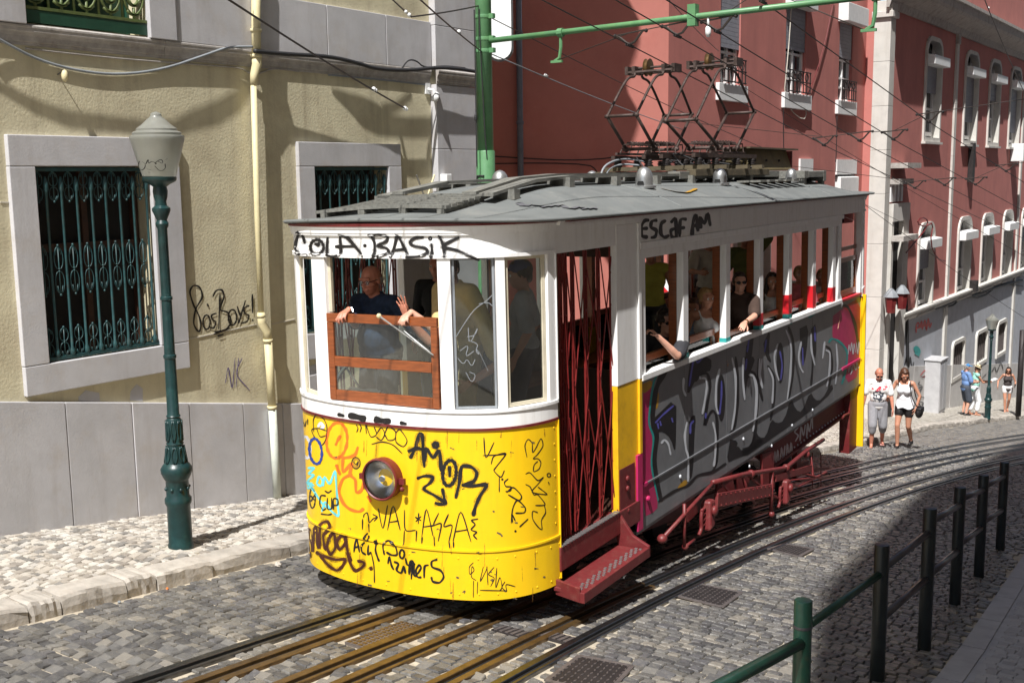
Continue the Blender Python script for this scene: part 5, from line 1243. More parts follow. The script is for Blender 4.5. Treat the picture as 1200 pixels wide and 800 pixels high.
# front posts, by where they meet the curved front
def fu(px, py): return hit_front(px, py)[2]
lft = 0.3
P = [(fu(369, 380), fu(384, 380)), (fu(515, 390), fu(530, 390)), (fu(582.5, 390), fu(593, 390)), (fu(642.5, 390), NA)]
mirr = NA - P[3][0]
for mir in (False, True):
    for k, (a, b) in enumerate(P):
        mb = MB(); arc_strip(mb, a, b, 1.625, WT, -.07, .006, mir); mb.build("window_post", M['white'], tram, auto=50)
    uL = fu(351.5, 380)
    mb = MB(); arc_strip(mb, uL - 6.5, uL, 1.625, WT, -.07, .006, mir); mb.build("window_post", M['white'], tram, auto=50)
    mb = MB(); arc_strip(mb, 0, 3, 1.625, WT, -.07, .006, mir); mb.build("window_post", M['white'], tram, auto=50)
mb = MB(); arc_strip(mb, NA - 1.2, NA, .04, BELT, 0, .016); mb.build("corner_trim", M['yellow'], tram); mb = MB(); arc_strip(mb, NA - 1.2, NA, 1.63, WT - .001, .006, .018); mb.build("corner_trim", M['white'], tram)
# panes
def upos(u, o=0.0):
    i = min(int(u), len(ARC) - 2); s = u - i; p = np.array(ARC[i]) * (1 - s) + np.array(ARC[i + 1]) * s; n = np.array(AN[i]) * (1 - s) + np.array(AN[i + 1]) * s; return p + n * o
def chord_frame(u0, u1, z0, z1, o, fw, name, matr, gl, mir=False, th=.03):
    a = upos(u0, o); b = upos(u1, o); e = (b - a); Ln = np.linalg.norm(e); e /= Ln; n = np.array((e[1], -e[0]))
    def P3(s, z, d): q = a + e * s + n * d; return (q[0], q[1] if not mir else LEN - q[1], z)
    def bx(mb, s0, s1, zz0, zz1, d0, d1): mb.hexa([P3(s0, zz0, d0), P3(s1, zz0, d0), P3(s1, zz0, d1), P3(s0, zz0, d1), P3(s0, zz1, d0), P3(s1, zz1, d0), P3(s1, zz1, d1), P3(s0, zz1, d1)])
    mb = MB(); bx(mb, 0, fw, z0, z1, 0, th); bx(mb, Ln - fw, Ln, z0, z1, 0, th); bx(mb, fw, Ln - fw, z0, z0 + fw, 0, th); bx(mb, fw, Ln - fw, z1 - fw, z1, 0, th)
    f = mb.build(name, matr, tram)
    if gl:
        m2 = MB(); bx(m2, fw * .8, Ln - fw * .8, z0 + fw * .8, z1 - fw * .8, th * .4, th * .4 + .006); m2.build("pane", gl, f)
    return f, P3, Ln, bx
f, P3, Ln, bx = chord_frame(uL + .02, P[0][0] - .02, 1.63, WT, -.05, .028, "window_frame", M['cream'], M['glass'])
f, P3, Ln, bx = chord_frame(P[1][1] + .02, P[2][0] - .02, 1.63, WT, -.05, .018, "window_frame", M['cable'], M['glass_d'])
scr = [[(340, 385), (400, 290), (430, 255), (470, 230), (500, 200)], [(440, 240), (480, 232), (500, 250)], [(395, 340), (400, 420), (440, 330), (425, 375), (390, 380)], [(360, 440), (400, 410), (380, 470), (420, 440)], [(350, 470), (375, 500), (390, 470), (410, 510), (425, 475)], [(385, 530), (410, 580), (430, 540), (400, 530)], [(440, 440), (480, 525)], [(395, 395), (440, 410), (425, 440), (445, 460), (430, 430)]]
Pw = np.array(P3(0, 2.2, .032)); ew = np.array(P3(1, 2.2, .032)) - Pw; nw = np.array((ew[1], -ew[0], 0))
mb = MB()
def on_plane(px, py, P0, n): d = tray(px, py); return CAM_T + d * (((P0 - CAM_T) @ n) / (d @ n))
for st in scr:
    pts = [on_plane(440 + x / 3.636, 290 + y / 3.636, Pw, nw) for x, y in smooth_line(st, 2)]; ribbon(mb, pts, [nw] * len(pts), .006)
mb.build("scratches", M['cable'], f)
f, P3, Ln, bx = chord_frame(P[2][1] + .02, P[3][0] - .02, 1.63, WT, -.05, .03, "window_frame", M['cream'], M['glass_d'])
# dropped wooden sash in the middle window
a = upos(P[0][1], -.008); b = upos(P[1][0], -.008)
e2 = (b - a) / np.linalg.norm(b - a); n2 = np.array((e2[1], -e2[0], 0)); P0 = np.array((a[0], a[1], 2.0))
zt = np.mean([on_plane(386, 364, P0, n2)[2], on_plane(516, 374.5, P0, n2)[2]]); zm = np.mean([on_plane(387, 422, P0, n2)[2], on_plane(518, 430, P0, n2)[2]]); zb = 1.632
Ls = np.linalg.norm(b - a)
def S3(s, z, d): q = a + e2 * s + n2[:2] * d; return (q[0], q[1], z)
def sb(s0, s1, z0, z1, d0, d1, name, matr, par, bev=.004):
    mb = MB(); mb.hexa([S3(s0, z0, d0), S3(s1, z0, d0), S3(s1, z0, d1), S3(s0, z0, d1), S3(s0, z1, d0), S3(s1, z1, d0), S3(s1, z1, d1), S3(s0, z1, d1)]); return mb.build(name, matr, par, bevel=bev)
sash = sb(.008, Ls - .008, zt - .075, zt, 0, .035, "sash", M['wood_h'], tram)
sb(.008, .075, zb, zt - .077, .0, .034, "stile", M['wood'], sash); sb(Ls - .07, Ls - .008, zb, zt - .077, .0, .034, "stile", M['wood'], sash)
sb(.077, Ls - .072, zm - .045, zm + .04, .0, .036, "rail", M['wood_h'], sash); sb(.077, Ls - .072, zb, zb + .09, .0, .034, "rail", M['wood_h'], sash)
sb(.077, Ls - .072, zm + .045, zt - .078, .014, .02, "pane", M['glass'], sash, 0); sb(.077, Ls - .072, zb + .092, zm - .048, .014, .02, "pane", M['glass'], sash, 0)
sb(-.0, .035, zt + .005, WT - .003, -.05, -.02, "guide", M['cream'], sash, 0)
mb = MB(); w0 = on_plane(450, 369, P0, n2) + n2 * .07; w1 = on_plane(512, 415, P0, n2) + n2 * .05; w2 = on_plane(473, 383, P0, n2) + n2 * .05
mb.tube([w0, w0 + (w1 - w0) * .3, w1], [.009, .006, .004], 6); mb.tube([w2, w1], .004, 5); mb.beam(w0 + (w1 - w0) * .45, w1, .006, .011); mb.build("wiper", M['alu'], tram)
mb = MB(); mb.ball(tuple(w0), .022, 8, 6); mb.build("wiper_pivot", M['pipe'], tram)

# roof
RH = 3.16
def roof_half(x): return min(1.0, abs(x) / 1.40)
RW = 1.40
def rz(x, y):
    u = min(1, abs(x) / RW); s = 1.32
    y0 = arc_y(x / s * 1.20) - .10; d = min(y - y0, (LEN - y0) - y); k = max(0.0, min(1.0, d / 1.5)); k = 1 - (1 - k) ** 2.2
    return RH + .30 * (1 - u ** 2.3) * (.12 + .88 * k) * (1 if d > 0 else 0) 
def roofz(x, y):
    ya = arc_y(min(HW, abs(x) * HW / RW)) - .045; d = min(y - ya, LEN - ya - y); k = max(0.0, min(1.0, d / 2.3)); k = k * k * (3 - 2 * k); u = min(1, abs(x) / RW)
    return RH + .30 * (1 - u ** 2.3) * k + .03 * (1 - u * u) * (1 - k)
mb = MB(); NU, NV = 36, 60; vs = []
for j in range(NV + 1):
    v = j / NV
    for i in range(NU + 1):
        u = -1 + 2 * i / NU; x = RW * math.sin(u * math.pi / 2 * .995) / math.sin(math.pi / 2 * .995)
        ya = arc_y(min(HW, abs(x) * HW / RW)) * 1.0 - .045; yb = LEN - ya
        vv = v ** 1.0; y = ya + (yb - ya) * (0.5 - 0.5 * math.cos(math.pi * vv)) if True else 0
        d = min(y - ya, yb - y); vs.append((x, y, roofz(x, y)))
fs = [(j * (NU + 1) + i, j * (NU + 1) + i + 1, (j + 1) * (NU + 1) + i + 1, (j + 1) * (NU + 1) + i) for j in range(NV) for i in range(NU)]
mb.add(vs, fs); roof = mb.build("roof", M['roof'], tram, smooth=True)
# eaves lip following the outline
out = [(RW * math.sin(t * math.pi / 2), 0) for t in np.linspace(-1, 1, 50)]
ol = [(x, arc_y(min(HW, abs(x) * HW / RW)) - .045) for x, _ in out]; ol = ol + [(x, LEN - y) for x, y in ol[::-1]]
mb = MB(); mb.tube([(x, y, roofz(x, y) - .004) for x, y in ol], .016, 6, closed=True); mb.build("roof_edge", M['roof'], tram, smooth=True)
mb = MB(); n = len(ol); mb.add([(x, y, RH - .012) for x, y in ol], [tuple(range(n))[::-1]]); mb.build("roof_soffit", M['white'], tram)
mb = MB(); mb.beam((RW - .05, .95, RH - .022), (RW - .05, LEN - .95, RH - .022), .05, .02); mb.build("red_eave_line", M['redline'], tram)
# canvas joints
mb = MB()
for y in (3.4, 6.2, 9.0):
    mb = MB(); mb.tube([(x, y, roofz(x, y) + .002) for x in np.linspace(-1.36, 1.36, 22)], .007, 4); mb.build("canvas_seam", M['roof'], roof)
R2 = lambda st, w, m_, nm: None
def roof_px(px, py):
    d = tray(px, py); lo_, hi_ = 3.0, 22.0; prev = None
    for t in np.linspace(lo_, hi_, 300):
        q = CAM_T + d * t
        if abs(q[0]) < RW and -.1 < q[1] < LEN and q[2] < roofz(q[0], q[1]): return np.array((q[0], q[1], roofz(q[0], q[1]) + .006))
    return None
mb = MB()
for st in ([(300, 255), (330, 275), (420, 268), (450, 285), (540, 268), (620, 292), (680, 278), (690, 296), (770, 286)],):
    pts = [roof_px(550 + x / 5.217, 190 + y / 5.217) for x, y in smooth_line(st, 2)]; pts = [p for p in pts if p is not None]
    if len(pts) > 3: ribbon(mb, pts, [np.array((0, 0, 1.0))] * len(pts), .07)
mb.build("tar_scrawl", mat("faded tar on canvas", (.10, .10, .11), .8), roof)
for st, mm in (([(775, 222), (800, 228), (815, 222)], 'ochre_paint'), ([(785, 235), (800, 230)], 'ochre_paint'), ([(778, 228), (800, 221)], 'coral_paint')):
    pts = [roof_px(*q) for q in smooth_line(st, 2)]; pts = [p for p in pts if p is not None]
    if len(pts) > 3: mb = MB(); ribbon(mb, pts, [np.array((0, 0, 1.0))] * len(pts), .07); mb.build("paint_smear", M[mm], roof)
# walk boards
def board(x, y0, y1, wd, name="roof_board"):
    mb = MB(); ys = np.linspace(y0, y1, 10); vs = []
    for y in ys:
        z = roofz(x, y) + .065
        vs += [(x - wd / 2, y, z), (x + wd / 2, y, z), (x + wd / 2, y, z + .03), (x - wd / 2, y, z + .03)]
    fs = [(i * 4 + k, i * 4 + (k + 1) % 4, i * 4 + 4 + (k + 1) % 4, i * 4 + 4 + k) for i in range(9) for k in range(4)] + [(3, 2, 1, 0), (36, 37, 38, 39)]
    mb.add(vs, fs); mb.build(name, M['plank'], tram)
for x in (-.80, -.62, .34, .52): board(x, 1.0 if x > 0 else 1.25, 7.9, .15)
for xs in ((-.88, -.54), (.26, .60)):
    for y in np.arange(1.3, 7.8, 1.05):
        mb = MB(); xa, xb = xs; z = min(roofz(xa, y), roofz(xb, y)); mb.box(xa - .03, xb + .06, y - .05, y + .05, z - .01, roofz((xa + xb) / 2, y) + .064); mb.build("board_block", M['plank'], tram)
for k in range(7):
    y = .50 + k * .09; xs = np.linspace(-.98, .46, 12); vs = []
    for x in xs:
        z = roofz(x, y) + .04; vs += [(x, y - .037, z), (x, y + .037, z), (x, y + .037, z + .028), (x, y - .037, z + .028)]
    mb = MB(); mb.add(vs, [(i * 4 + q, i * 4 + (q + 1) % 4, i * 4 + 4 + (q + 1) % 4, i * 4 + 4 + q) for i in range(11) for q in range(4)] + [(3, 2, 1, 0), (44, 45, 46, 47)]); mb.build("front_slat", M['plank'], tram)
for x in (-.88, -.45, .0, .40):
    mb = MB(); Z = [roofz(x, y_) for y_ in (.46, 1.1)]
    mb.add([(x - .035, .46, Z[0] - .02), (x + .035, .46, Z[0] - .02), (x + .035, 1.1, Z[1] - .02), (x - .035, 1.1, Z[1] - .02), (x - .035, .46, Z[0] + .04), (x + .035, .46, Z[0] + .04), (x + .035, 1.1, Z[1] + .04), (x - .035, 1.1, Z[1] + .04)], [(0, 3, 2, 1), (4, 5, 6, 7), (0, 1, 5, 4), (1, 2, 6, 5), (2, 3, 7, 6), (3, 0, 4, 7)]); mb.build("slat_bearer", M['plank'], tram)
# ventilator domes
for (x, y, s) in ((.78, 3.77, 1), (.78, 6.05, .92), (-.75, 3.3, 1), (-.75, 5.55, .95), (-.75, 8.2, .95), (.78, 9.0, .9)):
    z = roofz(x, y) - .01; mb = MB(); r = .095 * s
    mb.lathe([(r * 1.35, 0), (r * 1.35, .025), (r, .03), (r, .10 * s), (r * .97, .13 * s), (r * .85, .17 * s), (r * .6, .205 * s), (r * .3, .222 * s), (.004, .228 * s)], (x, y, z), 18); o = mb.build("ventilator", M['alu'], tram, auto=45)
    mb = MB(); mb.hexa([(x - .04, y - r - .006, z + .035), (x + .04, y - r - .006, z + .035), (x + .04, y - r + .03, z + .035), (x - .04, y - r + .03, z + .035), (x - .03, y - r - .004, z + .075), (x + .03, y - r - .004, z + .075), (x + .03, y - r + .03, z + .08), (x - .03, y - r + .03, z + .08)]); mb.build("opening", M['slot'], o)
# pantograph base and pantographs
for x in (-.62, .62):
    z = 3.49; tb("base_beam", M['plank_d'], (x - .06, x + .06, 5.5, 8.3, z, z + .085), bevel=.006)
for y in (5.9, 6.5, 7.3, 7.9):
    tb("base_crossbar", M['plank_d'], (-.72, .72, y - .05, y + .05, 3.58, 3.63))
    for x in (-.55, -.12, .12, .55):
        mb = MB(); mb.lathe([(.045, 0), (.065, .015), (.04, .03), (.065, .045), (.04, .06), (.06, .075), (.03, .09)], (x, y, 3.63), 10); mb.build("insulator", M['iron_d'], tram, smooth=True)
for x in (-.55, -.12, .12, .55): 
    tb("base_rail", M['panto'], (x - .025, x + .025, 5.75, 8.05, 3.725, 3.775))
mb = MB()
for k in range(7):
    mb.tube(smooth_line([(rnd.uniform(-.6, .6), 5.6 + k * .35, 3.62), (rnd.uniform(-.6, .6), 5.8 + k * .35, 3.74 + rnd.uniform(0, .1)), (rnd.uniform(-.6, .6), 6.1 + k * .35, 3.60)], 2), .010, 5)
mb.build("roof_cables", M['cable_b'], tram)
mb = MB(); mb.tube(smooth_line([t_x(703, 214, -.5), t_x(706, 196, -.5), t_x(720, 188, -.5), t_x(735, 186, -.5), t_x(760, 190, -.2)], 2), .014, 6); mb.tube(smooth_line([t_x(708, 214, -.5), t_x(712, 198, -.5), t_x(728, 192, -.5), t_x(750, 194, -.3)], 2), .012, 6); mb.build("supply_cable", M['cable'], tram, smooth=True)
def pantograph(xc, yF, yR, zK, y0, y1, yh, zh):
    X0, X1 = xc - .2, xc + .2; r = .021
    mb = MB(); mb.tube([(X0 - .04, y0, 3.86), (X1 + .04, y0, 3.86)], .022, 8); mb.tube([(X0 - .04, y1, 3.86), (X1 + .04, y1, 3.86)], .022, 8)
    for x in (X0, X1): mb.beam((x, y0 - .3, 3.80), (x, y1 + .3, 3.80), .03, .03)
    p = mb.build("pantograph", M['panto'], tram)
    for x in (X0, X1):
        for (yb, yk, zk) in ((y0, yF, zK[0]), (y1, yR, zK[1])):
            mb = MB(); mb.tube([(x, yb, 3.86), (x, yk, zk)], r, 8); mb.ball((x, yb, 3.86), .038, 8, 6); mb.ball((x, yk, zk), .03, 8, 6); mb.build("lower_arm", M['panto'], p, smooth=True)
            s = 1 if yb == y0 else -1
            mb = MB(); mb.tube(smooth_line([(x, yk, zk), (x, yh - s * .50, zh - .26), (x, yh - s * .30, zh - .13), (x, yh - s * .12, zh - .12), (x, yh - s * .10, zh - .06)], 2), r * .85, 7); mb.build("upper_arm", M['panto'], p, smooth=True)
    for (yk, zk) in ((yF, zK[0]), (yR, zK[1])):
        mb = MB(); mb.tube([(X0 - .03, yk, zk), (X1 + .03, yk, zk)], .02, 8); mb.build("knee_axle", M['panto'], p, smooth=True)
    mb = MB(); mb.tube([(X0 - .10, yh - .10, zh - .06), (X1 + .12, yh - .10, zh - .06)], .02, 7); mb.tube([(X0 - .10, yh + .10, zh - .06), (X1 + .12, yh + .10, zh - .06)], .02, 7)
    mb.tube([(X0 - .14, yh, zh), (X1 + .16, yh, zh)], .016, 7)
    for x in (X0 - .12, X0 - .02, X1, X1 + .14): mb.box(x - .022, x + .022, yh - .12, yh + .12, zh - .085, zh + .02)
    mb.build("head", M['panto'], p)
    mb = MB(); mb.lathe([(.02, -.035), (.115, -.03), (.095, -.012), (.095, .012), (.115, .03), (.02, .035)], (xc - .06, yh, zh), 20, (1, 0, 0)); mb.build("contact_wheel", M['rust'], p, auto=40)
    mb = MB()
    for x in (X0 + .07, X1 - .07):
        mb.tube([(x, y0 - .1, 3.93), (x, y1 + .1, 3.93)], .022, 6)
        n = 60; mb.tube([(x + .03 * math.cos(t * 1.9), y0 + (y1 - y0) * t / n, 3.93 + .03 * math.sin(t * 1.9)) for t in range(n)], .006, 4)
    for y in np.linspace(y0 - .15, y1 + .2, 5): mb.tube([(X0 - .02, y, 3.80), (X0 + .01, y + .05, 3.92), (X1 - .01, y + .05, 3.92), (X1 + .02, y, 3.80)], .011, 5)
    mb.build("spring_gear", M['panto'], p)
pantograph(-.30, 5.5, 7.3, (4.26, 4.34), 6.05, 6.75, 6.45, 4.92)
pantograph(.30, 5.95, 8.15, (4.19, 4.37), 6.75, 7.45, 7.1, 5.0)
# resistor box and rear platform
a = t_x(875, 207, .45); b = t_x(935, 207, .45); c = t_x(935, 180, .45)
bz0, bz1 = 3.56, 3.86; y0, y1 = 7.95, 9.9
mb = MB(); mb.hexa([(.05, y0, bz0), (.52, y0, bz0), (.52, y1, bz0), (.05, y1, bz0), (.12, y0, bz1), (.42, y0, bz1), (.42, y1, bz1), (.12, y1, bz1)]); rb = mb.build("resistor_box", M['box'], tram, bevel=.01)
tb("box_end_plate", M['red'], (.06, .51, y1, y1 + .03, bz0, bz1 - .01)); tb("box_lid", M['plank_d'], (.0, .55, y0 - .1, y1 + .2, bz1 + .003, bz1 + .025))
mb = MB()
for y in (8.2, 8.7, 9.3): mb.ball((.50, y, 3.70), .02, 6, 4)
mb.build("bolts", M['iron_d'], tram)
tb("platform_beam", M['plank'], (.44, .60, 5.2, 10.2, 3.46, 3.55), bevel=.006); tb("platform_beam", M['plank'], (-.2, .0, 7.5, 10.2, 3.46, 3.55), bevel=.006)
tb("platform_end", M['plank'], (-.1, .98, 9.0, 9.2, 3.43, 3.54), bevel=.006); tb("platform_end", M['plank'], (-.1, .98, 10.0, 10.15, 3.38, 3.54), bevel=.006); tb("platform_top", M['plank'], (.62, .98, 9.21, 9.99, 3.44, 3.53), bevel=.006)
for y in (9.05, 10.02): tb("platform_leg", M['plank'], (.88, .96, y, y + .1, 3.28, 3.425))
for k in range(6):
    y = 6.9 + k * .36; z = roofz(.9, y); tb("roof_step", M['plank'], (.74, 1.06, y - .12, y + .12, z + .045, z + .07)); tb("step_block", M['plank_d'], (.78, .84, y - .1, y + .1, z - .03, z + .044))

# ------------------------------------------------------------------ side walls
SB = 1.53; SILL0 = 1.50
def side(sg):
    X = lambda x: sg * x
    def bx(name, matr, x0, x1, y0, y1, z0, z1, bevel=0.0, parent=tram): 
        return tb(name, matr, (min(X(x0), X(x1)), max(X(x0), X(x1)), y0, y1, z0, z1), bevel=bevel, parent=parent)
    # corner pillars by the doors
    for (ya, yb) in ((2.05, 2.54),):
        bx("door_pillar", M['white'], 1.19, 1.27, ya, yb, SB, 3.05, .006); bx("door_pillar_foot", M['yellow_side'], 1.19, 1.265, ya, yb, .2, SB - .003, .006)
    bx("pillar_strip", M['white'], 1.27, 1.292, 2.50, 2.56, SB, 3.05, .004); bx("pillar_strip", M['yellow_side'], 1.265, 1.29, 2.50, 2.56, .78, SB - .003, .004); bx("pillar_strip", M['pink_paint'], 1.265, 1.289, 2.44, 2.56, .0, .777, .004)
    # header
    bx("header_band", M['white'], 1.20, 1.265, .82, LEN - .82, 2.862, 3.10); bx("header_ledge", M['white'], 1.20, 1.30, 2.53, 10.02, 2.80, 2.86, .004)
    bx("header_rail", M['white'], 1.20, 1.262, 2.54, 10.02, 2.70, 2.798)
    bx("cornice_trim", M['white'], 1.20, 1.33, .86, LEN - .86, 3.102, 3.135)
    ys = [2.54, 3.74, 5.03, 6.22, 7.42, 8.56, 9.75]
    for k in range(7):
        y0 = ys[k]; y1 = ys[k + 1] if k < 6 else 11.36
        bx("side_panel", M['grey_panel'] if sg > 0 else M['yellow_side'], 1.21, 1.25, y0 + .003, y1 - .003, -.02, SILL0 - .002)
    bx("sill", M['white'], 1.18, 1.30, 2.56, 10.0, SILL0, SB + .03, .005); bx("sill", M['coral_paint'], 1.2, 1.27, 10.0, 11.36, SILL0, SB + .01, .004)
    bx("moulding", M['grey_panel'] if sg > 0 else M['yellow_side'], 1.25, 1.262, 2.72, 10.2, .418, .436); bx("moulding", M['pink_paint'], 1.25, 1.272, 2.56, 2.718, .41, .445)
    bx("moulding", M['pink_paint'], 1.25, 1.27, 10.2, 11.36, .405, .445)
    for k, yp in enumerate([2.62] + ys[1:6] + [9.62]):
        wd = .07 if 0 < k < 6 else .08
        post = bx("window_post", M['white'], 1.19, 1.268, yp - wd, yp + wd, SB + .03, 2.70, .004)
        if 0 < k < 6 or k == 6:
            bx("window_channel", M['wood'], 1.09, 1.18, yp - .05, yp + .06, SB - .05, 2.70)
        if sg > 0 and k >= 1:
            cols = {1: [('teal_paint', .0, .05)], 2: [('teal_paint', .0, .05)], 3: [('teal_paint', 0, .05), ('signred', .05, .2)], 4: [('teal_paint', 0, .06), ('signred', .06, .32)], 5: [('signred', .02, .34)], 6: [('signred', .0, .22)]}[k]
            for cm, za, zb2 in cols: bx("paint_band", M[cm], 1.1895 - .002, 1.2705, yp - wd - .002, yp + wd + .002, SB + .032 + za, SB + .032 + zb2, 0, post)
    for k in range(6):
        a_, b_ = (([2.62] + ys[1:6] + [9.62])[k] + .12, (([2.62] + ys[1:6] + [9.62])[k + 1]) - .11)
        zz = (1.66, 1.69, 1.60, 1.66, 1.70, 1.68)[k]; s = bx("lowered_sash", M['wood_h'], 1.10, 1.145, a_, b_, zz - .04, zz + .035, .003); bx("pane", M['glass'], 1.118, 1.124, a_, b_, .9, zz - .041, 0, s)
    bx("window_post", M['white'], 1.19, 1.268, 9.86, 10.0, SB + .03, 2.86, .004)
    bx("window_post", M['white'], 1.19, 1.268, 11.22, 11.40, SB + .01, 3.10, .004)
    f = bx("rear_window_frame", M['wood_h'], 1.17, 1.21, 10.02, 11.2, 2.10, 2.17); bx("rail", M['wood_h'], 1.17, 1.21, 10.02, 11.2, SB + .03, SB + .12, 0, f); bx("rail", M['wood_h'], 1.17, 1.2, 10.02, 11.2, 2.28, 2.34, 0, f)
    for ya in (10.02, 11.14): bx("stile", M['wood'], 1.17, 1.209, ya, ya + .06, SB + .12, 2.10, 0, f)
    bx("pane", M['glass_d'], 1.185, 1.191, 10.08, 11.14, SB + .12, 2.1, 0, f)
    return bx
bxR = side(1); bxL = side(-1)
# doorways: steps, floor edge, lattice gates
for sg in (1, -1):
    X = lambda a, b: (min(sg * a, sg * b), max(sg * a, sg * b))
    tb("door_floor", M['red'], (*X(.6, 1.24), .82, 2.04, .22, .30)); 
    st = tb("door_edge", M['red'], (*X(1.24, 1.29), .84, 2.5, .10, .32), bevel=.01)
    mb = MB()
    for k in range(22): mb.box(*X(1.245, 1.3), .86 + k * .053, .89 + k * .053, .321, .332)
    tag(mb.build("tread_ribs", M['alu'], st), kind='stuff')
    if sg > 0:
        s2 = tb("step", M['red'], (*X(1.25, 1.56), .76, 2.02, -.05, -.01), bevel=.008)
        mb = MB(); mb.box(*X(1.54, 1.585), .70, 2.06, -.09, .005); mb.build("step_edge", M['red'], s2, bevel=.006)
        mb = MB(); mb.hexa([(1.26, .78, -.09), (1.54, .70, -.09), (1.54, .73, -.09), (1.26, .81, -.09), (1.26, .78, .05), (1.54, .70, .04), (1.54, .73, .04), (1.26, .81, .05)]); mb.build("step_end", M['red'], s2, bevel=.006)
        mb = MB(); mb.prism([(1.25, -.09), (1.585, -.09), (1.585, .02), (1.50, .06), (1.42, .10), (1.36, .18), (1.25, .34)], 2.03, 2.07, lambda a_, b_, d: (a_, d, b_)); mb.build("step_bracket", M['red'], s2, bevel=.008)
        mb = MB()
        for k in range(22):
            for j in range(2): mb.box(1.44 + j * .045 + (k % 2) * .02, 1.465 + j * .045 + (k % 2) * .02, .80 + k * .056, .825 + k * .056, -.01, -.001)
        tag(mb.build("tread_studs", M['alu'], s2), kind='stuff')
    tb("kick_plate", M['red'], (*X(1.27, 1.276), 2.06, 2.40, .22, .72)) if sg > 0 else None
    if sg > 0:
        for z in (.6, .5, .28):
            mb = MB(); mb.lathe([(.03, 0), (.03, .012), (.012, .02)], (1.276, 2.22, z), 10, (1, 0, 0)); mb.build("bolt", M['red'], tram, smooth=True)
    # gate
    gx = sg * 1.20; yb = [t_x(p, 330, 1.20)[1] for p in (656, 662, 670.5, 685.5, 700.7, 715.8)] if sg > 0 else [.9, 1.0, 1.15, 1.4, 1.65, 1.9]
    gate = MB(); gate.box(gx - .012, gx + .012, .86, 2.03, 2.90, 2.93); g = gate.build("lattice_gate", M['gate'], tram)
    for k, y in enumerate(yb):
        mb = MB()
        for dy in (-.020, .020): mb.box(gx - .009, gx + .009, y + dy - .0055, y + dy + .0055, .33, 2.9)
        for z in np.arange(.5, 2.9, .3): mb.box(gx - .012, gx + .012, y - .02, y + .02, z, z + .02)
        mb.build("gate_bar", M['gate'], g)
    for k in range(len(yb) - 1):
        for j in range(2):
            za, zb2 = .38 + j * 1.28 + .2 * (k % 2), 1.55 + j * 1.28 - .15 * (k % 2)
            mb = MB(); mb.beam((gx + .014 * sg, yb[k], za), (gx + .014 * sg, yb[k + 1], zb2), .007, .010, (1, 0, 0)); mb.beam((gx + .02 * sg, yb[k], zb2), (gx + .02 * sg, yb[k + 1], za), .007, .010, (1, 0, 0)); mb.build("lattice_strap", M['gate'], g)
# interior: floor, partition, benches, far dark wood
tb("cab_floor", M['darkred_int'], (-1.15, 1.15, .85, 2.5, .24, .30)); tb("saloon_floor", M['darkred_int'], (-1.19, 1.19, 2.5, 11.2, .60, .66))
mb = MB(); mb.add([(-1.15, .9, 3.02), (1.15, .9, 3.02), (1.15, LEN - .9, 3.02), (-1.15, LEN - .9, 3.02)], [(0, 1, 2, 3)]); mb.build("ceiling", M['cream'], tram)
for y in (2.5, LEN - 2.2):
    tb("bulkhead", M['darkred_int'], (-1.18, -.40, y, y + .04, .3, 1.6)); tb("bulkhead", M['darkred_int'], (.40, 1.18, y, y + .04, .3, 1.6)); tb("bulkhead_post", M['cream'], (-.39, -.31, y - .02, y + .06, .3, 3.0)); tb("bulkhead_post", M['cream'], (.31, .39, y - .02, y + .06, .3, 3.0)); tb("bulkhead_head", M['darkred_int'], (-1.18, 1.18, y, y + .04, 2.72, 3.0))
for sg in (-1, 1):
    tb("bench", M['wood_h'], (min(sg * .75, sg * 1.17), max(sg * .75, sg * 1.17), 2.9, 9.8, 1.06, 1.11)); tb("bench_front", M['darkred_int'], (min(sg * .76, sg * .80), max(sg * .76, sg * .80), 2.9, 9.8, .66, 1.06))
# driver's desk: handwheel, console, paper
tb("console", M['iron_d'], (-.85, .85, .22, .5, .3, 1.42), bevel=.02)
c = t_y(425, 440, .62); 
mb = MB(); mb.tube([(c[0] + .30 * math.cos(t), .58 + .10 * math.sin(t), 1.62 + .27 * math.sin(t)) for t in np.linspace(0, 2 * math.pi, 40)[:-1]], .02, 7, closed=True)
for t in (0.3, 2.4, 4.5): mb.tube([(c[0], .58, 1.62), (c[0] + .3 * math.cos(t), .58 + .1 * math.sin(t), 1.62 + .27 * math.sin(t))], .012, 5)
mb.build("handwheel", M['chrome'], tram, smooth=True)
mb = MB(); R = random.Random(3)
for k in range(12):
    x = R.uniform(-.5, .6); mb.lathe([(.035, 0), (.035, .05), (.012, .06), (.012, .13), (.022, .14), (.022, .17)], (x, R.uniform(.28, .45), 1.42), 8)
mb.build("control_levers", M['chrome'], tram, smooth=True)
tb("red_valve", M['redline'], (-.15, .0, .3, .42, 1.42, 1.56), bevel=.02); tb("red_valve", M['redline'], (-.42, -.25, .3, .42, 1.42, 1.52), bevel=.02)
mb = MB(); q = t_y(415, 444, .3); mb.hexa([(q[0] - .16, .26, 1.60), (q[0] + .2, .26, 1.60), (q[0] + .2, .44, 1.66), (q[0] - .16, .44, 1.66), (q[0] - .16, .26, 1.605), (q[0] + .2, .26, 1.605), (q[0] + .2, .44, 1.665), (q[0] - .16, .44, 1.665)]); mb.build("paper_sheet", M['paper'], tram)
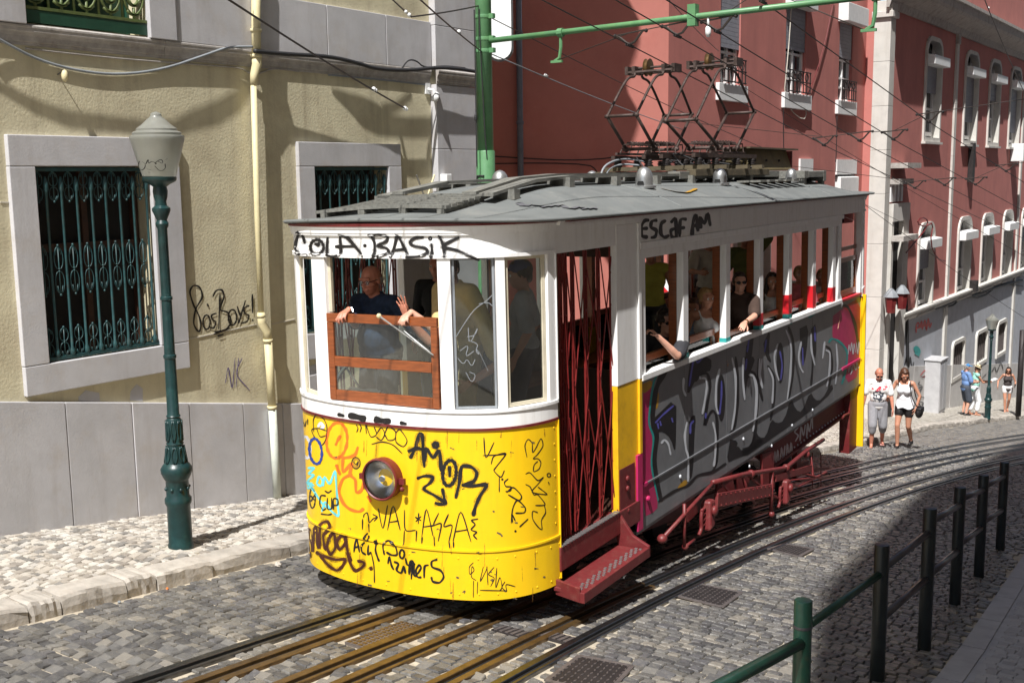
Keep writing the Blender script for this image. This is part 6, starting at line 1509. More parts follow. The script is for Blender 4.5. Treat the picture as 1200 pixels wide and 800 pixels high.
# headlamp
hp, hn, hu = hit_front(452, 559)
hn3 = np.array((hn[0], hn[1], 0))
mb = MB(); mb.lathe([(.178, -.02), (.180, .05), (.186, .075), (.182, .095), (.172, .10), (.163, .09)], hp, 30, hn3, cap=False); hl = mb.build("headlamp", M['redline'], tram, auto=35)
mb = MB(); mb.lathe([(.163, .08), (.13, .045), (.075, .0), (.03, -.015), (.001, -.016)], hp, 26, hn3, cap=False); mb.build("reflector", M['silver'], hl, smooth=True)
mb = MB(); mb.lathe([(.164, .082), (.125, .105), (.06, .118), (.001, .122)], hp, 26, hn3, cap=False); mb.build("lens", M['lens'], hl, smooth=True)
mb = MB(); mb.ball(tuple(hp + hn3 * .05), .028, 10, 8); mb.build("bulb", M['acbox'], hl, smooth=True)
ht = np.array((-hn3[1], hn3[0], 0))
mb = MB(); 
for s in (-1, 1): mb.beam(hp + ht * s * .18 + hn3 * .05, hp + ht * s * .235 + hn3 * .05, .03, .05)
mb.ball(tuple(hp + ht * .22 + hn3 * .07 + np.array((0, 0, -.06))), .022, 7, 5); mb.build("hinge", M['redline'], hl)

# ------------------------------------------------------------------ painted tags
def front_cast(off):
    def c(x, y):
        h_ = hit_front(x, y)
        if h_ is None: return None
        z = h_[0][2]; o_ = off
        if z < SEAM - .002: o_ += .0045
        elif z < SEAM + .022: o_ += .0145
        elif z > 3.113: o_ += .037
        elif z > 3.073: o_ += .027
        elif z > 3.054: o_ += .021
        elif z > 1.59 and z < 1.63: o_ += .017
        elif z > 1.45: o_ += .0125 if z < 1.475 else .005
        if WT - .002 < z < WT + .031: o_ += .017
        return h_[0] + h_[1] * o_
    return c
def front_tag(strokes, wz, matr, ox, oy, sc, label=None, it=2, off=.002, spray=None):
    if spray:
        mb = MB()
        for i, st in enumerate(strokes): px_ribbon(mb, [(ox + x / sc, oy + y / sc) for x, y in st], wz / sc * 1.75, front_cast(off - .0012 + .0001 * i), .25)
        mb.build("overspray", M[spray], tram)
    mb = MB()
    for i, st in enumerate(strokes): px_ribbon(mb, [(ox + x / sc, oy + y / sc) for x, y in st], wz / sc, front_cast(off + .0003 * i))
    return tag(mb.build("graffiti", matr, tram), label)
Z4 = (330, 470, 3.636); Z5 = (480, 480, 3.333); ZT = (330, 195, 5.217)
K = M['black_paint']
front_tag([[(146, 472), (138, 440), (115, 405), (98, 440), (86, 500), (110, 530), (140, 545), (172, 540)], ellipse(220, 492, 40, 44), [(205, 470), (228, 480), (232, 462)], [(285, 432), (286, 538), (362, 538), (360, 425)], [(330, 490), (452, 488)], [(352, 420), (410, 440), (505, 552)],
           [(552, 425), (572, 470), (570, 560)], [(535, 425), (600, 415), (650, 430), (640, 460), (590, 482), (645, 500), (655, 528), (600, 550), (552, 566)], [(668, 566), (690, 500), (712, 425), (740, 470), (782, 556)], [(690, 512), (768, 505)], [(872, 432), (820, 438), (788, 460), (808, 484), (880, 500), (895, 525), (850, 548), (765, 555)], [(918, 470), (922, 520), (918, 562)], [(963, 420), (990, 480), (1000, 565)], [(1088, 432), (1040, 455), (985, 490), (1080, 515), (1210, 575)]], 17, K, *ZT, spray="fuzz_k", label="black sprayed words COLA BASIK on the white band")
front_tag([ellipse(512, 484, 6, 6), ellipse(910, 440, 8, 8)], 10, K, *ZT)
front_tag([[(2, 190), (22, 150), (38, 95), (50, 105), (54, 170), (58, 225)], [(-8, 162), (30, 150), (60, 158)], [(60, 200), (66, 152), (92, 186), (116, 158), (124, 240)], ellipse(102, 137, 9, 9), ellipse(156, 246, 26, 50, tilt=.12), [(156, 218), (157, 262)], [(180, 345), (195, 280), (204, 222), (240, 222), (262, 245), (250, 278), (205, 296)], [(203, 292), (250, 296), (300, 292), (275, 335), (258, 375), (248, 414)]], 13, K, *Z5, spray="fuzz_k", label="big black sprayed word AMOR on the yellow front")
front_tag([[(28, 268), (60, 258), (92, 262), (80, 285), (55, 308), (100, 335), (140, 362)], [(128, 305), (136, 345), (142, 366), (118, 368), (98, 362)]], 11, K, *Z5, spray="fuzz_k", label="black zigzag arrow pointing down")
front_tag([[(290, 108), (298, 186), (330, 126)], [(286, 178), (350, 175), (376, 172)], [(318, 212), (330, 180), (376, 170), (338, 222), (330, 238), (356, 262), (370, 236)], [(350, 262), (350, 320)], [(385, 268), (370, 282), (376, 298), (396, 300), (392, 315), (374, 318)], [(378, 322), (404, 302), (436, 335), (425, 352), (384, 330)], [(396, 442), (402, 385), (420, 352), (450, 380), (446, 400), (412, 402)], [(402, 440), (398, 405), (412, 432)], [(462, 424), (428, 456)]], 4.6, K, *Z5, "black marker words VAL.SDR! slanting down")
front_tag([ellipse(362, 271, 2, 2), ellipse(413, 473, 2, 2)], 5, K, *Z5)
front_tag([[(458, 185), (450, 140), (462, 115), (478, 130), (480, 165), (492, 150), (512, 112), (520, 140), (500, 172), (482, 190), (500, 190), (512, 205), (505, 230), (484, 240), (486, 215), (500, 200)], [(452, 250), (470, 245), (500, 275), (522, 262), (500, 290), (478, 320), (535, 330), (520, 315), (500, 300)], ellipse(543, 254, 7, 7), [(452, 290), (470, 300), (484, 330), (500, 330), (528, 366), (515, 372), (490, 372)], [(500, 400), (480, 395), (480, 425), (500, 455), (516, 465), (514, 430), (530, 400), (525, 370)], [(540, 280), (545, 290)]], 3.6, K, *Z5, "tall thin black loopy signature at the right of the front")
front_tag([[(36, 402), (34, 445)], [(22, 418), (46, 432)], [(46, 414), (24, 436)], [(48, 494), (66, 388), (92, 492)], [(54, 456), (98, 450)], [(114, 402), (94, 448), (124, 444), (112, 512)], [(152, 406), (134, 454), (166, 450), (154, 512)], [(170, 512), (200, 398), (240, 514)], [(180, 474), (228, 466)], [(268, 424), (242, 430), (256, 446), (240, 466), (262, 476), (250, 488), (264, 504)], [(28, 470), (26, 512)], [(50, 494), (48, 520)], [(96, 492), (98, 530)], [(154, 510), (158, 540)], [(172, 512), (172, 536)]], 5, K, *Z5, "black marker word ASSA with drips")
front_tag([[(350, 495), (352, 482), (364, 474), (370, 490), (374, 516), (390, 500), (408, 492)], [(388, 480), (408, 492), (394, 510)], [(412, 455), (432, 540), (452, 442)], [(452, 548), (476, 446), (506, 548)], [(462, 514), (500, 508)], [(524, 462), (528, 546), (572, 548)], [(346, 500), (345, 545)], [(372, 520), (374, 556)], [(524, 548), (521, 612)], [(384, 640), (396, 700), (398, 770)]], 5, K, *Z4, "black marker word VAL with a small arrow")
front_tag([[(310, 642), (316, 600), (322, 588), (328, 610), (334, 642)], [(312, 622), (334, 616)], [(368, 560), (355, 575), (360, 590), (372, 590), (372, 570)], [(356, 598), (342, 615), (345, 640), (362, 652)], [(372, 610), (370, 650), (384, 640)], [(408, 590), (402, 630), (410, 660), (418, 680)], ellipse(405, 598, 5, 7), [(440, 652), (434, 612), (455, 592), (485, 612), (494, 650), (470, 652), (448, 640)], [(455, 690), (462, 660), (470, 695), (480, 715)], ellipse(515, 648, 10, 18), [(530, 665), (536, 690), (548, 700)], [(480, 680), (500, 690), (492, 715), (512, 728), (522, 700), (530, 730)], [(545, 735), (550, 680), (566, 690), (566, 735), (580, 742)]], 8, K, *Z4, "small black letters reading ACRI PAINTERS along the skirt")
front_tag([[(8, 660), (12, 585), (15, 640)], [(2, 605), (24, 600)], [(32, 640), (46, 615), (38, 605), (26, 625), (32, 650), (48, 652)], [(58, 655), (60, 610), (76, 604)], [(110, 582), (88, 590), (90, 612), (122, 625), (134, 650), (118, 672), (92, 668), (86, 650)]], 8, K, *Z5)
front_tag([[(112, 655), (118, 540), (130, 600), (134, 640), (140, 560), (150, 535), (156, 610), (162, 620), (164, 560), (170, 520), (196, 512), (206, 540), (180, 572), (190, 630), (205, 580), (225, 560), (232, 620), (210, 650), (195, 620)], [(280, 575), (255, 572), (238, 600), (250, 630), (275, 600), (272, 570), (284, 640), (300, 680)], [(148, 640), (175, 655), (230, 672), (272, 672), (262, 700), (238, 718), (205, 700), (165, 655)], [(282, 640), (296, 690), (318, 720), (350, 700), (352, 684), (325, 678)], [(380, 702), (386, 718)], [(122, 640), (126, 668)]], 12, M['brown_paint'], *Z4, spray="fuzz_b", label="brown black sprayed tag in the lower left corner of the skirt")
front_tag([ellipse(236, 166, 44, 76, tilt=.08), [(230, 188), (240, 165), (252, 144)], [(326, 192), (312, 228), (270, 240), (250, 232)], [(262, 240), (262, 300), (300, 262), (292, 310), (315, 335), (318, 385), (340, 378), (352, 340)], [(234, 268), (240, 290), (252, 312)], [(302, 308), (262, 330), (246, 380), (262, 430), (292, 458), (330, 468), (352, 455)], [(366, 402), (382, 428)]], 12, M['orange_paint'], *Z4, "orange marker figure with a round head")
front_tag([ellipse(106, 196, 17, 46, tilt=-.1)], 11, M['white_paint'], *Z4, "white painted ring"); front_tag([ellipse(146, 212, 26, 54, tilt=-.12)], 11, M['blue_paint'], *Z4, "blue painted ring", off=.0036)
front_tag([[(112, 284), (140, 284), (116, 308), (138, 314), (112, 340), (140, 360)], [(150, 352), (160, 320), (176, 340), (168, 360), (152, 352)], [(178, 362), (184, 322), (206, 350), (228, 296), (234, 360), (240, 440), (242, 488), (200, 455), (172, 432), (124, 360), (104, 345), (116, 372), (130, 345)], [(172, 470), (186, 428), (214, 468)]], 9, M['cyan_paint'], *Z4, "pale cyan scribbled tag")
front_tag([ellipse(132, 412, 12, 42), [(124, 400), (140, 420)], [(140, 400), (126, 426)], [(190, 402), (168, 402), (164, 440), (178, 462), (190, 455)], [(196, 410), (196, 455), (214, 455), (214, 410)], [(222, 460), (222, 415), (240, 418), (240, 440), (224, 442)], [(185, 380), (200, 388), (214, 378)], [(168, 478), (200, 482), (216, 478)]], 6, K, *Z4, "black letters CUP with a small crown")
front_tag([[(84, 75), (92, 105)], [(92, 80), (100, 108), (106, 82)], [(112, 75), (112, 100)], [(138, 130), (136, 80), (150, 58), (180, 75), (194, 110), (190, 160), (170, 186), (140, 150), (130, 120), (160, 115), (192, 125)], [(150, 115), (165, 150), (190, 145)]], 4, K, *Z4, "black egg shaped doodle at the top left of the front")
front_tag([[(155, 110), (168, 92), (178, 108), (165, 118)]], 12, M['white_paint'], *Z4)
front_tag([[(318, 98), (326, 115), (320, 132)], [(332, 96), (340, 112), (334, 132)], [(362, 138), (360, 100), (380, 150), (405, 140), (395, 108)], [(402, 150), (425, 165), (440, 138), (425, 112), (404, 140)], [(440, 140), (455, 165), (482, 160), (486, 128), (455, 108), (440, 138)], [(486, 135), (505, 120), (535, 165), (520, 192), (490, 175), (486, 150)], [(384, 182), (430, 172), (475, 185), (515, 222)]], 4.4, K, *Z4, "black looping crown like scribble above the headlamp")
front_tag([ellipse(318, 262, 13, 17)], 10, M['ochre_paint'], *Z4, "round dark yellow sticker"); front_tag([ellipse(318, 262, 18, 24), [(308, 255), (318, 268), (328, 255), (322, 275)]], 3.5, K, *Z4, off=.0045)
front_tag([[(250, 594), (234, 612), (236, 640), (252, 625), (244, 610), (242, 650), (260, 664)], [(288, 610), (276, 668), (300, 622), (302, 612), (306, 682)], [(330, 612), (308, 640), (330, 655), (316, 688)], [(340, 615), (336, 692), (352, 652), (360, 690), (350, 705)], [(372, 668), (360, 690), (378, 706), (376, 680), (412, 688)], [(274, 702), (370, 704)], [(250, 664), (249, 730)], [(266, 668), (264, 716)]], 3.2, K, *Z5, "thin black signature low on the right of the skirt")
front_tag([[(285, 58), (325, 66), (362, 76)], [(395, 74), (430, 82), (468, 84)]], 24, K, *Z4, "black blobs of paint under the belt"); front_tag([[(240, 54), (270, 62)], [(505, 90), (535, 96)]], 13, K, *Z4)
front_tag([[(340, 478), (355, 485), (362, 494)], [(324, 394), (332, 398)]], 7, M['box'], *Z5, "chipped paint spots")
# rivets along the seam and edges, drip streaks, chips
mb = MB()
for u in np.arange(4, NA, 5.2):
    i = int(u); p_ = np.array(ARC[i]); n_ = np.array(AN[i])
    for z in (SEAM - .06, .05):
        q = p_ + n_ * .004; mb.lathe([(.009, 0), (.006, .005)], (q[0], q[1], z + rnd.uniform(-.004, .004)), 7, (n_[0], n_[1], 0))
for z in np.arange(.55, 1.42, .14):
    i = NA - 4; n_ = AN[i]; mb.lathe([(.009, 0), (.006, .005)], (ARC[i][0], ARC[i][1], z), 7, (n_[0], n_[1], 0))
tag(mb.build("rivets", M['yellow'], tram), kind='stuff')
M['grime'] = fuzz("rusty grime", (.22, .09, .02), .5)
R = random.Random(9); st = []
for _ in range(26):
    x = R.uniform(365, 640); y = R.choice((R.uniform(500, 520), R.uniform(630, 655), R.uniform(660, 690))); st.append([(x, y), (x + R.uniform(-1, 1), y + R.uniform(6, 30))])
mb = MB()
for i, s_ in enumerate(st): px_ribbon(mb, s_, R.uniform(.5, 1.6), front_cast(.0022), .3, .3)
tag(mb.build("drip_streaks", M['grime'], tram), kind='stuff')
mb = MB()
for _ in range(30):
    x = R.uniform(365, 645); y = R.choice((R.uniform(510, 700), R.uniform(640, 705))); px_ribbon(mb, [(x, y), (x + R.uniform(-3, 3), y + R.uniform(-1.5, 1.5)), (x + R.uniform(1, 4), y + R.uniform(0, 2))], R.uniform(.6, 1.8), front_cast(.0024), .4, .3)
tag(mb.build("paint_chips", M['box'], tram), kind='stuff')
# side lettering and the large grey piece
def side_pts(st, ox, oy, sc, x, it=2): return [t_x(ox + a_ / sc, oy + b_ / sc, x) for a_, b_ in (smooth_line(st, it) if it else st)]
NX = np.array((1.0, 0, 0)); SPX = 1.2505
def side_tag(strokes, wz, matr, ox, oy, sc, label=None, x=SPX, it=2, d=.0008, parent=tram):
    mb = MB()
    for i, st in enumerate(strokes):
        xx = x + d + i * .00015; px_ribbon(mb, [(ox + a_ / sc, oy + b_ / sc) for a_, b_ in st], wz / sc * 1.05, lambda px, py: t_x(px, py, xx))
    return tag(mb.build("graffiti", matr, parent), label)
def side_fill(polys, matr, ox, oy, sc, label=None, x=SPX, d=.0004):
    mb = MB()
    for i, pl_ in enumerate(polys):
        pts = side_pts(pl_ + pl_[:1], ox, oy, sc, x + d + i * .0001, 1)[:-1]
        tri = tessellate_polygon([[Vector((p[1], p[2], 0)) for p in pts]]); mb.add(pts, [tuple(t) for t in tri])
    return tag(mb.build("graffiti", matr, tram), label)
side_tag([[(484, 112), (462, 115), (446, 145), (450, 185), (478, 192)], [(452, 152), (478, 150)], [(522, 112), (496, 118), (492, 145), (516, 160), (512, 188), (490, 195)], [(562, 112), (540, 130), (538, 175), (556, 192), (578, 182)], [(584, 125), (606, 105), (610, 190), (590, 190), (586, 160), (608, 150)], [(660, 108), (630, 112), (626, 190)], [(628, 150), (652, 146)], [(684, 190), (690, 120), (704, 88), (712, 165)], [(688, 140), (710, 135)], [(726, 152), (720, 98), (742, 128), (758, 84), (770, 140)]], 15, K, 640, 230, 4, "black sprayed word ESCAFAM on the shaded header", x=1.267)
S6 = (750, 420, 4.447); S7 = (870, 340, 4.0)
side_fill([[(20, 140), (65, 118), (50, 210), (40, 330), (68, 410), (58, 560), (92, 740), (90, 790), (10, 830), (14, 300), (15, 200)]], M['pink_paint'], *S6, "magenta sprayed ground at the front of the side", d=.0002)
side_fill([[(8, 135), (66, 108), (62, 150), (14, 190)]], M['ochre_paint'], *S6, "bare ochre patch", d=.0003)
side_fill([[(188, 690), (250, 655), (240, 625), (205, 655)], [(88, 190), (100, 170), (96, 250), (80, 270)]], M['ochre_paint'], *S6, d=.0003)
side_fill([[(425, 120), (470, 85), (555, 30), (556, 395), (478, 444), (494, 300), (478, 250), (440, 226), (420, 232)]], M['pink_paint'], *S7, "magenta ground at the rear of the side", d=.0002)
side_fill([[(470, 80), (555, 30), (556, 260), (530, 180), (505, 110)]], M['coral_paint'], *S7, "red sprayed corner", d=.0006)
side_tag([[(150, 38), (110, 100), (82, 170), (66, 300), (84, 412), (74, 560), (112, 745)]], 26, K, *S6, "black outlines of the big silver letters along the tram side", d=.001)
side_tag([[(112, 50), (70, 130), (46, 325), (70, 412), (60, 555), (96, 745)]], 9, M['teal_paint'], *S6, "teal outline", d=.0016)
side_fill([[(72, 312), (190, 198), (188, 400), (184, 495), (160, 415), (120, 380), (90, 385), (72, 370)], [(255, 330), (275, 292), (292, 300), (284, 400), (276, 600), (258, 640), (252, 500)], [(266, -10), (372, -10), (372, 62), (340, 70), (295, 100), (244, 205), (250, 90)], ellipse(424, 205, 21, 122, 24)[:-1], [(546, -10), (604, -10), (580, 62), (562, 92), (545, 232), (534, 180)], [(470, 420), (512, 430), (500, 470), (530, 490), (580, 470), (600, 420), (640, 420), (640, 440), (560, 500), (500, 520), (450, 545)],
           [(145, 130), (245, 60), (240, 210), (232, 300)]][:6], K, *S6, "black counters of the silver letters", d=.0009)
side_tag([[(288, 120), (320, 80), (352, 82), (366, 150), (350, 240), (336, 345), (356, 300), (380, 272), (400, 310), (404, 430), (398, 540), (376, 596)], [(498, -10), (510, 110), (508, 240), (494, 350), (462, 404)], [(556, 100), (585, 84), (606, 130), (614, 230), (598, 400), (572, 462), (530, 482), (505, 460)], [(620, 0), (618, 120), (640, 220)], [(96, 745), (180, 690), (250, 660), (300, 610), (380, 590), (450, 545)]], 13, K, *S6, d=.0011)
side_tag([[(80, 335), (120, 292), (176, 244)], [(92, 335), (97, 366)], [(104, 325), (110, 350)], [(165, 308), (171, 332)], [(280, 0), (268, 70), (256, 145)], [(343, 282), (342, 312)], [(262, 392), (264, 345), (280, 322)], [(425, 115), (424, 200), (414, 292)], [(556, 0), (550, 60)], [(328, -5), (300, 20), (290, 0)]], 9, M['violet_paint'], *S6, "violet shading of the silver letters", d=.0014)
side_tag([[(110, 442), (128, 424), (148, 446), (160, 502)], [(245, 330), (234, 400), (240, 470), (252, 520), (250, 640)], [(228, 100), (226, 160), (240, 196)], [(312, 92), (316, 108)], [(322, 102), (342, 106), (348, 150), (336, 230), (325, 290)], [(380, 330), (394, 400), (392, 500), (384, 562)], [(416, 52), (398, 130), (396, 240), (408, 290)], [(480, -5), (498, 100), (496, 250), (478, 372)], [(540, -5), (536, 100), (546, 215)], [(568, 86), (592, 90), (606, 170), (602, 290), (588, 380)], [(624, 0), (622, 80), (636, 150)]], 10, M['white_paint'], *S6, "white highlights of the silver letters", d=.0018)
side_fill([[(18, 262), (56, 196), (42, 330), (26, 370), (14, 330)], [(98, 250), (132, 178), (122, 290), (140, 345), (112, 320)], ellipse(178, 340, 17, 96, 24)[:-1], [(268, 180), (312, 158), (300, 300), (284, 360), (272, 300)], [(322, 182), (348, 150), (346, 330), (330, 290)], [(0, 740), (40, 730), (62, 660), (80, 690), (110, 690), (136, 600), (160, 625), (196, 612), (228, 500), (250, 560), (280, 572), (318, 470), (340, 515), (372, 515), (418, 432), (428, 470), (330, 560), (100, 720), (0, 790)]], K, *S7, "black counters of the rear silver letters", d=.0009)
side_tag([[(30, 376), (58, 392), (72, 450), (70, 560), (56, 640)], [(118, 352), (148, 400), (150, 500), (132, 610)], [(216, 170), (240, 250), (236, 400), (216, 510)], [(320, 200), (330, 330), (322, 450)], [(388, 260), (412, 280), (420, 350), (404, 470)]], 10, K, *S7, d=.0011)
side_tag([[(34, 210), (22, 290)], [(112, 230), (104, 290)], [(176, 285), (186, 350), (180, 420)], [(282, 268), (284, 352)], [(338, 170), (342, 240)]], 7, M['violet_paint'], *S7, d=.0014)
side_tag([[(30, 396), (58, 412), (70, 480), (62, 600)], [(92, 320), (84, 390), (94, 460)], [(122, 362), (144, 420), (140, 530)], [(166, 250), (150, 310), (158, 380), (172, 424)], [(204, 185), (228, 260), (224, 400), (210, 512)], [(276, 240), (264, 310), (272, 360), (286, 386)], [(322, 200), (324, 280), (340, 352)], [(386, 240), (376, 320)], [(390, 280), (410, 296), (408, 380), (396, 452)], [(440, 250), (446, 350), (436, 440)]], 8, M['white_paint'], *S7, d=.0018)
side_tag([[(404, 246), (420, 228), (448, 236), (478, 264), (492, 300), (484, 380), (466, 440)]], 9, M['teal_paint'], *S7, d=.0016)
side_tag([[(300, 110), (330, 95), (338, 110), (310, 128)], [(212, 140), (232, 138), (226, 160)]], 9, M['teal_paint'], *S7, d=.0019)
side_tag([[(460, 70), (495, 80), (525, 150), (540, 230), (546, 280)]], 12, K, *S7, d=.0013)
side_tag([[(496, 300), (500, 255), (506, 285), (512, 245), (518, 300)], [(520, 300), (524, 250), (530, 292)], [(534, 245), (540, 300), (546, 240), (552, 290)], [(498, 385), (504, 345), (512, 380), (506, 395)], [(516, 380), (520, 340), (528, 372)], [(532, 375), (536, 335), (544, 365), (552, 345)]], 4, M['white_paint'], *S7, "white scrawled letters on the magenta corner", d=.0022)
# vertical seams with bolts on the side
for y in (2.9, 3.74, 5.03, 6.22, 7.42, 8.56):
    pass
mb = MB()
for px, py in ((838, 584), (878, 546), (904, 522), (928, 498), (952, 480), (797, 558), (871, 514)):
    q = t_x(px, py, 1.25); mb.lathe([(.022, 0), (.016, .012)], q, 8, (1, 0, 0))
tag(mb.build("bolt_heads", M['white_paint'], tram), kind='stuff')
for z in (.30,):
    mb = MB(); mb.lathe([(.03, 0), (.03, .02), (.015, .03)], (1.25, 2.75, .26), 10, (1, 0, 0)); mb.build("bolt", M['pink_paint'], tram)

# ------------------------------------------------------------------ underframe
XT = 1.12
tr_poly = [(6.2, -.02), (7.15, -.47), (10.9, -.47), (11.25, -.40), (11.36, -.02)]
for sg in (1, -1):
    mb = MB(); mb.prism(tr_poly, 0, .03, lambda a, b, d: (sg * (XT - d), a, b)); fr = mb.build("truss_plate", M['red'], tram)
    mb = MB(); mb.beam((sg * (XT + .01), 7.15, -.455), (sg * (XT + .01), 10.9, -.455), .06, .035); mb.beam((sg * (XT + .01), 6.2, -.03), (sg * (XT + .01), 7.15, -.46), .05, .03); mb.build("truss_flange", M['red'], fr)
    mb = MB()
    for y in np.arange(7.2, 10.9, .16): mb.ball((sg * (XT + .004), y, -.40), .016, 6, 4)
    tag(mb.build("rivets", M['white_paint'], fr), kind='stuff')
if True:
    mb = MB(); mb.box(1.0, 1.24, 2.5, 11.3, -.06, -.021); mb.build("floor_edge", M['grey_panel'], tram)
side_tag([[(447, 470), (452, 425), (456, 465), (462, 420), (466, 462)], [(470, 455), (474, 412), (480, 450), (486, 405)], [(490, 450), (494, 400), (500, 440), (506, 395), (510, 430)], [(530, 345), (518, 360), (530, 372), (520, 392)], [(536, 390), (540, 342), (548, 372), (554, 335)], [(558, 380), (562, 330), (568, 360), (576, 305), (578, 350)]], 4.5, M['white_paint'], 750, 380, 2.859, "white scrawled letters on the red truss plate", x=XT + .001)
tb("underframe", M['iron_d'], (-1.0, 1.0, .6, 11.2, -.02, .2))
gl = lambda y: t_ground(y)
mb = MB()
for sg in (-.62, .62):
    mb.beam((sg + .1, 1.6, gl(1.6) + .30), (sg + .1, 10.2, gl(10.2) + .42), .06, .16)
mb.build("sloped_frame", M['red'], tram)
for (y, r) in ((2.4, .24), (4.6, .26), (7.9, .3), (9.6, .3)):
    for x in (-.33, .53):
        mb = MB(); mb.lathe([(r * .3, -.07), (r + .03, -.065), (r + .03, -.045), (r, -.04), (r * .97, .05), (r * .3, .06)], (x, y, gl(y) + r + .01), 22, (1 if x > 0 else -1, 0, 0)); mb.build("wheel", M['iron_d'], tram, auto=40)
    mb = MB(); mb.tube([(-.4, y, gl(y) + r), (.6, y, gl(y) + r)], .045, 8); mb.build("axle", M['iron_d'], tram)
for y in (8.0, 9.5): tb("axle_support", M['red'], (.72, .80, y - .12, y + .12, gl(y) + .3, -.4)); tb("axle_support", M['red'], (-.60, -.52, y - .12, y + .12, gl(y) + .3, -.4))
def U(px, py, x=1.30): return t_x(px, py, x)
mb = MB(); mb.tube([U(776, 631), U(815, 588), U(838, 563)], .022, 7); mb.build("brake_rod", M['red'], tram, smooth=True); mb = MB(); mb.ball(tuple(U(776, 631)), (.055, .06, .05), 10, 8); mb.build("rod_knob", M['red'], tram, smooth=True)
mb = MB(); mb.tube([U(835, 565), U(870, 556), U(921, 548), U(945, 528), U(965, 515)], .03, 7)
for q in ((880, 555), (921, 548), (945, 532)): mb.ball(tuple(U(*q)), .055, 8, 6)
mb.build("brake_shaft", M['red'], tram, smooth=True)
a_ = U(839, 586); b_ = U(902, 574); mb = MB(); mb.beam(a_, b_, .05, .17); mb.build("side_beam", M['red'], tram, bevel=.008)
mb = MB()
for t in np.linspace(.05, .95, 12): mb.ball(tuple(a_ + (b_ - a_) * t + np.array((.028, 0, .06))), .012, 5, 4); mb.ball(tuple(a_ + (b_ - a_) * t + np.array((.028, 0, -.06))), .012, 5, 4)
tag(mb.build("rivets", M['red'], tram), kind='stuff')
for (px, py, s) in ((829, 602, 1.0), (919, 575, .95)):
    c = U(px, py, 1.32); h = .17 * s
    mb = MB(); mb.hexa([(c[0] - .08, c[1] - .10, c[2] - h), (c[0] + .08, c[1] - .10, c[2] - h), (c[0] + .08, c[1] + .06, c[2] - h * .8), (c[0] - .08, c[1] + .06, c[2] - h * .8), (c[0] - .06, c[1] - .05, c[2] + h), (c[0] + .06, c[1] - .05, c[2] + h), (c[0] + .06, c[1] + .12, c[2] + h * .9), (c[0] - .06, c[1] + .12, c[2] + h * .9)]); bk = mb.build("brake_box", M['red'], tram, bevel=.03)
    mb = MB(); mb.lathe([(.06, 0), (.06, .03), (.03, .05)], (c[0] + .07, c[1], c[2] + .05), 12, (1, 0, 0)); mb.build("boss", M['red'], bk, smooth=True)
    mb = MB(); mb.tube(smooth_line([(c[0], c[1] - .16, c[2] + h * .6), (c[0], c[1] - .20, c[2]), (c[0], c[1] - .18, c[2] - h * .7), (c[0], c[1] - .26, c[2] - h * 1.0)], 2), .022, 6); mb.build("hanger", M['red'], bk, smooth=True)
    mb = MB()
    for k in range(4): mb.beam((c[0], c[1] - .19, c[2] + h * .5 - k * .06), (c[0], c[1] - .08, c[2] + h * .55 - k * .06), .03, .015)
    mb.build("spring_leaf", M['red'], bk)
for L in ([(842, 548), (856, 544), (862, 580), (840, 588)], [(893, 532), (906, 527), (908, 572), (894, 577)], [(800, 585), (812, 575), (818, 600), (806, 612)], [(862, 556), (880, 550), (876, 574), (866, 577)]):
    pts = [U(*q, 1.22) for q in L]; mb = MB(); mb.prism([(p[1], p[2]) for p in pts], 1.19, 1.225, lambda a, b, d: (d, a, b)); mb.build("hanger_plate", M['red'], tram, bevel=.006)
mb = MB(); mb.tube([U(905, 556), U(935, 570), U(968, 553)], .02, 6); mb.tube([U(880, 560), U(905, 580), U(925, 590)], .018, 6); mb.tube([U(845, 566), U(868, 590)], .018, 6); mb.beam(U(908, 560), U(950, 548), .04, .09); mb.build("linkage", M['red'], tram)
mb = MB(); mb.tube([U(904, 552), U(904, 602)], .028, 7); mb.tube([U(802, 590), U(802, 640)], .02, 7); mb.ball(tuple(U(904, 602)), .045, 8, 6); mb.ball(tuple(U(803, 640)), .04, 8, 6); mb.tube([U(803, 640), U(814, 632)], .018, 6); mb.build("brake_hanger", M['red'], tram, smooth=True)
mb = MB(); mb.tube([U(921, 548), U(960, 560), U(972, 558)], .02, 6); mb.tube([U(950, 535), U(953, 560), U(925, 562)], .018, 6); mb.tube([U(870, 556), U(875, 575), U(885, 590)], .02, 6); mb.build("linkage", M['red'], tram, smooth=True)
mb = MB(); 
for px in (952, 962): mb.tube([U(px, 530, .9), U(px, 570, .9)], .008, 5)
mb.beam(U(948, 550, .9), U(970, 548, .9), .06, .04); mb.build("guard_irons", M['redline'], tram)
# rear apron plate, yellow corner board
p0 = t_x(1010.5, 346, 1.26); p1 = t_x(1003.5, 525, 1.26)
mb = MB(); mb.beam((1.27, p0[1] + .0, 1.50), (1.27, p0[1] - .02, p1[2]), .05, .11, (1, 0, 0)); mb.build("corner_board", M['yellow'], tram, bevel=.004)
tb("rear_plate", M['redline'], (1.05, 1.22, 10.9, 11.38, -1.1, -.02)); 
mb = MB(); mb.tube([(1.2, 11.3, -.45), (1.2, 10.6, -.40), (1.2, 10.5, -.42)], .02, 6); mb.build("hook_rod", M['red'], tram)
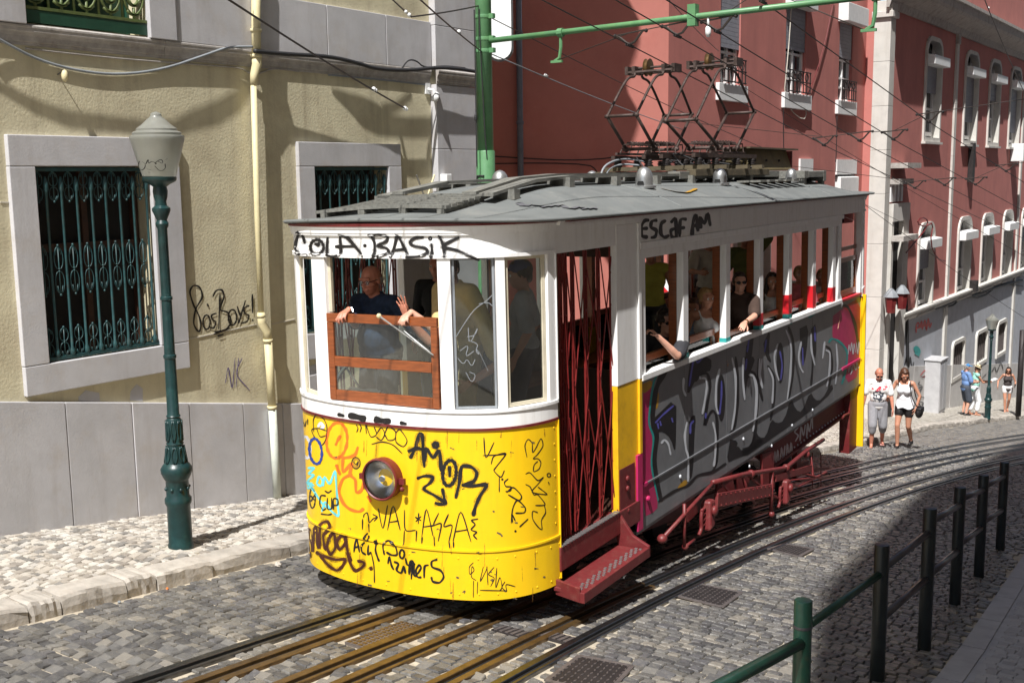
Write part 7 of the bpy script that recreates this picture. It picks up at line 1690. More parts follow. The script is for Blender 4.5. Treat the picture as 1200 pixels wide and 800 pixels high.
# ================================================================== PEOPLE
def skin(name, c): 
    m = mat(name, c, 0.5, var=0.08, scale=8); b = m.node_tree.nodes["Principled BSDF"]
    b.inputs["Subsurface Weight"].default_value = 0.08; b.inputs["Subsurface Radius"].default_value = (.02, .008, .005); return m
SK = [skin("tanned skin", (.46, .22, .14)), skin("pale skin", (.58, .31, .22)), skin("ruddy skin", (.50, .20, .13))]
EYE_W = mat("eye white", (.7, .68, .65), .3); EYE_D = mat("eye dark", (.02, .012, .008), .2)
def cloth(name, c, **k): return mat(name, c, .85, var=k.get('var', .12), scale=k.get('scale', 12), bump=.4, bscale=16)
HAIR_D = mat("dark hair", (.022, .012, .008), .45, var=.4, scale=30, stretch=(3, 3, .5)); HAIR_B = mat("brown hair", (.07, .03, .015), .45, var=.4, scale=30, stretch=(3, 3, .5)); HAIR_Y = mat("blonde hair", (.34, .20, .08), .5, var=.3, scale=30, stretch=(3, 3, .5)); HAIR_G = mat("grey hair", (.3, .28, .26), .5, var=.3, scale=30)
SHADES = mat("sunglass lens", (.01, .01, .012), .08)
STRAP = mat("black leather", (.015, .014, .015), .45)

def capsule(mb, p, q, r1, r2=None, n=10):
    r2 = r1 if r2 is None else r2; p = np.array(p, float); q = np.array(q, float); d = q - p; L = np.linalg.norm(d)
    if L < 1e-6: mb.ball(tuple(p), r1, n, 6); return
    a = d / L; pr = [(r1 * math.sin(t), -r1 * math.cos(t)) for t in (.05, .5, 1.0)] + [(r1, 0), (r2, L)] + [(r2 * math.cos(t), L + r2 * math.sin(t)) for t in (.55, 1.05, 1.52)]
    mb.lathe(pr, p, n, a)
def ell(mb, c, r, R=None, n=14, m=9):
    t = MB(); t.ball((0, 0, 0), tuple(r), n, m); V = np.array(t.v)
    if R is not None: V = V @ np.array(R).T
    mb.add(V + np.array(c), t.f)
def remesh(o, vox, smooth=3, fac=.5):
    m = o.modifiers.new("remesh", 'REMESH'); m.mode = 'VOXEL'; m.voxel_size = vox; m.use_smooth_shade = True
    s = o.modifiers.new("smooth", 'SMOOTH'); s.iterations = smooth; s.factor = fac
    return o
def rotz(a): c, s = math.cos(a), math.sin(a); return np.array(((c, -s, 0), (s, c, 0), (0, 0, 1.0)))
def rotx(a): c, s = math.cos(a), math.sin(a); return np.array(((1, 0, 0), (0, c, -s), (0, s, c)))
def roty(a): c, s = math.cos(a), math.sin(a); return np.array(((c, 0, s), (0, 1, 0), (-s, 0, c)))
def bend(a, c, l1, l2, hint):
    a = np.array(a, float); c = np.array(c, float); d = c - a; L = np.linalg.norm(d); L2 = min(L, (l1 + l2) * .995); c = a + d / L * L2
    t = (l1 * l1 - l2 * l2 + L2 * L2) / (2 * L2); h = math.sqrt(max(0, l1 * l1 - t * t)); u = d / L; hint = np.array(hint, float); v = hint - u * (hint @ u); v /= np.linalg.norm(v) + 1e-9
    return a + u * t + v * h, c
def hand(mb, w, dr, pn, side, curl=.35, spread=.12, s=1.0):
    """palm + four fingers + thumb; dr along the hand, pn out of the palm, side = +1 thumb toward cross(dr, pn)"""
    w = np.array(w, float); dr = np.array(dr, float); dr /= np.linalg.norm(dr); pn = np.array(pn, float); pn -= dr * (pn @ dr); pn /= np.linalg.norm(pn); cr = np.cross(dr, pn) * side
    kn = []
    for i, (o, l) in enumerate(((.030, .088), (.010, .093), (-.011, .088), (-.030, .079))):
        k = w + s * (dr * l + cr * o); kn.append(k); capsule(mb, w + s * (dr * .015 + cr * o * .55), k, .0155 * s, .0125 * s, 8)
    for i, (k, ls) in enumerate(zip(kn, ((.043, .026, .020), (.047, .029, .021), (.044, .027, .020), (.034, .020, .018)))):
        a = (1.5 - i) * spread; u = dr * math.cos(a) + cr * math.sin(a); p = k; ang = curl * (.5 + .12 * i)
        for j, l in enumerate(ls):
            f = u * math.cos(ang) + pn * math.sin(ang); q = p + f * l * s; capsule(mb, p, q, (.0098 - .0009 * j) * s, (.0090 - .0010 * j) * s, 8); p = q; ang += curl * (.9 + .1 * j)
    b = w + s * (dr * .028 + cr * .026 + pn * .008); t1 = b + s * (dr * .030 + cr * .030 + pn * .012); t2 = t1 + s * (dr * .030 + cr * .012 + pn * .010 * (1 + curl)); t3 = t2 + s * (dr * .024 + cr * .002 + pn * .008)
    capsule(mb, b, t1, .0145 * s, .012 * s, 8); capsule(mb, t1, t2, .0115 * s, .0105 * s, 8); capsule(mb, t2, t3, .0102 * s, .008 * s, 8)

def person(label, M4, H=1.72, sk=SK[0], pelvis=(0, 0, .955), lean=0.0, twist=0.0, head=(0, 0), wr=None, el=None, hint=None, an=None, knee=None, palm=None, curl=(.4, .4), spread=(.08, .08),
           top=None, bottom=None, shoes=None, hair=None, female=False, fat=0.0, vox=.011, glasses=None, hat=None, group=None, extra=None):
    k = H / 1.72; root = D.objects.new("person", None); COL.objects.link(root); root.matrix_world = M4; root.empty_display_size = .2; tag(root, label, "person", group)
    pel = np.array(pelvis, float); Rt = rotx(-lean) @ rotz(twist)
    up = lambda x, y, z: pel + Rt @ np.array((x, y, z), float)          # torso frame, origin pelvis
    sw = .172 if female else .192; hw_ = .10
    sh = {s: up(s * sw, -.01, .455) for s in (-1, 1)}; hip = {s: pel + np.array((s * hw_ * .95, 0, -.03)) for s in (-1, 1)}
    nb = up(0, -.01, .49); hc = nb + Rt @ np.array((0, .03, .155)); Rh = Rt @ rotz(head[0]) @ rotx(-head[1]); hp_ = lambda x, y, z: hc + Rh @ np.array((x, y, z), float)
    # arms
    wr = wr or {}; el = el or {}; hint = hint or {}; W, E = {}, {}
    for s in (-1, 1):
        if s in el and s in wr: E[s] = np.array(el[s], float); W[s] = np.array(wr[s], float)
        else: E[s], W[s] = bend(sh[s], wr.get(s, sh[s] + np.array((s * .06, .06, -.50))), .29, .255, hint.get(s, (s * .4, -1, 0)))
    an = an or {-1: (-.10, 0, .085), 1: (.10, 0, .085)}; A, Kn = {}, {}
    for s in (-1, 1): Kn[s], A[s] = bend(hip[s], an[s], .435, .425, (knee or {}).get(s, (0, 1, .05)))
    fx = 1 + fat
    def torso(mb, g):
        ell(mb, pel + np.array((0, -.005, .0)), ((.165 + .01 * female) * fx + g, .118 * fx + g, .12 + g)); ell(mb, up(0, .01 * fx + .02 * fat, .14), ((.135 if female else .150) * fx + g, (.098 + .14 * fat) * fx + g, .15 + g), Rt)
        ell(mb, up(0, 0, .31), ((.145 if female else .168) * (1 + fat * .5) + g, .108 * (1 + fat * .5) + g, .17 + g), Rt); capsule(mb, sh[-1] + (up(0, 0, .47) - sh[-1]) * .12, sh[1] + (up(0, 0, .47) - sh[1]) * .12, .056 + g, .056 + g)
        capsule(mb, up(-.09, -.01, .46), up(0, -.005, .51), .045 + g, .045 + g * .4); capsule(mb, up(.09, -.01, .46), up(0, -.005, .51), .045 + g, .045 + g * .4)
        if female:
            for s in (-1, 1): ell(mb, up(s * .068, .088, .315), (.062 + g, .055 + g, .062 + g), Rt)
    # body
    b = MB(); torso(b, 0); capsule(b, nb - Rt @ np.array((0, 0, .03)), hp_(0, -.018, -.06), .055 - .008 * female, .052 - .006 * female)
    ell(b, hp_(0, -.012, .032), (.077, .097, .094), Rh); ell(b, hp_(0, .022, -.045), (.058, .068, .072), Rh); ell(b, hp_(0, .052, -.088), (.030, .030, .024), Rh); ell(b, hp_(0, .055, -.008), (.060, .040, .055), Rh)
    capsule(b, hp_(0, .086, .018), hp_(0, .108, -.022), .009, .0145, 8); capsule(b, hp_(-.014, .094, -.028), hp_(.014, .094, -.028), .010, .010, 8); capsule(b, hp_(-.045, .082, .034), hp_(.045, .082, .034), .0125, .0125, 8)
    capsule(b, hp_(-.019, .086, -.056), hp_(.019, .086, -.056), .0095, .0095, 8); capsule(b, hp_(-.016, .083, -.068), hp_(.016, .083, -.068), .0095, .0095, 8)
    for s in (-1, 1):
        ell(b, hp_(s * .078, -.012, -.004), (.011, .021, .031), Rh, 8, 6); capsule(b, hp_(s * .030, .070, -.02), hp_(s * .052, .045, -.02), .022, .022, 8)
        capsule(b, sh[s], sh[s] + (E[s] - sh[s]) * .45, .052 - .008 * female, .047 - .008 * female); capsule(b, sh[s] + (E[s] - sh[s]) * .4, E[s], .046 - .008 * female, .038 - .005 * female)
        capsule(b, E[s], E[s] + (W[s] - E[s]) * .35, .040 - .006 * female, .040 - .006 * female); capsule(b, E[s] + (W[s] - E[s]) * .3, W[s], .039 - .006 * female, .026 - .003 * female)
        fd = (W[s] - E[s]) / (np.linalg.norm(W[s] - E[s]) + 1e-9); pd = (palm or {}).get(s, (np.array((-s * 1.0, .15, -.1)), None)); hd = pd[1] if pd[1] is not None else fd
        hand(b, W[s], hd, pd[0], 1 if np.cross(hd, pd[0]) @ np.array((0, 1, .2)) > 0 else -1, curl[0 if s < 0 else 1], spread[0 if s < 0 else 1], .98 if not female else .9)
        capsule(b, hip[s], hip[s] + (Kn[s] - hip[s]) * .5, .090 + .006 * female, .074); capsule(b, hip[s] + (Kn[s] - hip[s]) * .45, Kn[s], .075, .054)
        c1 = Kn[s] + (A[s] - Kn[s]) * .32 + np.array((0, -.012, 0)); capsule(b, Kn[s], c1, .052, .055); capsule(b, c1, A[s], .055, .036)
        ft = A[s] + np.array((s * .02, .0, 0)); capsule(b, A[s] + np.array((0, -.035, -.045)), A[s] + np.array((s * .012, .13, -.062)), .034, .024); capsule(b, A[s], A[s] + np.array((0, .05, -.05)), .036, .030)
    b.v = [tuple(np.array(p) * k) for p in b.v]; remesh(b.build("body", sk, root), vox * k, 3, .45)
    # eyes
    e = MB(); ed = MB()
    for s in (-1, 1):
        e.ball(tuple(hp_(s * .031, .083, .006) * k), .0125 * k, 10, 8); ed.ball(tuple(hp_(s * .031, .0915, .005) * k), .0062 * k, 8, 6)
    ew = e.build("eye", EYE_W, root, smooth=True); ed.build("iris", EYE_D, ew, smooth=True)
    def part(name, fn, m_, v=.013, sm=3, par=root):
        q = MB(); fn(q); q.v = [tuple(np.array(p) * k) for p in q.v]; return remesh(q.build(name, m_, par), v * k, sm, .5)
    if top:
        g = top.get('g', .014); sl = top.get('sleeve', .5)
        def f(q):
            torso_cut(q, g)
            for s in (-1, 1):
                if sl > 0:
                    u = min(1, sl / .55); capsule(q, sh[s], sh[s] + (E[s] - sh[s]) * u * .92, .062 - .008 * female + g * .5, .058 - .008 * female + g * (.6 + .6 * (sl < .9)))
                    if sl > .55: capsule(q, E[s], E[s] + (W[s] - E[s]) * (sl - .55) / .45 * .9, .052 + g * .4, .036 + g * .4)
        def torso_cut(q, g):
            hem = top.get('hem', .02)
            ell(q, pel + np.array((0, -.005, .06 - hem)), ((.165 + .012 * female) * fx + g * 1.2, .12 * fx + g * 1.2, .10 + g)); ell(q, up(0, .01 * fx + .02 * fat, .14), ((.135 if female else .152) * fx + g, (.10 + .14 * fat) * fx + g, .15 + g), Rt); ell(q, up(0, 0, .31), ((.147 if female else .17) * (1 + fat * .5) + g, .11 * (1 + fat * .5) + g, (.15 if top.get('strap') else .165) + g * .6), Rt)
            if not top.get('strap'):
                capsule(q, sh[-1] + (up(0, 0, .47) - sh[-1]) * .12, sh[1] + (up(0, 0, .47) - sh[1]) * .12, .058 + g * .7, .058 + g * .7); capsule(q, up(-.085, -.01, .462), up(.085, -.01, .462), .05 + g * .6, .05 + g * .6)
                if top.get('collar'): 
                    for s in (-1, 1): capsule(q, up(s * .052, .02, .50), up(s * .03, .075, .455), .020, .016)
                    capsule(q, up(-.052, -.04, .525), up(.052, -.04, .525), .022, .022)
            else:
                for s in (-1, 1): capsule(q, up(s * .085, .085, .40), up(s * .10, .02, .505), .014, .014); capsule(q, up(s * .10, .02, .505), up(s * .085, -.09, .40), .014, .014)
            if female:
                for s in (-1, 1): ell(q, up(s * .068, .09, .315), (.064 + g, .056 + g, .062 + g), Rt)
        part("shirt", f, top['mat'])
    if bottom:
        g = bottom.get('g', .014); fr = bottom.get('len', 1.0)
        def f2(q):
            ell(q, pel + np.array((0, -.005, -.01)), ((.168 + .012 * female) * fx + g, .122 * fx + g, .10 + g)); 
            for s in (-1, 1):
                u = min(1, fr / .5); capsule(q, hip[s], hip[s] + (Kn[s] - hip[s]) * u, .094 + g, (.082 if u < 1 else .07) + g * 1.3)
                if fr > .5: capsule(q, Kn[s], Kn[s] + (A[s] - Kn[s]) * (fr - .5) / .5 * .95, .068 + g * 1.2, .055 + g * 1.3)
        part("trousers" if fr > .55 else "shorts", f2, bottom['mat'])
    if shoes:
        for s in (-1, 1):
            def f3(q):
                if shoes.get('sandal'):
                    q.box(A[s][0] - .042, A[s][0] + .046, A[s][1] - .08, A[s][1] + .165, A[s][2] - .098, A[s][2] - .082); capsule(q, A[s] + np.array((-.03, .07, -.06)), A[s] + np.array((s * .012, .11, -.035)), .008); capsule(q, A[s] + np.array((.04, .07, -.06)), A[s] + np.array((s * .012, .11, -.035)), .008)
                else: capsule(q, A[s] + np.array((0, -.04, -.045)), A[s] + np.array((s * .012, .135, -.06)), .042, .032); capsule(q, A[s] + np.array((0, 0, -.03)), A[s] + np.array((0, .05, -.05)), .046, .038); q.box(A[s][0] - .035, A[s][0] + .04, A[s][1] - .075, A[s][1] + .16, A[s][2] - .096, A[s][2] - .075)
            part("shoe" if not shoes.get('sandal') else "sandal", f3, shoes['mat'], .008, 1)
    if hair:
        st = hair.get('style', 'short')
        def f4(q):
            if st == 'bald':
                for s in (-1, 1): ell(q, hp_(s * .066, -.045, -.01), (.018, .045, .035), Rh, 8, 6)
                ell(q, hp_(0, -.085, -.02), (.06, .025, .04), Rh, 8, 6); return
            ell(q, hp_(0, -.026, .045), (.084, .098, .094), Rh); ell(q, hp_(0, .03, .098), (.058, .05, .03), Rh)
            for s in (-1, 1): ell(q, hp_(s * .070, -.02, .02), (.02, .05, .05), Rh, 8, 6)
            ell(q, hp_(0, -.075, -.02), (.062, .035, .06), Rh)
            if st == 'curly':
                R = random.Random(5)
                for _ in range(40):
                    t = R.uniform(0, 6.28); z = R.uniform(-.2, 1); rr = math.sqrt(max(0, 1 - z * z)); p = (.088 * rr * math.cos(t), -.03 + .10 * rr * math.sin(t), .04 + .098 * z)
                    if p[1] > .05 and p[2] < .08: continue
                    ell(q, hp_(*p), (.024, .024, .024), Rh, 6, 5)
            if st == 'long':
                for s in (-1, 1): 
                    capsule(q, hp_(s * .068, -.02, .03), hp_(s * .085, -.01, -.12), .034, .034); capsule(q, hp_(s * .085, -.01, -.12), up(s * .10, .04, .39), .034, .022); capsule(q, hp_(s * .05, -.06, -.05), up(s * .07, -.10, .36), .045, .026)
                capsule(q, hp_(0, -.08, 0), up(0, -.12, .36), .055, .035)
            if st == 'tied': ell(q, hp_(0, -.125, .03), (.045, .045, .045), Rh)
        part("hair", f4, hair['mat'], .009, 2)
    if glasses is not None:
        q = MB(); 
        for s in (-1, 1):
            c = hp_(s * .033, .098, .006); ell(q, c, (.028, .006, .019), Rh, 12, 7)
        lens = q; lens.v = [tuple(np.array(p) * k) for p in lens.v]; gl_ = lens.build("glasses", glasses, root, smooth=True)
        q = MB(); q.tube([hp_(-.008, .102, .010) * k, hp_(.008, .102, .010) * k], .003 * k, 5)
        for s in (-1, 1): q.tube([hp_(s * .058, .095, .012) * k, hp_(s * .084, -.01, .012) * k], .003 * k, 5)
        q.build("glasses_frame", EYE_D, gl_)
    if hat:
        q = MB(); zc = .07
        if hat['kind'] == 'cap':
            q.v = []; ell(q, hp_(0, -.012, .062), (.087, .106, .075), Rh); ell(q, hp_(0, .12, .058), (.066, .075, .010), Rh)
            q.v = [tuple(np.array(p) * k) for p in q.v]; q.build("cap", hat['mat'], root, smooth=True)
        else:
            ax = Rh @ np.array((0, 0, 1.0)); q.lathe([(.075, .12), (.15, .0), (.152, .006), (.094, .022), (.088, .085), (.06, .105), (.001, .107)][1:], hp_(0, -.012, .055), 20, ax, cap=False)
            q.v = [tuple(np.array(p) * k) for p in q.v]; ht_ = q.build("hat", hat['mat'], root, smooth=True)
            q = MB(); q.lathe([(.0955, .022), (.0935, .05)], hp_(0, -.012, .055), 20, ax, cap=False); q.v = [tuple(np.array(p) * k) for p in q.v]; q.build("hat_band", HAIR_D, ht_)
    if extra: extra(root, k, dict(up=up, hp=hp_, sh=sh, W=W, E=E, pel=pel, A=A))
    return root

def world_m(loc, fwd): 
    yaw = math.atan2(-fwd[0], fwd[1]); return Matrix.Translation(Vector(tuple(loc))) @ Matrix.Rotation(yaw, 4, 'Z')
TM = tram.matrix_world.copy()
class Seat:    # helper: a person's frame inside the tram, and tram points expressed in that frame
    def __init__(s, loc, fwd, H): s.loc = np.array(loc, float); s.yaw = math.atan2(-fwd[0], fwd[1]); s.k = H / 1.72; s.M = TM @ Matrix.Translation(Vector(tuple(loc))) @ Matrix.Rotation(s.yaw, 4, 'Z')
    def l(s, p): return rotz(-s.yaw) @ (np.array(p, float) - s.loc) / s.k
def SEATED(S):          # seated sideways on the bench: knees towards the aisle
    v = rotz(-S.yaw) @ np.array((-1.0, .1, 0)); u = np.array((1.0, 0, 0)) if abs(v[0]) < .8 else np.array((0, 1.0, 0))
    return dict(pelvis=(0, 0, .58), an={q: tuple(v * .40 + np.array((q * .11, 0, .085))) for q in (-1, 1)}, knee={q: tuple(v + np.array((0, 0, .8))) for q in (-1, 1)})
HEAD_UP = .49 + .155                # head centre above the pelvis
def seat_at(px, py, x, fwd, H, ph=.58):
    k = H / 1.72; q = t_x(px, py, x); return Seat((q[0] - fwd[0] * .02, q[1] - fwd[1] * .02, q[2] - (ph + HEAD_UP) * k), fwd, H)

# ---- front cab
navy = D.materials.new("navy check shirt"); navy = mat("navy check shirt", (.012, .025, .055), .85, var=.5, scale=24, bump=.4, bscale=16)
H = 1.80; q = t_y(441, 327, .56); S = Seat((q[0], q[1] + .02, q[2] - (.955 + HEAD_UP) * H / 1.72), (0, -1), H)
h1 = on_plane(406, 358, P0, n2); h1 = np.array((h1[0], h1[1] - .045, zt + .03)); hw = on_plane(463, 366, P0, n2) + n2 * .0; hw = np.array((hw[0] + .0, hw[1] + .16, hw[2] - .06))
def driver_extra(root, k, J):
    q = MB(); w_ = J['W'][1]; e_ = J['E'][1]; q.lathe([(.031, -.012), (.031, .012)], w_ + (e_ - w_) * .1, 12, (e_ - w_)); q.v = [tuple(np.array(p) * k) for p in q.v]; q.build("watch", M['chrome'], root)
lw = S.l(hw)
person("bald man in navy check shirt waving an open hand at the front window", S.M, H, SK[2], lean=.12, head=(0, .05), fat=.16, vox=.0062, wr={1: S.l(h1 + np.array((0, .075, .0))), -1: lw},
       el={1: S.l(h1 + np.array((-.12, .30, -.16))), -1: lw + np.array((-.10, -.16, -.22))}, palm={1: (np.array((0, -.15, -1.0)), np.array((0, 1.0, -.35))), -1: (np.array((.1, 1.0, .05)), np.array((.22, .15, 1.0)))}, curl=(.10, .75), spread=(.17, .06),
       top=dict(mat=navy, sleeve=.5, g=.02, collar=True), bottom=dict(mat=cloth("dark trousers", (.02, .02, .025))), hair=dict(style='bald', mat=HAIR_G), glasses=M['lens'], extra=driver_extra)
beige = cloth("beige shirt", (.62, .46, .20))
H = 1.78; q = t_y(541, 312, .66); S = Seat((q[0], q[1], q[2] - (.955 + HEAD_UP) * H / 1.72), (-.25, -1), H)
h2 = on_plane(474, 364, P0, n2); h2 = np.array((h2[0], h2[1] - .04, zt + .03))
person("man in beige shirt leaning on the wooden window frame, half hidden by the post", S.M, H, SK[1], lean=.20, head=(.3, .1), fat=.14, vox=.008, wr={1: S.l(h2 + np.array((.04, .08, 0.0))), -1: S.l((q[0] + .22, .40, 1.80))}, el={1: S.l(h2 + np.array((.26, .20, -.20))), -1: S.l((q[0] + .40, .60, 1.95))},
       palm={1: (np.array((0, -.1, -1.0)), np.array((-.2, 1.0, -.35)))}, curl=(.5, .8), top=dict(mat=beige, sleeve=.5, g=.022, collar=True), bottom=dict(mat=cloth("sand trousers", (.45, .36, .2))), hair=dict(mat=HAIR_B))
H = 1.76; q = t_y(514, 312, 1.6); S = Seat((q[0], q[1], q[2] - (.955 + HEAD_UP) * H / 1.72), (.2, -1), H)
person("man in black top standing in the shade behind the driver", S.M, H, SK[2], vox=.012, top=dict(mat=cloth("black jersey", (.012, .012, .014)), sleeve=.9), bottom=dict(mat=STRAP), hair=dict(mat=HAIR_D))
H = 1.78; q = t_y(612, 322, 1.25); S = Seat((q[0], q[1], q[2] - (.955 + HEAD_UP) * H / 1.72), (-.9, -.4), H)
person("man with dark blue cap behind the narrow right cab window", S.M, H, SK[0], vox=.012, head=(.2, .1), top=dict(mat=cloth("grey white shirt", (.32, .33, .36)), sleeve=.5), bottom=dict(mat=cloth("dark jeans", (.02, .025, .05))), hair=dict(mat=HAIR_D), hat=dict(kind='cap', mat=cloth("blue cap", (.02, .04, .14))))
# ---- side windows
g_ = "passengers at the side windows"
blk = cloth("charcoal tee", (.03, .03, .036))
S = seat_at(781, 378, 1.0, (.62, -.78), 1.80); e1 = t_x(794, 417, 1.34); w1 = t_x(771, 394, 1.20)
person("curly haired man with sunglasses and dark tee, elbow out of the first window", S.M, 1.80, SK[1], **SEATED(S), head=(.2, 0), vox=.008, wr={-1: S.l(w1)}, el={-1: S.l(e1)}, top=dict(mat=blk, sleeve=.5, g=.018), bottom=dict(mat=STRAP), hair=dict(style='curly', mat=HAIR_D), glasses=SHADES, group=g_, curl=(.9, .4))
S = seat_at(828, 350, 1.02, (.75, -.66), 1.72)
person("blonde woman with white straps looking out of the second window", S.M, 1.72, SK[0], **SEATED(S), head=(.1, 0), vox=.009, female=True, top=dict(mat=cloth("white singlet", (.7, .7, .7)), sleeve=0, strap=True, g=.008), bottom=dict(mat=STRAP), hair=dict(style='tied', mat=HAIR_Y), group=g_)
S = seat_at(813, 362, .72, (.2, -1), 1.72)
stripe = mat("blue striped shirt", (.30, .42, .60), .85, var=.5, scale=9, stretch=(.2, .2, 9))
person("person in pale blue striped shirt beside the blonde woman", S.M, 1.72, SK[0], **SEATED(S), vox=.012, top=dict(mat=stripe, sleeve=.5, g=.02), bottom=dict(mat=STRAP), hair=dict(mat=HAIR_B), group=g_)
S = seat_at(867, 331, 1.03, (.6, -.8), 1.78); e3 = t_x(884, 371, 1.36); w3_ = t_x(873, 378, 1.33)
def watch_extra(root, k, J):
    q = MB(); w_ = J['W'][-1]; e_ = J['E'][-1]; q.lathe([(.030, -.012), (.030, .012)], w_ + (e_ - w_) * .12, 12, (e_ - w_)); q.v = [tuple(np.array(p) * k) for p in q.v]; q.build("watch", mat("gold watch", (.6, .4, .1), .25, 1.0), root)
person("dark haired man in sunglasses with a gold watch, forearm hanging out of the third window", S.M, 1.78, SK[1], **SEATED(S), head=(-.1, 0), vox=.008, wr={-1: S.l(w3_)}, el={-1: S.l(e3)}, palm={-1: (np.array((.2, -.6, -1.0)), rotz(-S.yaw) @ (np.array(t_x(867, 387, 1.36)) - np.array(t_x(873, 378, 1.33))))}, top=dict(mat=cloth("brown tee", (.05, .028, .02)), sleeve=.5, g=.018), bottom=dict(mat=STRAP), hair=dict(mat=HAIR_D), glasses=SHADES, group=g_, extra=watch_extra)
S = seat_at(905, 330, 1.0, (.45, -.9), 1.70)
person("dark haired woman with white neckline at the fourth window", S.M, 1.70, SK[0], **SEATED(S), vox=.011, female=True, top=dict(mat=cloth("white top", (.6, .6, .6)), sleeve=0, strap=True, g=.012), bottom=dict(mat=STRAP), hair=dict(style='long', mat=HAIR_D), group=g_)
S = seat_at(937, 322, 1.0, (.5, -.87), 1.72)
person("woman in pink top at the fifth window", S.M, 1.72, SK[1], **SEATED(S), vox=.011, female=True, top=dict(mat=cloth("pink top", (.75, .19, .22)), sleeve=.4, g=.016), bottom=dict(mat=STRAP), hair=dict(style='tied', mat=HAIR_Y), group=g_)
S = seat_at(963, 325, .98, (.3, -.95), 1.74)
person("passenger in white at the last small window before the red posts", S.M, 1.74, SK[1], **SEATED(S), vox=.012, top=dict(mat=cloth("white shirt", (.72, .74, .76)), sleeve=.5, g=.018), bottom=dict(mat=STRAP), hair=dict(style='short', mat=HAIR_Y), group=g_)
S = seat_at(762, 296, .25, (.3, -1), 1.74, .955)
person("standing passenger in yellow green vest behind the first window", S.M, 1.74, SK[0], vox=.012, top=dict(mat=cloth("yellow green vest", (.38, .36, .06)), sleeve=.0, g=.016), bottom=dict(mat=STRAP), hair=dict(mat=HAIR_D), group=g_)
S = seat_at(832, 282, .1, (.5, -.85), 1.76, .955)
person("standing passenger in white shirt behind the second window", S.M, 1.76, SK[0], vox=.012, wr={-1: (.05, .3, 1.75), 1: (.2, .4, 1.2)}, top=dict(mat=cloth("cream shirt", (.55, .53, .48)), sleeve=.5, g=.02), bottom=dict(mat=STRAP), hair=dict(mat=HAIR_B), group=g_)
S = seat_at(873, 280, .1, (.4, -.9), 1.76, .955)
person("standing passenger in olive shirt holding on behind the third window", S.M, 1.76, SK[0], vox=.012, wr={-1: (-.35, .25, 1.75)}, top=dict(mat=cloth("olive shirt", (.14, .16, .05)), sleeve=.5, g=.02), bottom=dict(mat=STRAP), hair=dict(mat=HAIR_D), group=g_)
for (px, py, x, f, c, lb, hm) in ((800, 338, .35, (.3, -1), (.35, .12, .10), "passenger in rust red top in the shade across the aisle, first window", HAIR_D), (846, 345, .3, (.6, -.8), (.3, .33, .4), "passenger in grey blue top in the shade across the aisle, second window", HAIR_Y), (888, 336, .3, (.4, -.9), (.5, .48, .42), "passenger in cream top in the shade across the aisle, third window", HAIR_G), (921, 330, .3, (.5, -.9), (.1, .2, .3), "passenger in dark blue top in the shade across the aisle, fourth window", HAIR_B)):
    S = seat_at(px, py, x, f, 1.72); person(lb, S.M, 1.72, SK[px % 3], **SEATED(S), vox=.014, top=dict(mat=cloth("passenger top", c), sleeve=.5, g=.016), bottom=dict(mat=STRAP), hair=dict(mat=hm), group=g_)
# ---- pedestrians
def tee_mat():
    m = mat("white tee with dark print", (.78, .77, .77), .85, var=.04); nt = m.node_tree; L = nt.links.new; b = nt.nodes["Principled BSDF"]; src = b.inputs["Base Color"].links[0].from_socket
    tc = node(nt, "ShaderNodeTexCoord"); sx = node(nt, "ShaderNodeSeparateXYZ"); L(tc.outputs["Object"], sx.inputs[0])
    def rng(o, lo, hi):
        a = node(nt, "ShaderNodeMath", operation='GREATER_THAN'); a.inputs[1].default_value = lo; L(o, a.inputs[0]); c = node(nt, "ShaderNodeMath", operation='LESS_THAN'); c.inputs[1].default_value = hi; L(o, c.inputs[0])
        d_ = node(nt, "ShaderNodeMath", operation='MULTIPLY'); L(a.outputs[0], d_.inputs[0]); L(c.outputs[0], d_.inputs[1]); return d_.outputs[0]
    def mul(a, c): d_ = node(nt, "ShaderNodeMath", operation='MULTIPLY'); L(a, d_.inputs[0]); L(c, d_.inputs[1]); return d_.outputs[0]
    nz = node(nt, "ShaderNodeTexNoise"); nz.inputs["Scale"].default_value = 16; nz.inputs["Detail"].default_value = 5; L(tc.outputs["Object"], nz.inputs["Vector"])
    front = rng(sx.outputs[1], 0.02, 2); msk = mul(mul(mul(rng(sx.outputs[2], .98, 1.36), rng(sx.outputs[0], -.12, .12)), front), rng(nz.outputs[0], .47, 1))
    mx = node(nt, "ShaderNodeMix", data_type='RGBA'); L(msk, mx.inputs[0]); L(src, mx.inputs[6]); mx.inputs[7].default_value = (.05, .06, .08, 1)
    m2 = mul(mul(mul(rng(sx.outputs[2], 1.34, 1.46), rng(sx.outputs[0], -.2, .16)), front), rng(nz.outputs[0], .52, 1))
    my = node(nt, "ShaderNodeMix", data_type='RGBA'); L(m2, my.inputs[0]); L(mx.outputs[2], my.inputs[6]); my.inputs[7].default_value = (.6, .06, .09, 1); L(my.outputs[2], b.inputs["Base Color"]); return m
def ped(px, py, top_px, top_py, fwd, up_=0.0):
    g = on_ground(px, py, up_); Hh = z_at(top_px, top_py, g[0], g[1]) - g[2]; return g, Hh, world_m(g, fwd)
g, Hh, Mx = ped(1027, 524, 1024, 432, (.34, -.94))
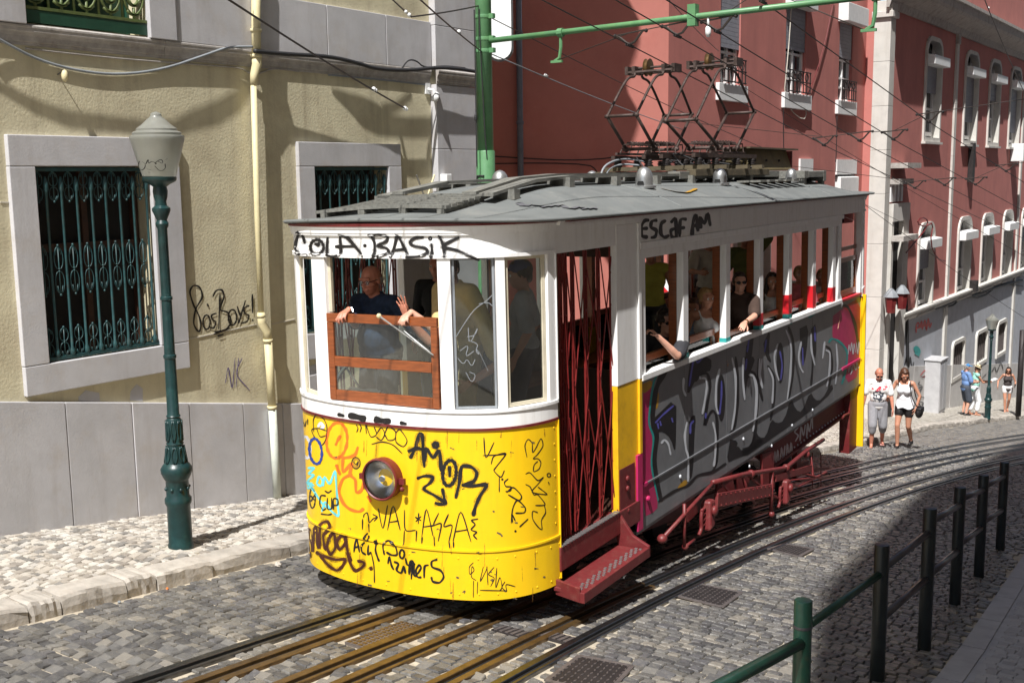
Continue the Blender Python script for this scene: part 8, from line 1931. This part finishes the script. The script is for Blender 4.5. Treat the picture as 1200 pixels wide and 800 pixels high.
person("balding man in printed white tee, grey baggy shorts and sandals walking up the street", Mx, Hh * 1.03, SK[2], pelvis=(0, -.02, .94), lean=.12, head=(.1, .45), vox=.008, wr={1: (.30, .02, .86), -1: (-.29, .16, .84)}, hint={1: (.6, -1, 0), -1: (-.6, -1, 0)}, an={1: (.11, .06, .085), -1: (-.12, -.22, .13)},
       top=dict(mat=tee_mat(), sleeve=.46, g=.012, hem=.10), bottom=dict(mat=cloth("grey shorts", (.24, .24, .26)), len=.66, g=.019), shoes=dict(mat=mat("pink sandal", (.5, .25, .22), .6), sandal=True), hair=dict(style='bald', mat=HAIR_B), glasses=SHADES, fat=.05)
g, Hh, Mx = ped(1058, 525, 1051, 434, (.0, -1))
wtop = cloth("white camisole", (.80, .82, .86))
def bag_extra(root, k, J):
    c = J['pel'] + np.array((-.30, .02, -.14)); q = MB(); ell(q, c, (.075, .15, .125)); q.box(c[0] - .07, c[0] + .07, c[1] - .13, c[1] + .13, c[2], c[2] + .11); q.v = [tuple(np.array(p) * k) for p in q.v]; bg_ = remesh(q.build("handbag", STRAP, root), .012 * k, 3)
    q = MB(); up = J['up']; pts = [c + (0, .10, .1), up(-.17, .11, .18), up(-.125, .075, .42), up(-.12, .0, .53), up(-.14, -.11, .40), up(-.2, -.10, .1), c + (0, -.1, .1)]
    q.tube([np.array(p) * k for p in smooth_line(pts, 2)], .012 * k, 6); q.build("bag_strap", STRAP, bg_, smooth=True)
    q = MB(); 
    for s in (-1, 1): pass
    f = MB(); R = random.Random(2)
    pe = J['pel']
    for t in np.linspace(0, 2 * math.pi, 25)[:-1]:
        a, b_ = t, t + 2 * math.pi / 24; r0, r1 = 1.0, 1.22
        p = lambda t_, r_, z: np.array((pe[0] + .165 * r_ * math.cos(t_), pe[1] + .125 * r_ * math.sin(t_), pe[2] + z))
        f.add([p(a, r0, .14) * k, p(b_, r0, .14) * k, p(b_, r1, -.07 + .02 * math.sin(5 * b_)) * k, p(a, r1, -.07 + .02 * math.sin(5 * a)) * k], [(0, 1, 2, 3)])
    f.build("peplum", wtop, root, smooth=True)
person("brown haired woman in white top and black shorts with a black shoulder bag, head bowed", Mx, Hh * 1.05, SK[0], pelvis=(0, -.02, .94), lean=.14, head=(.55, .45), vox=.008, female=True, wr={1: (.36, .20, .86), -1: (-.26, .10, .90)}, hint={1: (.8, -.6, 0), -1: (-1, -.6, 0)}, an={1: (.09, .10, .085), -1: (-.09, -.26, .14)},
       top=dict(mat=wtop, sleeve=0, strap=True, g=.012), bottom=dict(mat=STRAP, len=.20, g=.012), shoes=dict(mat=STRAP), hair=dict(style='long', mat=HAIR_B), extra=bag_extra)
rt = (.75, .66)
g, Hh, Mx = ped(1130, 486, 1129, 426, rt, SIDE_UP)
person("man in blue shirt, dark shorts and blue cap seen from the side by the wall", Mx, Hh, SK[1], vox=.01, fat=.08, head=(0, .1), wr={1: (.12, .32, 1.12), -1: (-.12, .32, 1.12)}, top=dict(mat=cloth("sky blue shirt", (.16, .28, .55)), sleeve=.5, g=.016, hem=.1), bottom=dict(mat=cloth("slate shorts", (.05, .06, .08)), len=.48, g=.02), shoes=dict(mat=STRAP), hair=dict(mat=HAIR_G), hat=dict(kind='cap', mat=cloth("bright blue cap", (.05, .22, .5))))
g, Hh, Mx = ped(1141, 486, 1142, 428, (.8, .5), SIDE_UP)
def map_extra(root, k, J):
    q = MB(); c = (J['W'][1] + J['W'][-1]) / 2 + np.array((0, .12, .05)); q.hexa([c + (-.13, -.02, -.01), c + (.13, -.02, -.01), c + (.13, .16, .06), c + (-.13, .16, .06), c + (-.13, -.02, -.006), c + (.13, -.02, -.006), c + (.13, .16, .064), c + (-.13, .16, .064)]); q.v = [tuple(np.array(p) * k) for p in q.v]; q.build("folded_map", M['paper'], root)
    q = MB(); ell(q, J['pel'] + np.array((-.2, .02, .06)), (.05, .12, .11)); q.v = [tuple(np.array(p) * k) for p in q.v]; q.build("bag", STRAP, root, smooth=True)
person("woman in straw hat, mint vest and white trousers reading a map", Mx, Hh, SK[0], vox=.012, female=True, head=(0, .35), lean=.08, fat=.06, wr={1: (.10, .42, 1.16), -1: (-.10, .42, 1.16)}, an={1: (.10, .05, .085), -1: (-.10, -.12, .085)}, top=dict(mat=cloth("mint vest", (.30, .62, .52)), sleeve=0, g=.018, hem=.1), bottom=dict(mat=cloth("white trousers", (.75, .76, .78)), len=.86, g=.02), shoes=dict(mat=SK[0], sandal=True), hair=dict(mat=HAIR_B), hat=dict(kind='straw', mat=cloth("straw", (.62, .52, .32))), extra=map_extra)
g, Hh, Mx = ped(1179, 482.5, 1183, 431, (.35, -.94), SIDE_UP)
person("dark haired woman in strapless dark playsuit and sunglasses walking by the wall", Mx, Hh * 1.02, SK[0], vox=.012, female=True, lean=.05, head=(-.2, .05), wr={1: (.36, .12, .98), -1: (-.22, .22, 1.05)}, an={1: (.07, .12, .085), -1: (-.06, -.16, .11)}, top=dict(mat=cloth("dark patterned top", (.045, .035, .035), var=.5), sleeve=0, strap=True, g=.016, hem=.14), bottom=dict(mat=cloth("white hem shorts", (.6, .58, .58)), len=.16, g=.016), shoes=dict(mat=SK[2], sandal=True), hair=dict(style='long', mat=HAIR_D), glasses=SHADES)
